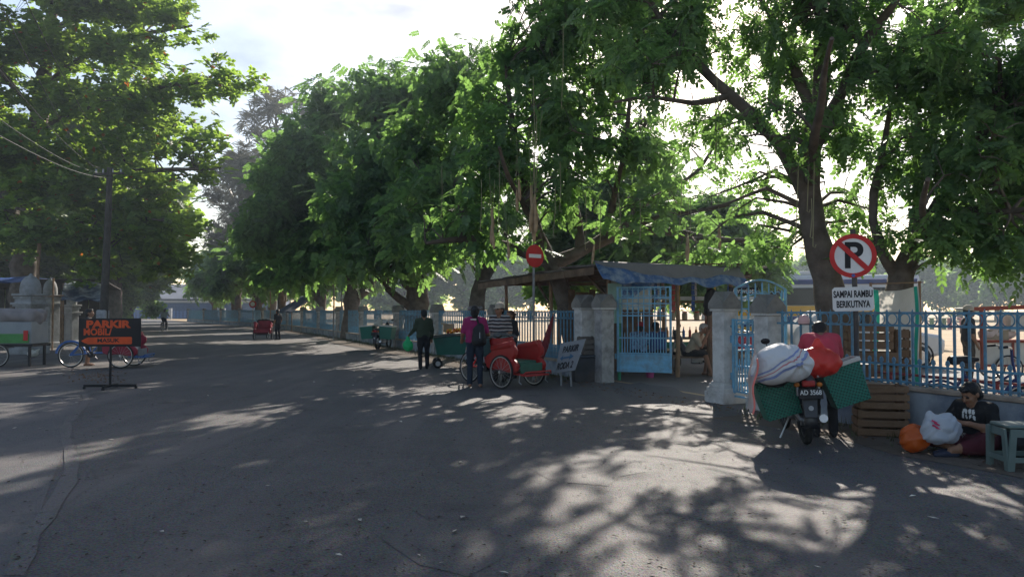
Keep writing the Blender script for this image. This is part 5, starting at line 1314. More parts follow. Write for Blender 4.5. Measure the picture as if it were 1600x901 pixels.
def motorbike(label, loc, rz, group=None, panniers=True, detail=True):
    """underbone motorcycle; forward = +y, rear wheel contact at the origin"""
    t = thing('motorcycle', label, 'motorcycle', loc, rz, group)
    wheel(t, (0, 0, .285), .285, (1, 0, 0), .045, 0, rim=M_cover, hubr=.06); wheel(t, (0, 1.22, .28), .28, (1, 0, 0), .038, 12, rim=M_cover)
    b = MB(); pts = [(-.0, .315 * math.cos(a), .285 + .315 * math.sin(a)) for a in np.linspace(.8, 3.3, 12)]
    pts = [(0, -p[1] if False else p[1], p[2]) for p in pts]
    V = []; 
    for p in pts: V += [(-.075, p[1], p[2] - .01), (0, p[1] * 1.03, p[2] + .015), (.075, p[1], p[2] - .01)]
    F = []
    for i in range(len(pts) - 1):
        for j in range(2): F.append((i * 3 + j, i * 3 + j + 1, i * 3 + j + 4, i * 3 + j + 3))
    MB().add(V, F).build('rear_fender', M_cover, t, smooth=60, solid=.012)
    # mudguard flap under the plate
    MB().prism([(-.075, 0), (.075, 0), (.09, .34), (-.09, .34)], .02, (0, -.34, .36), np.array([[1, 0, 0], [0, .26, -.96], [0, .96, .26]])).build('mud_flap', M_cover, t, bevel=.008)
    disc((0, -.345, .47), .028, .012, FACE_CAM, 16).build('reflector', M_silver, t)
    # tail
    body = blend_mesh('tail', [cap((0, -.20, .77), (0, .35, .72), .085, .11, 'c', .05), cap((.07, -.16, .72), (.09, .45, .66), .05, .08, 'c', .05), cap((-.07, -.16, .72), (-.09, .45, .66), .05, .08, 'c', .05), cap((0, .45, .55), (0, .85, .50), .10, .09, 'c', .06), cap((0, .8, .5), (0, 1.05, .85), .10, .07, 'c', .06), cap((0, 1.0, .85), (0, 1.08, 1.02), .10, .07, 'c', .05)], .018, {'c': M_cover})
    inst('body', body, t)
    MB().box((0, .22, .83), (.23, .66, .07)).build('seat', M_ink, t, bevel=.03)
    MB().box((0, -.27, .745), (.15, .05, .075)).build('tail_light', M_tail, t, bevel=.02)
    for s in (-1, 1):
        MB().ell((s * .125, -.245, .73), (.035, .03, .028)).build('indicator', mat('amber_lamp', (.5, .16, .02), .3), t)
        MB().tube([(s * .12, -.22, .82), (s * .14, -.02, .84), (s * .12, .2, .85)], .011, 6).build('grab_rail', M_silver, t)
        MB().box((s * .105, -.1, .66), (.02, .30, .12), rotm(0, 0, s * .1)).build('side_stripe', M_silver, t, bevel=.006)
        MB().tube([(s * .05, 0, .285), (s * .12, .02, .40), (s * .12, .10, .66)], .022, 7).build('shock_absorber', M_chrome, t)
        MB().tube([(s * .06, 0.02, .28), (s * .06, .5, .32)], .022, 6).build('swing_arm', M_cover, t)
        MB().tube([(s * .04, 1.22, .28), (s * .06, 1.08, .85)], .02, 7).build('fork', M_chrome, t)
        MB().tube([(0, 1.06, 1.0), (s * .15, 1.02, 1.04), (s * .33, .93, 1.02)], .013, 6).build('handlebar', M_ink, t)
        MB().tube([(s * .2, 1.0, 1.03), (s * .24, 1.0, 1.16)], .006, 5).build('mirror_stem', M_ink, t); MB().ell((s * .25, .99, 1.19), (.06, .015, .04)).build('mirror', M_ink, t)
        MB().cyl((s * .1, .46, .28), (s * .26, .46, .28), .016, k=8).build('footpeg', M_cover, t)
    MB().tube([(.14, .55, .30), (.16, .2, .27), (.17, -.18, .33)], [.03, .045, .05], 10).build('exhaust', M_chrome, t)
    MB().box((0, .55, .36), (.24, .30, .24)).build('engine', M_chrome, t, bevel=.04)
    b = MB().box((0, -.36, .635), (.27, .012, .115), rotm(-.15, 0, 0)).build('number_plate', M_ink, t, bevel=.004)
    if detail:
        RP = rotm(-.15, 0, 0) @ FACE_CAM
        text_part('AD 3568', .075, M_white, b, RP, (0, -.369, .65), ax=.86, bold=.001); text_part('09·17', .035, M_white, b, RP, (.05, -.363, .60), ax=.9)
    return t
q = G(1266, 697)
mt = motorbike('motorcycle loaded with two green woven panniers and sacks beside the fence', (q[0], q[1] + .12, .004), RAD(-9))
mt.rotation_euler[1] = RAD(-2)          # leaning on its stand
pannier(mt, (-.38, .05, .82), rotm(-.05, RAD(-15), .04), .46, .42, .50); pannier(mt, (.40, .10, .93), rotm(-.05, RAD(-18), -.04), .46, .42, .48)
MB().beam((-.55, .05, .84), (.6, .1, .95), .04, .025).build('carrier_bar', M_rimwood, mt)
MB().tube([(-.1, .45, .25), (-.22, .42, .01)], .012, 6).build('side_stand', M_chrome, mt)
q = G(590, 546)
m2 = motorbike('motorcycle with two dark green panniers parked by the roadside fence', (q[0], q[1], .004), RAD(-12), detail=False)
pannier(m2, (-.42, .05, .95), rotm(0, RAD(-4), 0), .55, .55, .52); pannier(m2, (.42, .05, .95), rotm(0, RAD(4), 0), .55, .55, .52)
lump = lambda X: .012 * np.sin(X[..., 0] * 31 + X[..., 1] * 17) * np.sin(X[..., 2] * 27 + 2) + .006 * np.sin(X[..., 0] * 63 - X[..., 2] * 55)
t = inst('white_bundle', blend_mesh('white_bundle', [ell((0, 0, .1), (.17, .15, .12), 'w'), ell((.08, 0, .2), (.10, .1, .1), 'w'), cap((0, 0, .25), (.03, 0, .34), .05, .03, 'w')], .02, {'w': M_sheet}, lump), None, (q[0] - .0, q[1] + .1, .93))
tag(t, 'white bundle on top of the green panniers by the roadside fence', 'bundle')

# sacks on the motorcycle
def sack_mat():
    m = bpy.data.materials.new('striped_sack'); m.use_nodes = True
    n, l = m.node_tree.nodes, m.node_tree.links; b = n['Principled BSDF']; b.inputs['Roughness'].default_value = .55
    tc = n.new('ShaderNodeTexCoord'); mp = n.new('ShaderNodeMapping'); mp.inputs['Rotation'].default_value = (0, RAD(25), RAD(20)); l.new(tc.outputs['Object'], mp.inputs[0])
    ns = n.new('ShaderNodeTexNoise'); ns.inputs['Scale'].default_value = 4; l.new(tc.outputs['Object'], ns.inputs['Vector'])
    sx = n.new('ShaderNodeSeparateXYZ'); l.new(mp.outputs[0], sx.inputs[0])
    a = n.new('ShaderNodeMath'); a.operation = 'MULTIPLY_ADD'; a.inputs[1].default_value = .08; l.new(ns.outputs[0], a.inputs[0]); l.new(sx.outputs[2], a.inputs[2])
    r = n.new('ShaderNodeValToRGB'); r.color_ramp.interpolation = 'CONSTANT'; e = r.color_ramp.elements
    wh = (.60, .60, .61, 1); e[0].color = wh; e[1].position = .205; e[1].color = (.22, .27, .50, 1)
    for p, c in ((.235, wh), (.262, (.50, .20, .20, 1)), (.275, wh), (.30, (.22, .27, .50, 1)), (.318, wh)): x = e.new(p); x.color = c
    l.new(a.outputs[0], r.inputs[0]); l.new(r.outputs[0], b.inputs['Base Color'])
    wv = n.new('ShaderNodeTexNoise'); wv.inputs['Scale'].default_value = 16; wv.inputs['Detail'].default_value = 6; l.new(tc.outputs['Object'], wv.inputs['Vector'])
    bp = n.new('ShaderNodeBump'); bp.inputs['Strength'].default_value = .5; bp.inputs['Distance'].default_value = .03; l.new(wv.outputs[0], bp.inputs['Height']); l.new(bp.outputs[0], b.inputs['Normal'])
    return m
qs = W(1232, 566, 8.55)
folds = lambda X: .016 * np.sin(np.arctan2(X[..., 2] - .24, X[..., 0] - .10) * 9) * np.clip(1 - np.sqrt((X[..., 2] - .24) ** 2 + (X[..., 0] - .1) ** 2) / .30, 0, 1) + .006 - .014 * np.abs(np.sin(X[..., 0] * 11 - X[..., 2] * 14 + 1.3 * np.sin(X[..., 2] * 9)))
t = inst('woven_sack', blend_mesh('woven_sack', [ell((-.02, 0, .24), (.30, .24, .22), 's', .08), ell((.13, -.04, .20), (.20, .2, .17), 's', .08), ell((-.16, .02, .15), (.19, .2, .13), 's', .06), cap((.10, -.20, .24), (.11, -.27, .235), .06, .03, 's', .05)], .014, {'s': sack_mat()}, folds), None, (qs[0], qs[1] + .12, W(0, 605, 8.55)[2] + .03), rotm(0, RAD(-8), 0))
tag(t, 'stuffed white woven sack with blue and red stripes on the loaded motorcycle', 'sack')
qs = W(1283, 560, 8.85)
M_redbag = mat('red_plastic_bag', (.62, .045, .03), .35, .15, 6, .5, 12, trans=.3, spec=.5)
t = inst('red_plastic_bag', blend_mesh('red_plastic_bag', [ell((0, 0, .16), (.24, .2, .17), 'r', .06), cap((.05, 0, .26), (.09, 0, .40), .09, .03, 'r', .06), cap((-.1, 0, .2), (-.16, 0, .36), .07, .02, 'r', .05), ell((.10, -.05, .12), (.17, .16, .13), 'r', .05)], .014, {'r': M_redbag}, lambda X: .012 - .016 * np.abs(np.sin(X[..., 0] * 19 + X[..., 2] * 9 + 1.4 * np.sin(X[..., 1] * 14))) - .010 * np.abs(np.sin(X[..., 2] * 29 - X[..., 0] * 17))), None, (qs[0] + .02, qs[1] + .12, W(0, 592, 8.85)[2] + .03), rotm(0, RAD(-14), 0))
tag(t, 'stuffed translucent red plastic bag on the right pannier of the motorcycle', 'bag')
t = thing('plastic_sheet', 'translucent white and pink plastic sheet hanging from the left pannier', 'sheet', tuple(W(1186, 600, 8.6)))
def psf(u, v): return (-.06 - .06 * v + .13 * u * (1 - .35 * v) + .02 * math.sin(v * 9), -.12 + .5 * u, .30 - .62 * v + .25 * u * (1 - v) + .02 * math.sin(u * 12))
MB().grid(psf, 10, 14).build('sheet', mat('clear_sheet', (.62, .52, .50), .4, .1, 3, trans=.5), t, smooth=60)
MB().tube([psf(0, v / 8) + np.array([0, -.01, 0]) for v in range(9)], .012, 5).build('pink_edge', mat('pink_edge', (.75, .20, .17), .4, .1), t)
qs = W(1212, 590, 8.75)
t = inst('black_bag', blend_mesh('black_bag', [ell((0, 0, .05), (.16, .2, .10), 'b'), cap((-.08, -.05, .08), (.1, 0, .16), .08, .06, 'b')], .016, {'b': M_ink}, lump), None, (qs[0], qs[1] + .05, qs[2] - .06)); tag(t, 'black bag stuffed into the left green pannier under the sack', 'bag')

# ------------------------------------------------------------------ fruit cart
q = G(694, 575)
fc = thing('fruit_cart', 'dark green pushcart with a tray of orange fruit beside the fence', 'cart', (q[0] + .1, q[1] + .35, 0), RAD(8))
M_cartgreen = mat('cart_green', (.02, .13, .10), .6, .2, 5, dirt=(.05, .06, .05), dirt_amt=.5)
MB().add([(-.34, -.3, .36), (.42, -.3, .36), (.42, .3, .36), (-.34, .3, .36), (-.44, -.36, .82), (.50, -.36, .90), (.50, .36, .90), (-.44, .36, .82)], [(3, 2, 1, 0), (0, 1, 5, 4), (1, 2, 6, 5), (2, 3, 7, 6), (3, 0, 4, 7), (4, 5, 6, 7)]).build('box', M_cartgreen, fc, smooth=0, bevel=.02)
MB().box((.25, 0, .93), (1.5, .8, .04), rotm(0, -.08, 0)).build('tray', mat('tray_dark', (.06, .07, .065), .7, .3), fc, bevel=.008)
for x in (-.32, .62):
    for y in (-.36, .36):
        w = MB().torus((x, y, .13), (0, 1, 0), .09, .04, 20, 8).build('wheel', M_tyre, fc); MB().cyl((x, y - .045, .13), (x, y + .045, .13), .07).build('hub', M_silver, w)
for x in (-.32, .62): MB().box((x, 0, .25), (.06, .7, .05)).build('axle_beam', M_ink, fc)
MB().tube([(.9, -.3, .9), (1.2, -.3, .98), (1.2, .3, .98), (.9, .3, .9)], .016, 6).build('handle', M_ink, fc)
M_fr = [mat('orange_fruit', (.60, .20, .015), .5, .2), mat('yellow_fruit', (.65, .42, .03), .5, .2), mat('red_fruit', (.45, .06, .02), .5, .2)]
fme = [MB().ell((0, 0, 0), (.045, .045, .042), k=8, m=5).mesh('fruit', m, 60) for m in M_fr]
k = 0
for i in range(7):
    for j in range(4):
        k += 1; o = inst('fruit', fme[(i * 3 + j * 5) % 3], None, fc.matrix_basis @ Vector((-.05 + .085 * i + .02 * (j % 2), -.30 + .09 * j, .985 + .008 * i + (.05 if (i + j) % 3 == 0 else 0))))
        tag(o, ('orange', 'yellow', 'red')[(i * 3 + j * 5) % 3] + ' round fruit heaped on the green cart tray', 'fruit', ('orange', 'yellow', 'red')[(i * 3 + j * 5) % 3] + ' fruits on the cart')
# cardboard boxes and dark bundles on the cart
t = thing('cardboard_box', 'pale carton standing at the back of the fruit cart', 'box', fc.matrix_basis @ Vector((.0, .25, .96)), .1)
MB().box((0, 0, .13), (.3, .2, .24)).build('carton', mat('carton', (.35, .28, .20), .85, .15), t, bevel=.005); MB().box((-.15, -.12, .26), (.14, .1, .01), rotm(.5)).build('flap', MATS['carton'], t)

# ------------------------------------------------------------------ left side: pole, wires, pillars, carts, tarps
q = W(160, 500, 27.5)
up_ = thing('utility_pole', 'dark leaning utility pole with wires beside the old gate pillars', 'pole', (q[0], 27.5, 0))
tp = W(172, 262, 27.5); o0 = np.array(up_.location)
M_dkpole = mat('dark_pole', (.055, .05, .045), .9, .3, 6, .3, 20)
MB().tube([(0, 0, -.05), (tp - o0) * .5 + (.01, 0, 0), tp - o0], [.16, .13, .10], 10).build('shaft', M_dkpole, up_)
MB().box((.01, -.0, 1.05), (.34, .34, 1.1)).build('painted_band', mat('band_white', (.35, .36, .38), .9, .2, 6, dirt=(.1, .1, .1), dirt_amt=.6), up_, bevel=.05)
MB().beam(tp - o0 + (-.6, 0, -.25), tp - o0 + (.5, 0, -.2), .07, .08).build('crossarm', M_dkpole, up_)
for s in (-.5, -.25, .1, .4): MB().cyl(tp - o0 + (s, 0, -.2), tp - o0 + (s, 0, -.05), .035, .03, 8).build('insulator', M_silver, up_)
M_wire = mat('wire_black', (.05, .05, .055), .6, .1, spec=.2)
for i, (ex, ey, s, sy, Ye) in enumerate([(15, -10, -.5, 0, 9.0), (-40, 10, -.3, 0, 8.0), (-70, 90, -.2, -.15, 9.0), (-90, 110, .1, -.3, 8.0), (50, -20, .4, .05, 10)]):
    a = tp + np.array([s, 0, -.05 + sy]); b2 = W(ex, ey, Ye); b2 = a + (b2 - a) * 1.35
    pts = [a + (b2 - a) * u - np.array([0, 0, .9 * 4 * u * (1 - u) * .5]) for u in np.linspace(0, 1, 24)]
    t = MB().tube(pts, .006, 5).build('overhead_wire', M_wire); tag(t, 'thin overhead wire running from the leaning utility pole', 'wire', 'overhead wires')
a = tp + np.array([.2, 0, -.1]); b2 = W(470, 300, 80)
t = MB().tube([a + (b2 - a) * u - np.array([0, 0, 1.5 * 4 * u * (1 - u)]) for u in np.linspace(0, 1, 20)], .010, 5).build('overhead_wire', M_wire); tag(t, 'single wire crossing the road from the pole towards the casuarinas', 'wire')

M_oldwall = mat('mossy_plaster', (.30, .31, .32), .95, .15, 3, .5, 18, dirt=(.10, .10, .085), dirt_amt=.8, dirt_scale=1.6)
def dome_pillar(label, px, py, w, h, hs, dome=True, Y=None):
    q = G(px, py)
    t = thing('old_gate_pillar', label, 'pillar', (q[0], q[1], 0), RAD(-12))
    MB().box((0, 0, .12), (w + .25, w + .25, .24)).build('plinth', M_oldwall, t, bevel=.03); MB().box((0, 0, hs / 2 + .1), (w, w, hs - .24)).build('shaft', M_oldwall, t, bevel=.02)
    for i, (e, z) in enumerate(((.12, 0), (.22, .08), (.10, .30), (.18, .40))): MB().box((0, 0, hs + z), (w + e, w + e, .08)).build('cornice', M_oldwall, t, bevel=.012)
    MB().box((0, 0, hs + .19), (w + .02, w + .02, .15)).build('frieze', M_oldwall, t)
    z = hs + .44; r = w * .52
    prof = [(r, z), (r * 1.02, z + .12), (r * .97, z + .3), (r * .8, z + .48), (r * .5, z + .60), (r * .2, z + .66), (r * .12, z + .72), (.01, z + .74)]
    MB().lathe(prof, k=20).build('dome', M_oldwall, t, smooth=60)
    # recessed side panel outline
    for y in (-w / 2 - .01,):
        for x in (-w * .36, w * .36): MB().box((x, y, hs * .55), (.03, .02, hs * .6)).build('moulding', M_oldwall, t)
        MB().box((0, y, hs * .85), (w * .72 + .034, .024, .03)).build('moulding', M_oldwall, t)
    return t
dome_pillar('large domed white gate pillar behind the covered food cart', 46, 553, .66, 2.8, 1.75)
dome_pillar('mossy domed gate pillar set back behind the large white one', 77, 543, .52, 2.8, 1.80)
dome_pillar('small domed white pillar behind the man in the dark shirt', 111, 540, .40, 2.0, 1.40)
t = thing('broken_post', 'pale stick lashed upright on top of the large domed pillar', 'stick', W(59, 440, 28.6)); MB().tube([(0, 0, -.2), (.0, 0, .5), (.04, 0, 1.45)], [.06, .055, .07], 7).build('stick', M_pole, t); MB().tube([(-.9, 0, -.62), (1.0, 0, -.52)], .03, 6).build('crosspiece', M_pole, t)
# covered food cart at the left edge
q = G(18, 573)
ct = thing('food_cart', 'white and green food cart under a grey cover at the roadside', 'cart', (q[0] - .35, q[1] + .4, 0), RAD(4))
MB().box((0, 0, .95), (1.7, .9, .62)).build('box', mat('cart_white', (.24, .27, .29), .6, .1, 3, dirt=(.3, .3, .3), dirt_amt=.4), ct, bevel=.015)
MB().box((0, -.47, .80), (1.6, .02, .26)).build('green_panel', mat('cart_lime', (.06, .24, .06), .6, .15), ct); MB().box((.72, -.485, .88), (.12, .02, .28)).build('red_patch', M_red, ct)
MB().box((0, 0, .6), (1.8, .95, .07)).build('shelf', M_ink, ct)
lumpy = blend_mesh('cover', [cap((-.7, -.2, 1.42), (.7, -.2, 1.42), .22, .20, 'g', .1), cap((-.7, .25, 1.42), (.7, .25, 1.42), .22, .2, 'g', .1), cap((-.8, 0, 1.36), (.80, 0, 1.36), .18, .16, 'g', .1)], .03, {'g': mat('grey_cover', (.22, .20, .20), .8, .25, 3, .4, 10)}, lambda X: .02 * np.sin(X[..., 0] * 7 + X[..., 2] * 15))
inst('cover', lumpy, ct)
for x in (-.75, .78):
    for y in (-.38, .38): MB().box((x, y, .29), (.06, .06, .57)).build('leg', M_ink, ct)
wheel(ct, (.0, -.55, .33), .33)
# blue awning and blue tarp among the shaded stalls
M_bt = mat('blue_tarp', (.03, .08, .26), .6, .25, 3, trans=.25)
def awning(label, c, w, d, drop, rz, m, h):
    t = thing('tarp_shelter', label, 'tarp', (c[0], c[1], 0), rz)
    def f(u, v): return (-w / 2 + w * u, -d / 2 + d * v, h + drop * v - .12 * math.sin(u * math.pi) * math.sin(v * math.pi) + .04 * math.sin(u * 13 + v * 5))
    MB().grid(f, 20, 10).build('tarpaulin', m, t, smooth=60, solid=.006)
    for u in (0, 1):
        for v in (0, 1):
            p = f(u, v); MB().tube([(p[0], p[1], 0), p], .035, 6).build('post', M_pole, t)
    return t
awning('blue awning beside the huge almond tree', W(-10, 430, 29), 3.4, 2.0, .25, .1, M_bt, W(0, 437, 29)[2] - .1)
awning('dark blue tarp shelter with a pale torn edge behind the old pillars', W(132, 450, 30), 1.5, 1.8, .75, .5, mat('navy_tarp', (.02, .035, .09), .7, .3, 3, dirt=(.5, .55, .6), dirt_amt=.9, dirt_scale=1.2), W(0, 470, 30)[2])
awning('sloping dark blue tarp tied up over the far fence', W(464, 470, 57), 3.0, 2.0, 1.3, -.9, mat('slate_tarp', (.035, .05, .085), .7, .2, 3), W(0, 488, 57)[2])
# dim stall with shelves in the shade behind the pillars
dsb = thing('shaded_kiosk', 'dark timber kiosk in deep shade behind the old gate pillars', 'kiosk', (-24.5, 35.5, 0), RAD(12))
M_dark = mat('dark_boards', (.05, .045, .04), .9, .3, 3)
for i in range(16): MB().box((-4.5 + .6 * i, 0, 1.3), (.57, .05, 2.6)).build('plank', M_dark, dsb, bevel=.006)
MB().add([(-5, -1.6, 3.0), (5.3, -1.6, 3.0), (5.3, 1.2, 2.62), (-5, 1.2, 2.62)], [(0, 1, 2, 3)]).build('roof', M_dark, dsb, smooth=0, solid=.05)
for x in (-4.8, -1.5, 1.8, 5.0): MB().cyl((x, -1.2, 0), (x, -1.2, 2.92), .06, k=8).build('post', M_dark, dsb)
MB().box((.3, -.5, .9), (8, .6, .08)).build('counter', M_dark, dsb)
# white litter bag by the pillar
q = G(64, 556); t = inst('litter_bag', blend_mesh('litter_bag', [ell((0, 0, .12), (.18, .14, .12), 'w'), cap((.1, 0, .18), (.2, 0, .26), .05, .03, 'w')], .02, {'w': M_sheet}, lump), None, (q[0] + .1, q[1] - .6, .005)); tag(t, 'white plastic litter bag on the ground by the large domed pillar', 'bag')

# ------------------------------------------------------------------ beyond the right fence: car, cart, bicycle, rack
q = W(1402, 484, 21.0)
car = thing('parked_car', 'silver white car parked beyond the fence behind the hanging sheet', 'car', (q[0] - .85, 21.5, 0), RAD(-6))
M_carw = mat('car_white', (.60, .61, .62), .25, .04, 2, spec=.6)
cp = [(-2.0, .35), (-1.55, .3), (1.6, .3), (1.98, .4), (2.02, .75), (1.85, .92), (1.0, 1.05), (.45, 1.52), (-1.2, 1.58), (-1.9, 1.1), (-2.05, .8)]
MB().prism(cp, 1.6, (0, 0, 0), np.array([[1, 0, 0], [0, 0, -1], [0, 1, 0]])).build('body', M_carw, car, bevel=.10)
MB().prism([(.9, 1.05), (.40, 1.47), (-.25, 1.49), (-.25, 1.05)], 1.63, (0, 0, 0), np.array([[1, 0, 0], [0, 0, -1], [0, 1, 0]])).build('window', M_glass, car)
MB().prism([(-.33, 1.05), (-.33, 1.49), (-1.15, 1.49), (-1.6, 1.08)][::-1], 1.63, (0, 0, 0), np.array([[1, 0, 0], [0, 0, -1], [0, 1, 0]])).build('window', M_glass, car)
MB().box((.86, 0, 1.28), (.03, 1.3, .5), rotm(0, -.9, 0)).build('windscreen', M_glass, car)
for x in (-1.3, 1.3):
    for y in (-.76, .76):
        w = MB().torus((x, y, .32), (0, 1, 0), .23, .09, 24, 8).build('wheel', M_tyre, car); MB().cyl((x, y - .09, .32), (x, y + .09, .32), .19, k=16).build('rim', M_rim, w)
        MB().torus((x, y * 1.03, .34), (0, 1, 0), .36, .035, 24, 6).build('wheel_arch', M_ink, car)
MB().box((1.98, -.5, .72), (.1, .35, .14)).build('headlight', M_silver, car, bevel=.03); MB().box((1.98, .5, .72), (.1, .35, .14)).build('headlight', M_silver, car, bevel=.03)
MB().box((.3, -.81, .82), (.16, .03, .03)).build('door_handle', M_silver, car); MB().box((.75, -.88, 1.08), (.12, .14, .1)).build('mirror', M_ink, car, bevel=.02)

q = W(1562, 484, 17.2)
vc = thing('vendor_cart', 'white and red food cart with a pale roof beyond the fence', 'cart', (q[0] + .1, 17.2, 0), RAD(-10))
M_redwood = mat('red_frame_wood', (.28, .06, .035), .8, .2, 6); M_cream = mat('cream_panel', (.62, .58, .52), .7, .1, 3)
zr = W(0, 480, 17.2)[2]
for x in (-.62, .62):
    for y in (-.36, .36): MB().box((x, y, zr / 2 + .12), (.06, .06, zr - .24)).build('post', M_redwood, vc)
MB().box((0, 0, zr), (1.7, 1.05, .05), rotm(0, -.04, 0)).build('roof', M_cream, vc, bevel=.01); MB().box((-.1, -.53, zr - .01), (1.5, .03, .09), rotm(0, -.04, 0)).build('roof_fascia', M_redwood, vc)
for x in (-.31, .31): MB().box((x, -.37, .62), (.56, .02, .52)).build('panel', M_cream, vc)
MB().box((0, 0, .62), (1.2, .68, .5)).build('cabinet', M_cream, vc); MB().box((0, -.03, .90), (1.36, .82, .05)).build('counter', M_redwood, vc)
for x in (-.62, 0, .62): MB().box((x, -.39, .62), (.05, .03, .60)).build('stile', M_redwood, vc)
MB().box((0, -.39, .36), (1.2, .03, .05)).build('rail', M_redwood, vc)
MB().box((.3, .02, 1.32), (.62, .7, .4)).build('glass_case', mat('case_glass', (.5, .5, .48), .2, .1), vc); MB().box((-.3, -.3, 1.04), (.5, .03, .22)).build('sign_panel', MATS['carton'], vc)
for y in (-.42, .42): wheel(vc, (-.1, y, .30), .30)
def sack_lump(): return None
t = inst('cloth_bundle', blend_mesh('cloth_bundle', [cap((-.3, 0, 0), (.3, 0, .02), .11, .12, 'c', .06), ell((.05, 0, .1), (.2, .12, .09), 'c', .05)], .02, {'c': mat('pinkish_cloth', (.62, .50, .46), .85, .15)}, lump), None, vc.matrix_basis @ Vector((-.25, -.2, 1.05))); tag(t, 'pale pink cloth bundle lying on the counter of the red framed cart', 'bundle')

def bicycle(label, loc, rz, fc_, small=False):
    """forward = +x"""
    t = thing('bicycle', label, 'bicycle', loc, rz); R = .31
    wheel(t, (0, 0, R), R, spokes=20); wheel(t, (1.02, 0, R), R, spokes=20)
    for pts in ([(0, .04, R), (.42, .0, .30)], [(.42, 0, .30), (.26, 0, .86)], [(.28, 0, .72), (.60, 0, .60), (.86, 0, .78)], [(.42, 0, .30), (.66, 0, .42), (.87, 0, .70)], [(.28, .03, .70), (0, .05, R)], [(.28, -.03, .70), (0, -.05, R)], [(.84, 0, .92), (.89, 0, .62), (1.02, .05, R)], [(.89, 0, .62), (1.02, -.05, R)], [(.84, 0, .92), (.83, 0, 1.08)]):
        MB().tube(pts, .018, 7).build('frame_tube', fc_, t)
    MB().tube([(.72, -.29, 1.12), (.80, -.12, 1.10), (.83, 0, 1.08), (.80, .12, 1.10), (.72, .29, 1.12)], .012, 7).build('handlebar', M_chrome, t)
    for s in (-1, 1): MB().tube([(.72, s * .29, 1.12), (.62, s * .30, 1.11)], .018, 7).build('grip', M_ink, t)
    inst('saddle', blend_mesh('saddle', [cap((.16, -.07, .92), (.32, -.02, .93), .06, .035, 'k', .05), cap((.16, .07, .92), (.32, .02, .93), .06, .035, 'k', .05), cap((.2, 0, .93), (.44, 0, .94), .05, .028, 'k', .05)], .012, {'k': M_ink}), t)
    MB().cyl((.25, 0, .84), (.25, 0, .92), .014, k=8).build('seat_post', M_chrome, t)
    for s in (-1, 1): MB().tube([(.28, s * .06, .68), (-.2, s * .07, .68), (0, s * .07, R)], .008, 5).build('rack_rail', M_chrome, t)
    for i in range(4): MB().cyl((-.18 + .12 * i, -.07, .68), (-.18 + .12 * i, .07, .68), .006, k=5).build('rack_bar', M_chrome, t)
    for cx in (0, 1.02):
        MB().tube([(cx + (R + .03) * math.cos(a), 0, R + (R + .03) * math.sin(a)) for a in np.linspace(.5, 3.0, 12)], .02, 6).build('mudguard', fc_, t)
    MB().cyl((.42, -.05, .30), (.42, .05, .30), .09, k=18).build('chainring', M_chrome, t)
    for s in (-1, 1):
        MB().tube([(.42, s * .06, .3), (.42 + s * .10, s * .08, .3 - s * .12)], .01, 5).build('crank', M_chrome, t); MB().box((.42 + s * .1, s * .13, .3 - s * .12), (.09, .08, .02)).build('pedal', M_ink, t)
    return t
qa, qb = W(1478, 590, 9.95), W(1622, 590, 9.6)
bicycle('dark blue bicycle with black saddle leaning just behind the fence', (qa[0], 10.1, .01), math.atan2(9.75 - 10.1, qb[0] - qa[0]), mat('navy_frame', (.025, .04, .13), .4, .2))
# low red rack behind the fence
rk = thing('red_rack', 'low red pipe rack standing along the inside of the fence', 'rack', (0, 0, 0))
M_rack = mat('red_rack_paint', (.30, .05, .05), .6, .2, 8, dirt=(.12, .07, .05), dirt_amt=.5)
r0, r1 = FL(10.6, .42), FL(7.2, .42)
MB().tube([r0 + (0, 0, .72), r1 + (0, 0, .72)], .018, 7).build('top_pipe', M_rack, rk); MB().tube([r0 + (0, 0, .34), r1 + (0, 0, .34)], .014, 7).build('low_pipe', M_rack, rk)
for k in range(5):
    p = r0 + (r1 - r0) * (k + .3) / 5
    for s in (-1, 1): MB().tube([p + (0, 0, .73), p + E2 * .12 * s + (0, 0, 0)], .014, 6).build('leg', M_rack, rk)
# distant things on the field
for px, c, lab in [(1465, (.10, .20, .11), 'low green stand far out on the dry field'), (1493, (.35, .12, .16), 'low pinkish stand far out on the dry field')]:
    q = W(px, 484, 62); t = thing('field_stand', lab, 'stand', (q[0], 62, 0)); mm = mat('stand_%d' % px, c, .8, .2)
    for x in (-.5, .5): MB().box((x, 0, .45), (.1, .5, .9)).build('leg', mm, t)
    MB().box((0, 0, .92), (1.3, .6, .06)).build('top', mm, t)

# ------------------------------------------------------------------ people
SKIN = mat('skin_brown', (.26, .135, .08), .55, .08, 20); HAIR = mat('hair_black', (.012, .011, .011), .5, .3, 40, .4, 80); GREYHAIR = mat('hair_grey', (.42, .41, .40), .7, .2, 30)
EYE = mat('eye_dark', (.02, .015, .012), .3); LIP = mat('lip', (.22, .08, .06), .5)
def cloth(name, c, var=.15): return mat('cloth_' + name, c, .85, var, 7, .9, 9)
def V3(*a): return np.array(a, float)

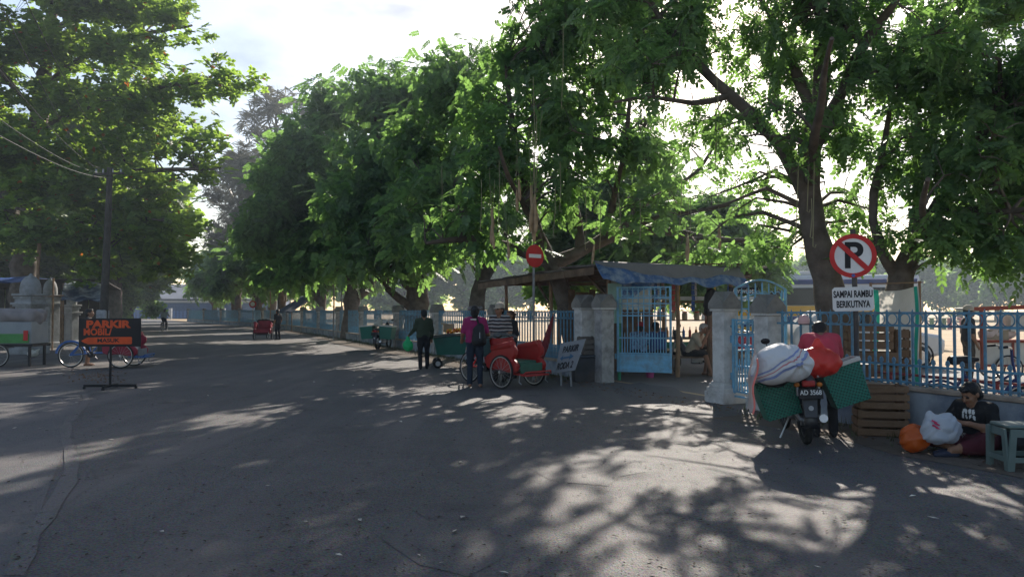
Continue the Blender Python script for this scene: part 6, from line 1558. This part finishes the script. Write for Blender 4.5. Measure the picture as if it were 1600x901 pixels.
def stand(h=1.65, stride=.0, lean=0.0, arms='down', feet=.10):
    k = h / 1.65
    J = dict(pelvis=V3(0, 0, .93), chest=V3(0, .02 + lean * .5, 1.22), neck=V3(0, .01 + lean, 1.40), head=V3(0, .035 + lean * 1.3, 1.535))
    for s, n in ((-1, 'L'), (1, 'R')):
        J['sh' + n] = V3(s * .175, lean, 1.345); J['hip' + n] = V3(s * .085, 0, .90)
        J['kn' + n] = V3(s * feet, .03 + s * stride * .5, .49); J['an' + n] = V3(s * feet * 1.05, -.02 + s * stride, .085)
        if arms == 'down': J['el' + n] = V3(s * .235, -.02 + lean, 1.08); J['wr' + n] = V3(s * .235, .08 + lean, .85)
        elif arms == 'front': J['el' + n] = V3(s * .25, .03 + lean, 1.09); J['wr' + n] = V3(s * .19, .26 + lean, 1.03)
    return {n: p * k for n, p in J.items()}, k

def hand(P, wr, el, s, mt, k, toward=None, curl=.5, r=.0088):
    d = wr - el; d /= np.linalg.norm(d)
    if toward is not None: d = d * .4 + np.asarray(toward) * .6; d /= np.linalg.norm(d)
    side = np.cross(d, V3(0, 0, 1)); side /= (np.linalg.norm(side) + 1e-9)
    nrm = np.cross(side, d)
    palm = wr + d * .05 * k
    P.append(cap(wr, palm + d * .02 * k, .026 * k, .03 * k, mt, .02)); P.append(cap(palm - side * .02 * k, palm + side * .02 * k + d * .02 * k, .022 * k, .022 * k, mt, .015))
    for i, (o, L) in enumerate(((-.03, .062), (-.01, .075), (.01, .072), (.03, .055))):
        a = palm + d * .035 * k + side * o * k; b = a + (d * (1 - curl * .3) - nrm * curl * .45) * L * .55 * k; c = b + (d * (1 - curl) - nrm * curl) * L * .5 * k
        P.append(cap(a, b, r * k, r * k, mt, .005)); P.append(cap(b, c, r * k, r * .85 * k, mt, .004))
    a = palm - side * .03 * k * s - d * .01 * k; b = a - side * .03 * k * s + d * .03 * k; c = b + d * .03 * k - nrm * .008
    P.append(cap(a, b, r * 1.2 * k, r * 1.1 * k, mt, .008)); P.append(cap(b, c, r * 1.1 * k, r * k, mt, .004))

def person(label, loc, rz, J, k, shirt, pants, vox=.016, sleeve=.75, shorts=False, hair=HAIR, hat=None, hat_brim=True, look=(0, 1, 0), shoes=None, build=1.0, bun=False, extra=None,
           shirt_mats=None, toes=None, hands=None, fr=.0105, skirt=None, group=None):
    mats = {'skin': SKIN, 'shirt': shirt, 'pants': pants, 'hair': hair, 'eye': EYE, 'lip': LIP, 'shoe': shoes or SKIN}
    P = []; q = build
    c2 = lambda a, b, t: a + (b - a) * t
    p, ch, nk, hd = J['pelvis'], J['chest'], J['neck'], J['head']
    up = (ch - p) / np.linalg.norm(ch - p)
    # legs
    for n in 'LR':
        hp, kn, an = J['hip' + n], J['kn' + n], J['an' + n]
        lm = 'pants' if not shorts else 'skin'
        P.append(cap(hp, c2(hp, kn, .55), .092 * k * q, .078 * k * q, 'pants', .03)); P.append(cap(c2(hp, kn, .5), kn, .08 * k * q, (.062 if not shorts else .07) * k, 'pants', .03))
        P.append(cap(kn, c2(kn, an, .3), .058 * k, .056 * k, lm, .02)); P.append(cap(c2(kn, an, .3), an, .056 * k if lm == 'skin' else .062 * k, .038 * k if lm == 'skin' else .056 * k, lm, .02))
        f = V3(0, 1, 0) if toes is None else np.asarray(toes, float); f = f / np.linalg.norm(f)
        fz = an - V3(0, 0, .045 * k)
        P.append(cap(fz - f * .045 * k, fz + f * .10 * k, .034 * k, .034 * k, 'shoe', .02)); P.append(cap(fz + f * .08 * k, fz + f * .165 * k - V3(0, 0, .012 * k), .034 * k, .022 * k, 'shoe', .02))
        if not shoes:
            sd = np.cross(f, V3(0, 0, 1))
            for i in range(4): P.append(cap(fz + f * .15 * k + sd * (.024 - .016 * i) * k - V3(0, 0, .016 * k), fz + f * (.185 - .006 * i) * k + sd * (.026 - .018 * i) * k - V3(0, 0, .018 * k), .010 * k, .009 * k, 'skin', .004))
    # trunk
    P.append(ell(p + V3(0, 0, -.01), V3(.155, .115, .12) * k * q, 'pants', .05))
    for n in 'LR':
        s = -1 if n == 'L' else 1
        a, b = c2(J['hip' + n], p, .15) + up * .06 * k, c2(J['sh' + n], nk, .42) - up * .07 * k
        P.append(cap(a, b, .115 * k * q, .098 * k * q, 'shirt', .06)); P.append(cap(c2(J['sh' + n], nk, .5), J['sh' + n], .062 * k, .062 * k * q, 'shirt', .05))
    P.append(cap(p + up * .08 * k, ch, .125 * k * q, .125 * k * q, 'shirt', .06))
    # neck and head
    P.append(cap(nk - up * .02, hd - V3(0, 0, .03 * k), .052 * k, .05 * k, 'skin', .025))
    l = np.asarray(look, float); l /= np.linalg.norm(l); sx = np.cross(l, V3(0, 0, 1)); sx /= np.linalg.norm(sx); uz = np.cross(sx, l); R = np.stack([sx, l, uz], 1)
    def H(x, y, z): return hd + R @ (V3(x, y, z) * k)
    P.append(ell(H(0, -.012, .02), V3(.078, .098, .098) * k, 'skin', .02, R)); P.append(ell(H(0, .035, -.045), V3(.056, .06, .068) * k, 'skin', .03, R)); P.append(ell(H(0, .065, -.085), V3(.028, .026, .022) * k, 'skin', .03, R))
    P.append(cap(H(0, .092, .01), H(0, .112, -.026), .011 * k, .0155 * k, 'skin', .014)); 
    for s in (-1, 1):
        P.append(ell(H(s * .078, -.012, -.012), V3(.012, .024, .034) * k, 'skin', .01, R)); P.append(ell(H(s * .032, .084, .008), V3(.013, .010, .008) * k, 'eye', .003, R)); P.append(cap(H(s * .018, .094, .030), H(s * .048, .084, .028), .006 * k, .005 * k, 'hair', .004))
        P.append(ell(H(s * .04, .066, -.03), V3(.026, .022, .022) * k, 'skin', .02, R))
    P.append(cap(H(-.02, .089, -.056), H(.02, .089, -.056), .0075 * k, .0075 * k, 'lip', .004))
    P.append(ell(H(0, -.028, .036), V3(.088, .102, .096) * k, 'hair', .008, R)); P.append(ell(H(0, -.06, -.02), V3(.080, .066, .085) * k, 'hair', .01, R))
    P.append(ell(H(0, .045, .085), V3(.064, .045, .034) * k, 'hair', .012, R))
    if bun: P.append(ell(H(0, -.125, .02), V3(.05, .045, .05) * k, 'hair', .015, R)); P.append(ell(H(0, -.085, -.05), V3(.075, .05, .08) * k, 'hair', .02, R))
    # arms
    for n in 'LR':
        sh, el, wr = J['sh' + n], J['el' + n], J['wr' + n]; s = -1 if n == 'L' else 1
        P.append(cap(sh, c2(sh, el, sleeve if sleeve < 1 else 1), .064 * k * q, .058 * k * q if sleeve < 1 else .052 * k, 'shirt', .03)); P.append(cap(c2(sh, el, .5), el, .044 * k, .04 * k, 'skin' if sleeve < 1 else 'shirt', .02))
        if sleeve >= 1: P.append(cap(el, c2(el, wr, .93), .052 * k, .042 * k, 'shirt', .02))
        P.append(cap(el, c2(el, wr, .45), .041 * k, .040 * k, 'skin', .02)); P.append(cap(c2(el, wr, .45), wr, .040 * k, .027 * k, 'skin', .02))
        hand(P, wr, el, s, 'skin', k, None if hands is None else hands[0 if n == 'L' else 1], r=fr)
    if skirt:
        for e in skirt: P.append(e)
    if extra:
        for e, mm in extra: P.append(e); mats[e[5]] = mm
    me = blend_mesh('person', P, vox, mats)
    t = thing('person', label, 'person', loc, rz, group)
    o = inst('body', me, t)
    if hat is not None:
        hm = MB()
        pr = [(.096, -.005), (.103, .03), (.098, .065), (.078, .098), (.045, .115), (.004, .12)]
        hm.lathe([(r * k, z * k) for r, z in pr], H(0, -.02, .042), R @ np.diag([.94, 1.08, 1.0]), 18)
        c = hm.build('cap', hat, t, smooth=60)
        if hat_brim:
            br = [(.085 * math.cos(a), .09 * math.sin(a) + .0) for a in np.linspace(0.0, math.pi, 12)]
            br = [(x * k, (y + .06) * k) for x, y in br]
            MB().prism(br, .008, H(0, 0, .05), R @ rotm(-.18)).build('visor', hat, c)
    return t

# seated woman in black by the fence
qw = G(1524, 707)
Jw = dict(pelvis=V3(0, 0, .14), chest=V3(0, .06, .40), neck=V3(0, .11, .545), head=V3(0, .165, .655), shL=V3(-.18, .08, .50), shR=V3(.18, .07, .505), elL=V3(-.27, .17, .28), elR=V3(.27, .20, .31), wrL=V3(-.10, .34, .345), wrR=V3(.08, .36, .365),
          hipL=V3(-.10, .02, .13), hipR=V3(.10, .02, .13), knL=V3(-.24, .36, .15), knR=V3(.30, .38, .15), anL=V3(-.05, .60, .075), anR=V3(.02, .50, .08))
pr_w = mat('shirt_print_white', (.6, .6, .58), .7, .1)
prints = []
for i, (x, z, a) in enumerate([(-.11, .44, .4), (-.075, .455, .2), (-.04, .445, -.1), (-.005, .455, .1), (.03, .445, .4), (.065, .45, -.2), (-.09, .405, .1), (-.05, .40, .3), (-.015, .405, -.3), (.025, .40, .2), (.06, .405, 0)]):
    prints.append((ell((x, .185 - abs(x) * .35 + (.44 - z) * .15, z), (.010, .018, .026), 'print', .003, rotm(0, a, 0)), pr_w))
maroon = cloth('maroon', (.075, .012, .02))
skirt = [cap((-.11, .0, .13), (-.24, .36, .14), .125, .10, 'pants', .06), cap((.11, .0, .13), (.30, .38, .14), .125, .10, 'pants', .06), ell((0, .20, .10), (.27, .26, .085), 'pants', .06), cap((-.24, .36, .13), (-.14, .48, .10), .09, .075, 'pants', .04), ell((0, -.04, .11), (.22, .14, .11), 'pants', .05)]
woman = person('woman in black shirt and maroon skirt sitting on the ground by the low wall', (qw[0] + .08, qw[1] + .05, .005), RAD(118), Jw, 1.0, cloth('black', (.013, .013, .014)), maroon, vox=.0085, sleeve=.72, shorts=True, look=(.12, .86, -.48), shoes=mat('blue_sandal', (.03, .035, .06), .7), build=1.08,
       bun=True, extra=prints, toes=(.55, .8, .0), hands=((.75, .55, -.1), (-.75, .55, -.1)), fr=.0085, skirt=skirt)
def WL(o, p): return np.array(Matrix.Translation(o.location) @ Matrix.Rotation(o.rotation_euler[2], 4, 'Z') @ Vector(p))
# garland of pale scraps in her hands
b = MB(); r_ = np.random.default_rng(3)
for i in range(46):
    c = V3(-.06 + .14 * r_.random(), .36 + .05 * r_.random(), .34 - .13 * r_.random()); b.add((np.array([(-.016, 0, 0), (0, -.007, .004), (.018, 0, .006), (0, .007, .002)]) @ rotm(*(6 * r_.random(3))).T) + c, [(0, 1, 2, 3)])
o = b.build('flower_garland', mat('grey_petals', (.34, .33, .31), .8, .4, 30), None, smooth=0, solid=.003); o.location = woman.location; o.rotation_euler = woman.rotation_euler; tag(o, 'small pale threaded garland in the hands of the seated woman', 'garland')
# her bags
crumple = lambda X: .014 - .016 * np.abs(np.sin(X[..., 0] * 17 + X[..., 2] * 11 + 1.5 * np.sin(X[..., 1] * 13))) - .012 * np.abs(np.sin(X[..., 2] * 26 - X[..., 0] * 15 + 1.2 * np.sin(X[..., 0] * 21))) + .004 * np.sin(X[..., 1] * 63 + X[..., 2] * 40)
M_bagw = mat('white_plastic_bag', (.60, .64, .70), .3, .06, 6, .6, 14, trans=.35, spec=.5)
qb_ = W(1478, 690, 8.0)
t = thing('white_carrier_bag', 'white plastic carrier bag with pink print leaning on the seated woman', 'bag', (qb_[0] + .13, 8.34, .15), RAD(-8))
bag = inst('bag_body', blend_mesh('bag_body', [ell((.02, 0, .15), (.19, .11, .15), 'w', .05), cap((-.13, 0, .10), (-.11, 0, .30), .06, .025, 'w', .05), cap((.12, .0, .12), (.08, 0, .26), .07, .05, 'w', .05), cap((-.12, 0, .28), (-.10, 0, .34), .028, .012, 'w', .02), ell((-.02, -.03, .06), (.17, .09, .07), 'w', .04)], .011, {'w': M_bagw}, crumple), t)
M_pink = mat('pink_print', (.65, .06, .16), .5, .1)
for i, (x, z) in enumerate([(-.09, .235), (-.065, .21), (-.085, .185), (-.06, .165)]):
    MB().box((x, -.098 + .16 * abs(x + .02), z), (.05, .03, .018), rotm(.1, .5, .1)).build('pink_letter', M_pink, t)
qb_ = W(1442, 686, 8.25)
t = inst('orange_bag', blend_mesh('orange_bag', [ell((0, 0, .13), (.14, .13, .135), 'o', .05), ell((.06, 0, .17), (.13, .11, .10), 'o', .05), cap((-.06, 0, .2), (-.01, 0, .28), .06, .035, 'o', .05)], .012, {'o': mat('orange_plastic', (.62, .12, .015), .35, .1, 6, .5, 12, trans=.3, spec=.5)}, crumple), None, (qb_[0] + .02, 8.48, .02)); tag(t, 'crumpled orange plastic bag on the ground beside the white carrier bag', 'bag')
# dark bag behind the stool
qb_ = W(1590, 690, 8.15); t = inst('dark_bag', blend_mesh('dark_bag', [ell((0, 0, .14), (.17, .13, .14), 'k', .05), cap((-.05, 0, .22), (.08, 0, .27), .08, .05, 'k', .05)], .015, {'k': mat('black_nylon', (.014, .014, .016), .6, .3, 8)}, crumple), None, (qb_[0] + .06, 8.2, .005)); tag(t, 'black bag on the ground seen through the plastic stool', 'bag')

# man in red behind the loaded motorcycle
J, k = stand(1.62, arms='front', lean=.14)
J['neck'] += V3(0, .08, -.11); J['head'] += V3(.03, .14, -.19); J['shL'] += V3(0, .06, -.10); J['shR'] += V3(0, .06, -.10); J['pelvis'] += V3(0, -.08, -.07); J['hipL'] += V3(0, -.06, -.06); J['hipR'] += V3(0, -.06, -.06); J['chest'] += V3(0, 0, -.06)
for n in 'LR': J['el' + n] += V3(0, .12, -.08); J['wr' + n] += V3(0, .2, -.10)
person('man in a faded red shirt bending behind the loaded motorcycle', (W(1290, 600, 9.5)[0] - .0, 9.55, .005), RAD(-12), J, k, cloth('faded_red', (.48, .055, .085)), cloth('dark_trousers', (.02, .02, .022)), vox=.013, sleeve=.8, look=(.6, .75, -.15), shoes=M_ink, build=1.1)
t = thing('pink_helmet', 'small pink helmet hung on the fence behind the man in red', 'helmet', FL(11.35, -.12, W(0, 497, 11.3)[2] - .06)); MB().lathe([(.075, -.03), (.085, .02), (.08, .06), (.055, .10), (.005, .115)], k=16).build('shell', mat('pink_shell', (.7, .42, .40), .35, .08), t, smooth=60); MB().torus((0, 0, -.03), (0, 0, 1), .076, .008, 16, 5).build('trim', M_ink, t)

# person with backpack behind the red pedicab
q = G(742, 605); J, k = stand(1.68, arms='front')
J['wrL'] = V3(-.26, .16, .98) * k; J['wrR'] = V3(.30, .2, 1.02) * k
bp_p = person('person in a magenta shirt and dark jeans with a backpack beside the red pedicab', (q[0], q[1] + .02, .005), RAD(4), J, k, cloth('magenta', (.26, .02, .10)), cloth('jeans', (.018, .026, .042)), vox=.014, sleeve=.8, look=(.12, 1, 0), bun=True, build=1.0)
t = thing('backpack', 'slim black backpack worn over the magenta shirt', 'backpack', bp_p.location, RAD(4))
inst('pack_body', blend_mesh('pack_body', [cap((.10, -.17, 1.24), (.11, -.20, .98), .085, .115, 'k', .05), cap((.02, -.17, 1.18), (.02, -.19, .96), .07, .095, 'k', .05), cap((.16, -.16, 1.05), (.16, -.17, .93), .06, .07, 'k', .04)], .014, {'k': mat('black_nylon', (.014, .014, .016), .6, .3, 8)}), t)
MB().tube([(.07, -.14, 1.30), (.03, -.08, 1.43), (-.03, .06, 1.43), (-.10, .14, 1.25)], .022, 6).build('strap', MATS['black_nylon'], t); MB().box((.09, -.31, 1.08), (.012, .01, .12)).build('zip_tag', M_silver, t)
MB().box((-.035, -.106, 1.40), (.12, .006, .022), rotm(.2)).build('shirt_print', M_white, bp_p)
# twisted cloth ring on the head
t = thing('head_ring', 'twisted grey cloth ring behind the head of the person with the backpack', 'cloth', bp_p.matrix_basis.translation + Vector((.0, -.01, 0)))
b = MB()
for i in range(22):
    a = 2 * math.pi * i / 22; b.ell((.13 * math.cos(a), .08 + .10 * math.sin(a), 1.60 * k + .02 * math.sin(3 * a)), (.034, .03, .028), rotm(a, a, 0), 7, 5)
b.build('coil', mat('grey_rag', (.16, .15, .14), .9, .35, 12), t, smooth=60)

# man in striped shirt and cap
def striped():
    m = bpy.data.materials.new('striped_shirt'); m.use_nodes = True
    n, l = m.node_tree.nodes, m.node_tree.links; b = n['Principled BSDF']; b.inputs['Roughness'].default_value = .85
    tc = n.new('ShaderNodeTexCoord'); sx = n.new('ShaderNodeSeparateXYZ'); l.new(tc.outputs['Object'], sx.inputs[0])
    ns = n.new('ShaderNodeTexNoise'); ns.inputs['Scale'].default_value = 5; l.new(tc.outputs['Object'], ns.inputs['Vector'])
    a = n.new('ShaderNodeMath'); a.operation = 'MULTIPLY_ADD'; a.inputs[1].default_value = .05; l.new(ns.outputs[0], a.inputs[0]); l.new(sx.outputs[2], a.inputs[2])
    f = n.new('ShaderNodeMath'); f.operation = 'MULTIPLY'; f.inputs[1].default_value = 12.5; l.new(a.outputs[0], f.inputs[0]); fr = n.new('ShaderNodeMath'); fr.operation = 'FRACT'; l.new(f.outputs[0], fr.inputs[0])
    r = n.new('ShaderNodeValToRGB'); r.color_ramp.interpolation = 'CONSTANT'; r.color_ramp.elements[0].color = (.03, .03, .035, 1); r.color_ramp.elements[1].position = .5; r.color_ramp.elements[1].color = (.40, .38, .36, 1); x = r.color_ramp.elements.new(.82); x.color = (.12, .06, .05, 1)
    l.new(fr.outputs[0], r.inputs[0]); l.new(r.outputs[0], b.inputs['Base Color']); return m
J, k = stand(1.72, arms='down'); J['wrR'] = V3(.2, .2, 1.0); J['elR'] = V3(.26, -.02, 1.10)
person('man in a striped shirt and pale cap standing behind the red pedicab', (W(781, 500, 17)[0], 16.9, .005), RAD(160), J, k, striped(), cloth('grey_trousers', (.05, .05, .055)), vox=.014, sleeve=.85, hat=cloth('beige_cap', (.40, .35, .28)), look=(.35, 1, 0), shoes=M_ink, build=1.08)
J, k = stand(1.58, arms='down')
person('person with brown hair and dark clothes close behind the striped shirt man', (W(799, 500, 17.6)[0], 17.7, .005), RAD(120), J, k, cloth('dark_top', (.02, .02, .022)), cloth('dark_trousers', (.02, .02, .022)), vox=.018, sleeve=1, hair=mat('hair_brown', (.06, .025, .015), .6, .2), bun=True, shoes=M_ink)
# man in green jacket with a green bag
q = G(662, 577); J, k = stand(1.6, stride=.06, arms='down'); J['elL'] = V3(-.26, .0, 1.06); J['wrL'] = V3(-.36, .12, .93)
gm = person('man in a dark green jacket walking away beside the fruit cart', (q[0], q[1], .005), RAD(16), J, k, cloth('dark_green', (.035, .05, .03)), cloth('black_trousers', (.012, .012, .014)), vox=.016, sleeve=1, look=(-.1, 1, -.1), shoes=M_ink, build=1.12)
t = inst('green_carrier_bag', blend_mesh('green_carrier_bag', [ell((0, 0, -.26), (.14, .09, .15), 'g', .05), cap((0, 0, -.14), (0, 0, .0), .07, .02, 'g', .05)], .016, {'g': mat('bright_green_plastic', (.03, .50, .20), .4, .1, 6, trans=.35)}, crumple), None, WL(gm, (-.40, .16, .90))); tag(t, 'bright green plastic bag held by the man in the green jacket', 'bag')
# pale bottles and bag beside him
q = G(645, 548); t = inst('pale_sack', blend_mesh('pale_sack', [ell((0, 0, .2), (.2, .16, .2), 'w', .05), cap((0, 0, .3), (.06, 0, .46), .1, .04, 'w', .05)], .02, {'w': mat('pale_blue_bag', (.34, .40, .44), .6, .1, 4)}, crumple), None, (q[0], q[1] + .2, .005)); tag(t, 'pale sack standing at the foot of the fence beyond the green jacket man', 'sack')

# man in dark shirt at the left pedicab
q = G(126, 573); J, k = stand(1.62, arms='front')
person('man in a dark shirt standing astride the blue framed pedicab', (q[0], q[1] + .35, .005), RAD(-70), J, k, cloth('near_black', (.015, .016, .02)), cloth('shorts_dark', (.02, .02, .022)), vox=.016, sleeve=.8, shorts=True, look=(0, 1, .0), build=1.1)
# cyclist far down the road
q = G(258, 517)
bicycle('bicycle ridden away down the middle of the road', (q[0], q[1] - .5, .005), RAD(97), M_ink)
J, k = stand(1.65); J = dict(pelvis=V3(0, 0, .98), chest=V3(0, .1, 1.26), neck=V3(0, .16, 1.42), head=V3(0, .20, 1.55), shL=V3(-.19, .14, 1.37), shR=V3(.19, .14, 1.37), elL=V3(-.28, .28, 1.17), elR=V3(.28, .28, 1.17), wrL=V3(-.27, .48, 1.12), wrR=V3(.27, .48, 1.12),
    hipL=V3(-.09, 0, .95), hipR=V3(.09, 0, .95), knL=V3(-.12, .34, .70), knR=V3(.12, .26, .56), anL=V3(-.11, .22, .36), anR=V3(.11, .16, .17))
person('cyclist in a grey shirt riding away down the road', (q[0] + .02, q[1] - .3, .005), RAD(7), J, 1.0, cloth('grey_shirt', (.20, .22, .22)), cloth('black_trousers', (.012, .012, .014)), vox=.022, sleeve=.8, hat=cloth('grey_cap', (.12, .12, .13)), shoes=M_ink, build=1.1)
# dark figure by the far red pedicab
q = G(434, 531); J, k = stand(1.62)
person('figure in dark clothes standing beside the far red pedicab', (q[0], q[1], .005), RAD(60), J, k, cloth('near_black', (.015, .016, .02)), cloth('black_trousers', (.012, .012, .014)), vox=.02, sleeve=.8, shoes=M_ink)

# benches and sitters in the stall
def bench(label, c, rz, L, h=.44, m=None):
    t = thing('wooden_bench', label, 'bench', (c[0], c[1], 0.006), rz)
    for y in (-.09, .09): MB().box((0, y, h), (L, .16, .035)).build('seat_plank', m or M_wood, t, bevel=.006)
    for x in (-L / 2 + .12, L / 2 - .12):
        for y in (-.13, .13): MB().box((x, y, h / 2 - .01), (.05, .05, h - .03)).build('leg', m or M_wood, t)
        MB().box((x, 0, .14), (.03, .22, .04)).build('stretcher', m or M_wood, t)
    return t
Yg = 18.6; q = W(1082, 560, Yg)
bench('dark bench under the grey haired man at the stall', (q[0] + .05, Yg, 0), RAD(12), 1.3)
def sitj(h=.46, lean=.15):
    return dict(pelvis=V3(0, 0, h + .10), chest=V3(0, .05 + lean * .4, h + .38), neck=V3(0, .04 + lean, h + .56), head=V3(0, .08 + lean * 1.3, h + .68), shL=V3(-.18, lean * .9, h + .51), shR=V3(.18, lean * .9, h + .51), elL=V3(-.24, .14 + lean, h + .28), elR=V3(.24, .14 + lean, h + .28), wrL=V3(-.10, .34 + lean, h + .24), wrR=V3(.10, .34 + lean, h + .24),
                hipL=V3(-.10, .02, h + .08), hipR=V3(.10, .02, h + .08), knL=V3(-.13, .42, h + .06), knR=V3(.13, .42, h + .06), anL=V3(-.13, .40, .085), anR=V3(.13, .46, .085))
J = sitj(.46, .22); J['wrR'] = J['head'] + V3(.04, .12, -.10); J['elR'] = V3(.2, .38, .70); J['anR'] = V3(.18, .62, .085); J['anL'] = V3(-.16, .30, .085); J['knR'] = V3(.16, .45, .54)
person('grey haired man in a beige shirt sitting hunched on the bench, hand at his chin', (q[0] - .05, Yg + .02, .006), RAD(-128), J, 1.0, cloth('beige', (.42, .36, .27)), cloth('shorts_dark', (.02, .02, .022)), vox=.014, sleeve=.85, shorts=True, hair=GREYHAIR, look=(.1, 1, -.25), build=1.0, fr=.0105)
Yg = 18.9; q = W(1012, 560, Yg)
bench('bench behind the blue gate leaf where two customers sit', (q[0], Yg, 0), RAD(8), 1.6)
person('customer in a blue checked shirt and red cap sitting behind the gate leaf', (q[0] - .25, Yg, .006), RAD(-30), sitj(.46, .12), 1.0, mat('blue_check', (.14, .22, .36), .85, .6, 14), cloth('jeans', (.018, .026, .042)), vox=.018, sleeve=.85, hat=cloth('red_cap', (.32, .02, .03)), shoes=M_ink)
person('customer in a dark blue shirt and black cap sitting behind the gate leaf', (q[0] + .28, Yg + .02, .006), RAD(12), sitj(.46, .1), 1.0, cloth('royal_blue', (.02, .06, .20)), cloth('black_trousers', (.012, .012, .014)), vox=.018, sleeve=.9, hat=M_ink, shoes=M_ink, build=1.12)
# man at the vendor cart beyond the fence
q = W(1512, 484, 16.6); J, k = stand(1.66)
person('man in dark clothes and pale cap standing at the red framed food cart', (q[0], 16.6, .006), RAD(-100), J, k, cloth('near_black', (.015, .016, .02)), cloth('brown_trousers', (.05, .035, .025)), vox=.016, sleeve=.9, hat=cloth('beige_cap', (.40, .35, .28)), shoes=M_ink)

# ------------------------------------------------------------------ stall counter and goods
c0 = np.array([5.15, 21.4, 0])
tb = thing('stall_counter', 'wooden counter table with goods at the back of the stall', 'table', (c0[0], c0[1], .006), .12)
MB().box((0, 0, .80), (2.6, .7, .05)).build('top', M_wood, tb, bevel=.006)
for x in (-1.2, 1.2):
    for y in (-.28, .28): MB().box((x, y, .39), (.06, .06, .77)).build('leg', M_wood, tb)
MB().box((0, -.30, .62), (2.3, .03, .18)).build('apron', mat('green_panel', (.06, .22, .12), .7, .2), tb)
for x in (-1.25, -.4, .45, 1.25): MB().cyl((x, .25, .826), (x, .25, 1.85), .018, k=6).build('upright', MATS['red_frame_wood'], tb)
for z in (1.30, 1.82): MB().box((0, .25, z), (2.6, .26, .03)).build('shelf', M_crate, tb)
MB().box((.2, .0, 1.92), (2.9, .6, .1)).build('canopy_board', M_board, tb)
def on_table(x, y, z): return WL(tb, (x, y, z))
def bottle(label, p, m, h=.26, r=.04, capm=None):
    t = thing('bottle', label, 'bottle', p)
    MB().lathe([(r, 0), (r, h * .6), (r * .8, h * .72), (r * .35, h * .84), (r * .35, h)], k=12).build('body', m, t, smooth=50); MB().cyl((0, 0, h), (0, 0, h + .025), r * .42, k=10).build('cap', capm or M_white, t)
Mb = [mat('red_bottle', (.5, .03, .03), .3, .1), mat('orange_bottle', (.6, .22, .03), .3, .1), mat('white_bottle', (.6, .6, .58), .4, .1), mat('blue_bottle', (.05, .15, .45), .3, .1)]
for i in range(9):
    n = ('red', 'orange', 'white', 'blue')[i % 4]
    bottle(n + ' sauce bottle standing on the stall counter', on_table(-1.0 + .22 * i, -.1 + .1 * (i % 3), .832), Mb[i % 4])
    bpy.context.scene.objects[-1] if False else None
for o in list(COL.objects):
    if o.name.startswith('bottle'): o['group'] = o['label'].split()[0] + ' bottles on the stall counter'
for i in range(6):
    t = thing('snack_jar', 'round jar with red lid on the stall shelf', 'jar', on_table(-.9 + .36 * i, .25, 1.316), 0, 'jars on the stall shelf'); MB().lathe([(.07, 0), (.08, .03), (.08, .16), (.06, .2)], k=14).build('glass', mat('jar_glass', (.45, .36, .24), .2, .3, 5), t, smooth=50); MB().cyl((0, 0, .2), (0, 0, .235), .068, k=14).build('lid', Mb[0], t)
p = on_table(.35, -.15, .828); t = thing('green_helmet', 'green and white helmet resting on the stall counter', 'helmet', p)
MB().lathe([(.15, .0), (.165, .08), (.15, .17), (.10, .235), (.005, .26)], k=20).build('shell', mat('pale_green_shell', (.25, .45, .36), .3, .08), t, smooth=60); MB().box((0, -.14, .08), (.2, .06, .09), rotm(-.2)).build('visor', M_glass, t, bevel=.02)
q = W(1118, 560, 18.9); m3 = dup_thing(m2, (q[0] + .1, 18.9, .006), RAD(70), 'black motorcycle parked at the stall beside the right gate pillar')
for o in list(m3.children):
    if o.name.startswith('pannier'):
        for c in list(o.children): bpy.data.objects.remove(c)
        bpy.data.objects.remove(o)
q = W(1163, 545, 17.5); t = inst('red_bundle', blend_mesh('red_bundle', [ell((0, 0, .2), (.3, .2, .2), 'r', .05), ell((.15, 0, .32), (.16, .14, .12), 'r', .05)], .02, {'r': mat('red_cloth', (.45, .05, .06), .85, .2)}, crumple), None, (q[0], 17.5, .62)); tag(t, 'red cloth bundle on a low table seen through the arched gate', 'bundle')
t = thing('low_table', 'low dark table behind the arched gate leaf carrying a red bundle', 'table', (q[0], 17.5, .006))
MB().box((0, 0, .60), (.9, .6, .04)).build('top', M_wood, t)
for x in (-.4, .4):
    for y in (-.25, .25): MB().box((x, y, .29), (.05, .05, .58)).build('leg', M_wood, t)
q = G(1020, 592); t = thing('pink_bucket', 'small pink bucket on the ground under the gate leaf', 'bucket', (q[0], q[1] + .35, .006)); MB().lathe([(.085, 0), (.11, .17), (.10, .17), (.08, .015)], k=16).build('pail', mat('pink_plastic', (.42, .05, .20), .45, .1), t, smooth=50); MB().torus((0, 0, .17), (0, 0, 1), .108, .008, 18, 5).build('rim', MATS['pink_plastic'], t)

# ------------------------------------------------------------------ thin morning haze over the whole place
hz = MB().box((0, 70, 16.5), (420, 260, 35))
hm = bpy.data.materials.new('haze_air'); hm.use_nodes = True
nn = hm.node_tree.nodes; nn.remove(nn['Principled BSDF'])
pv = nn.new('ShaderNodeVolumePrincipled'); pv.inputs['Color'].default_value = (.72, .86, 1.0, 1); pv.inputs['Density'].default_value = 0.0010; pv.inputs['Anisotropy'].default_value = 0.35
hm.node_tree.links.new(pv.outputs[0], nn['Material Output'].inputs['Volume'])
hzo = hz.build('haze', hm, smooth=0); tag(hzo, kind='stuff')
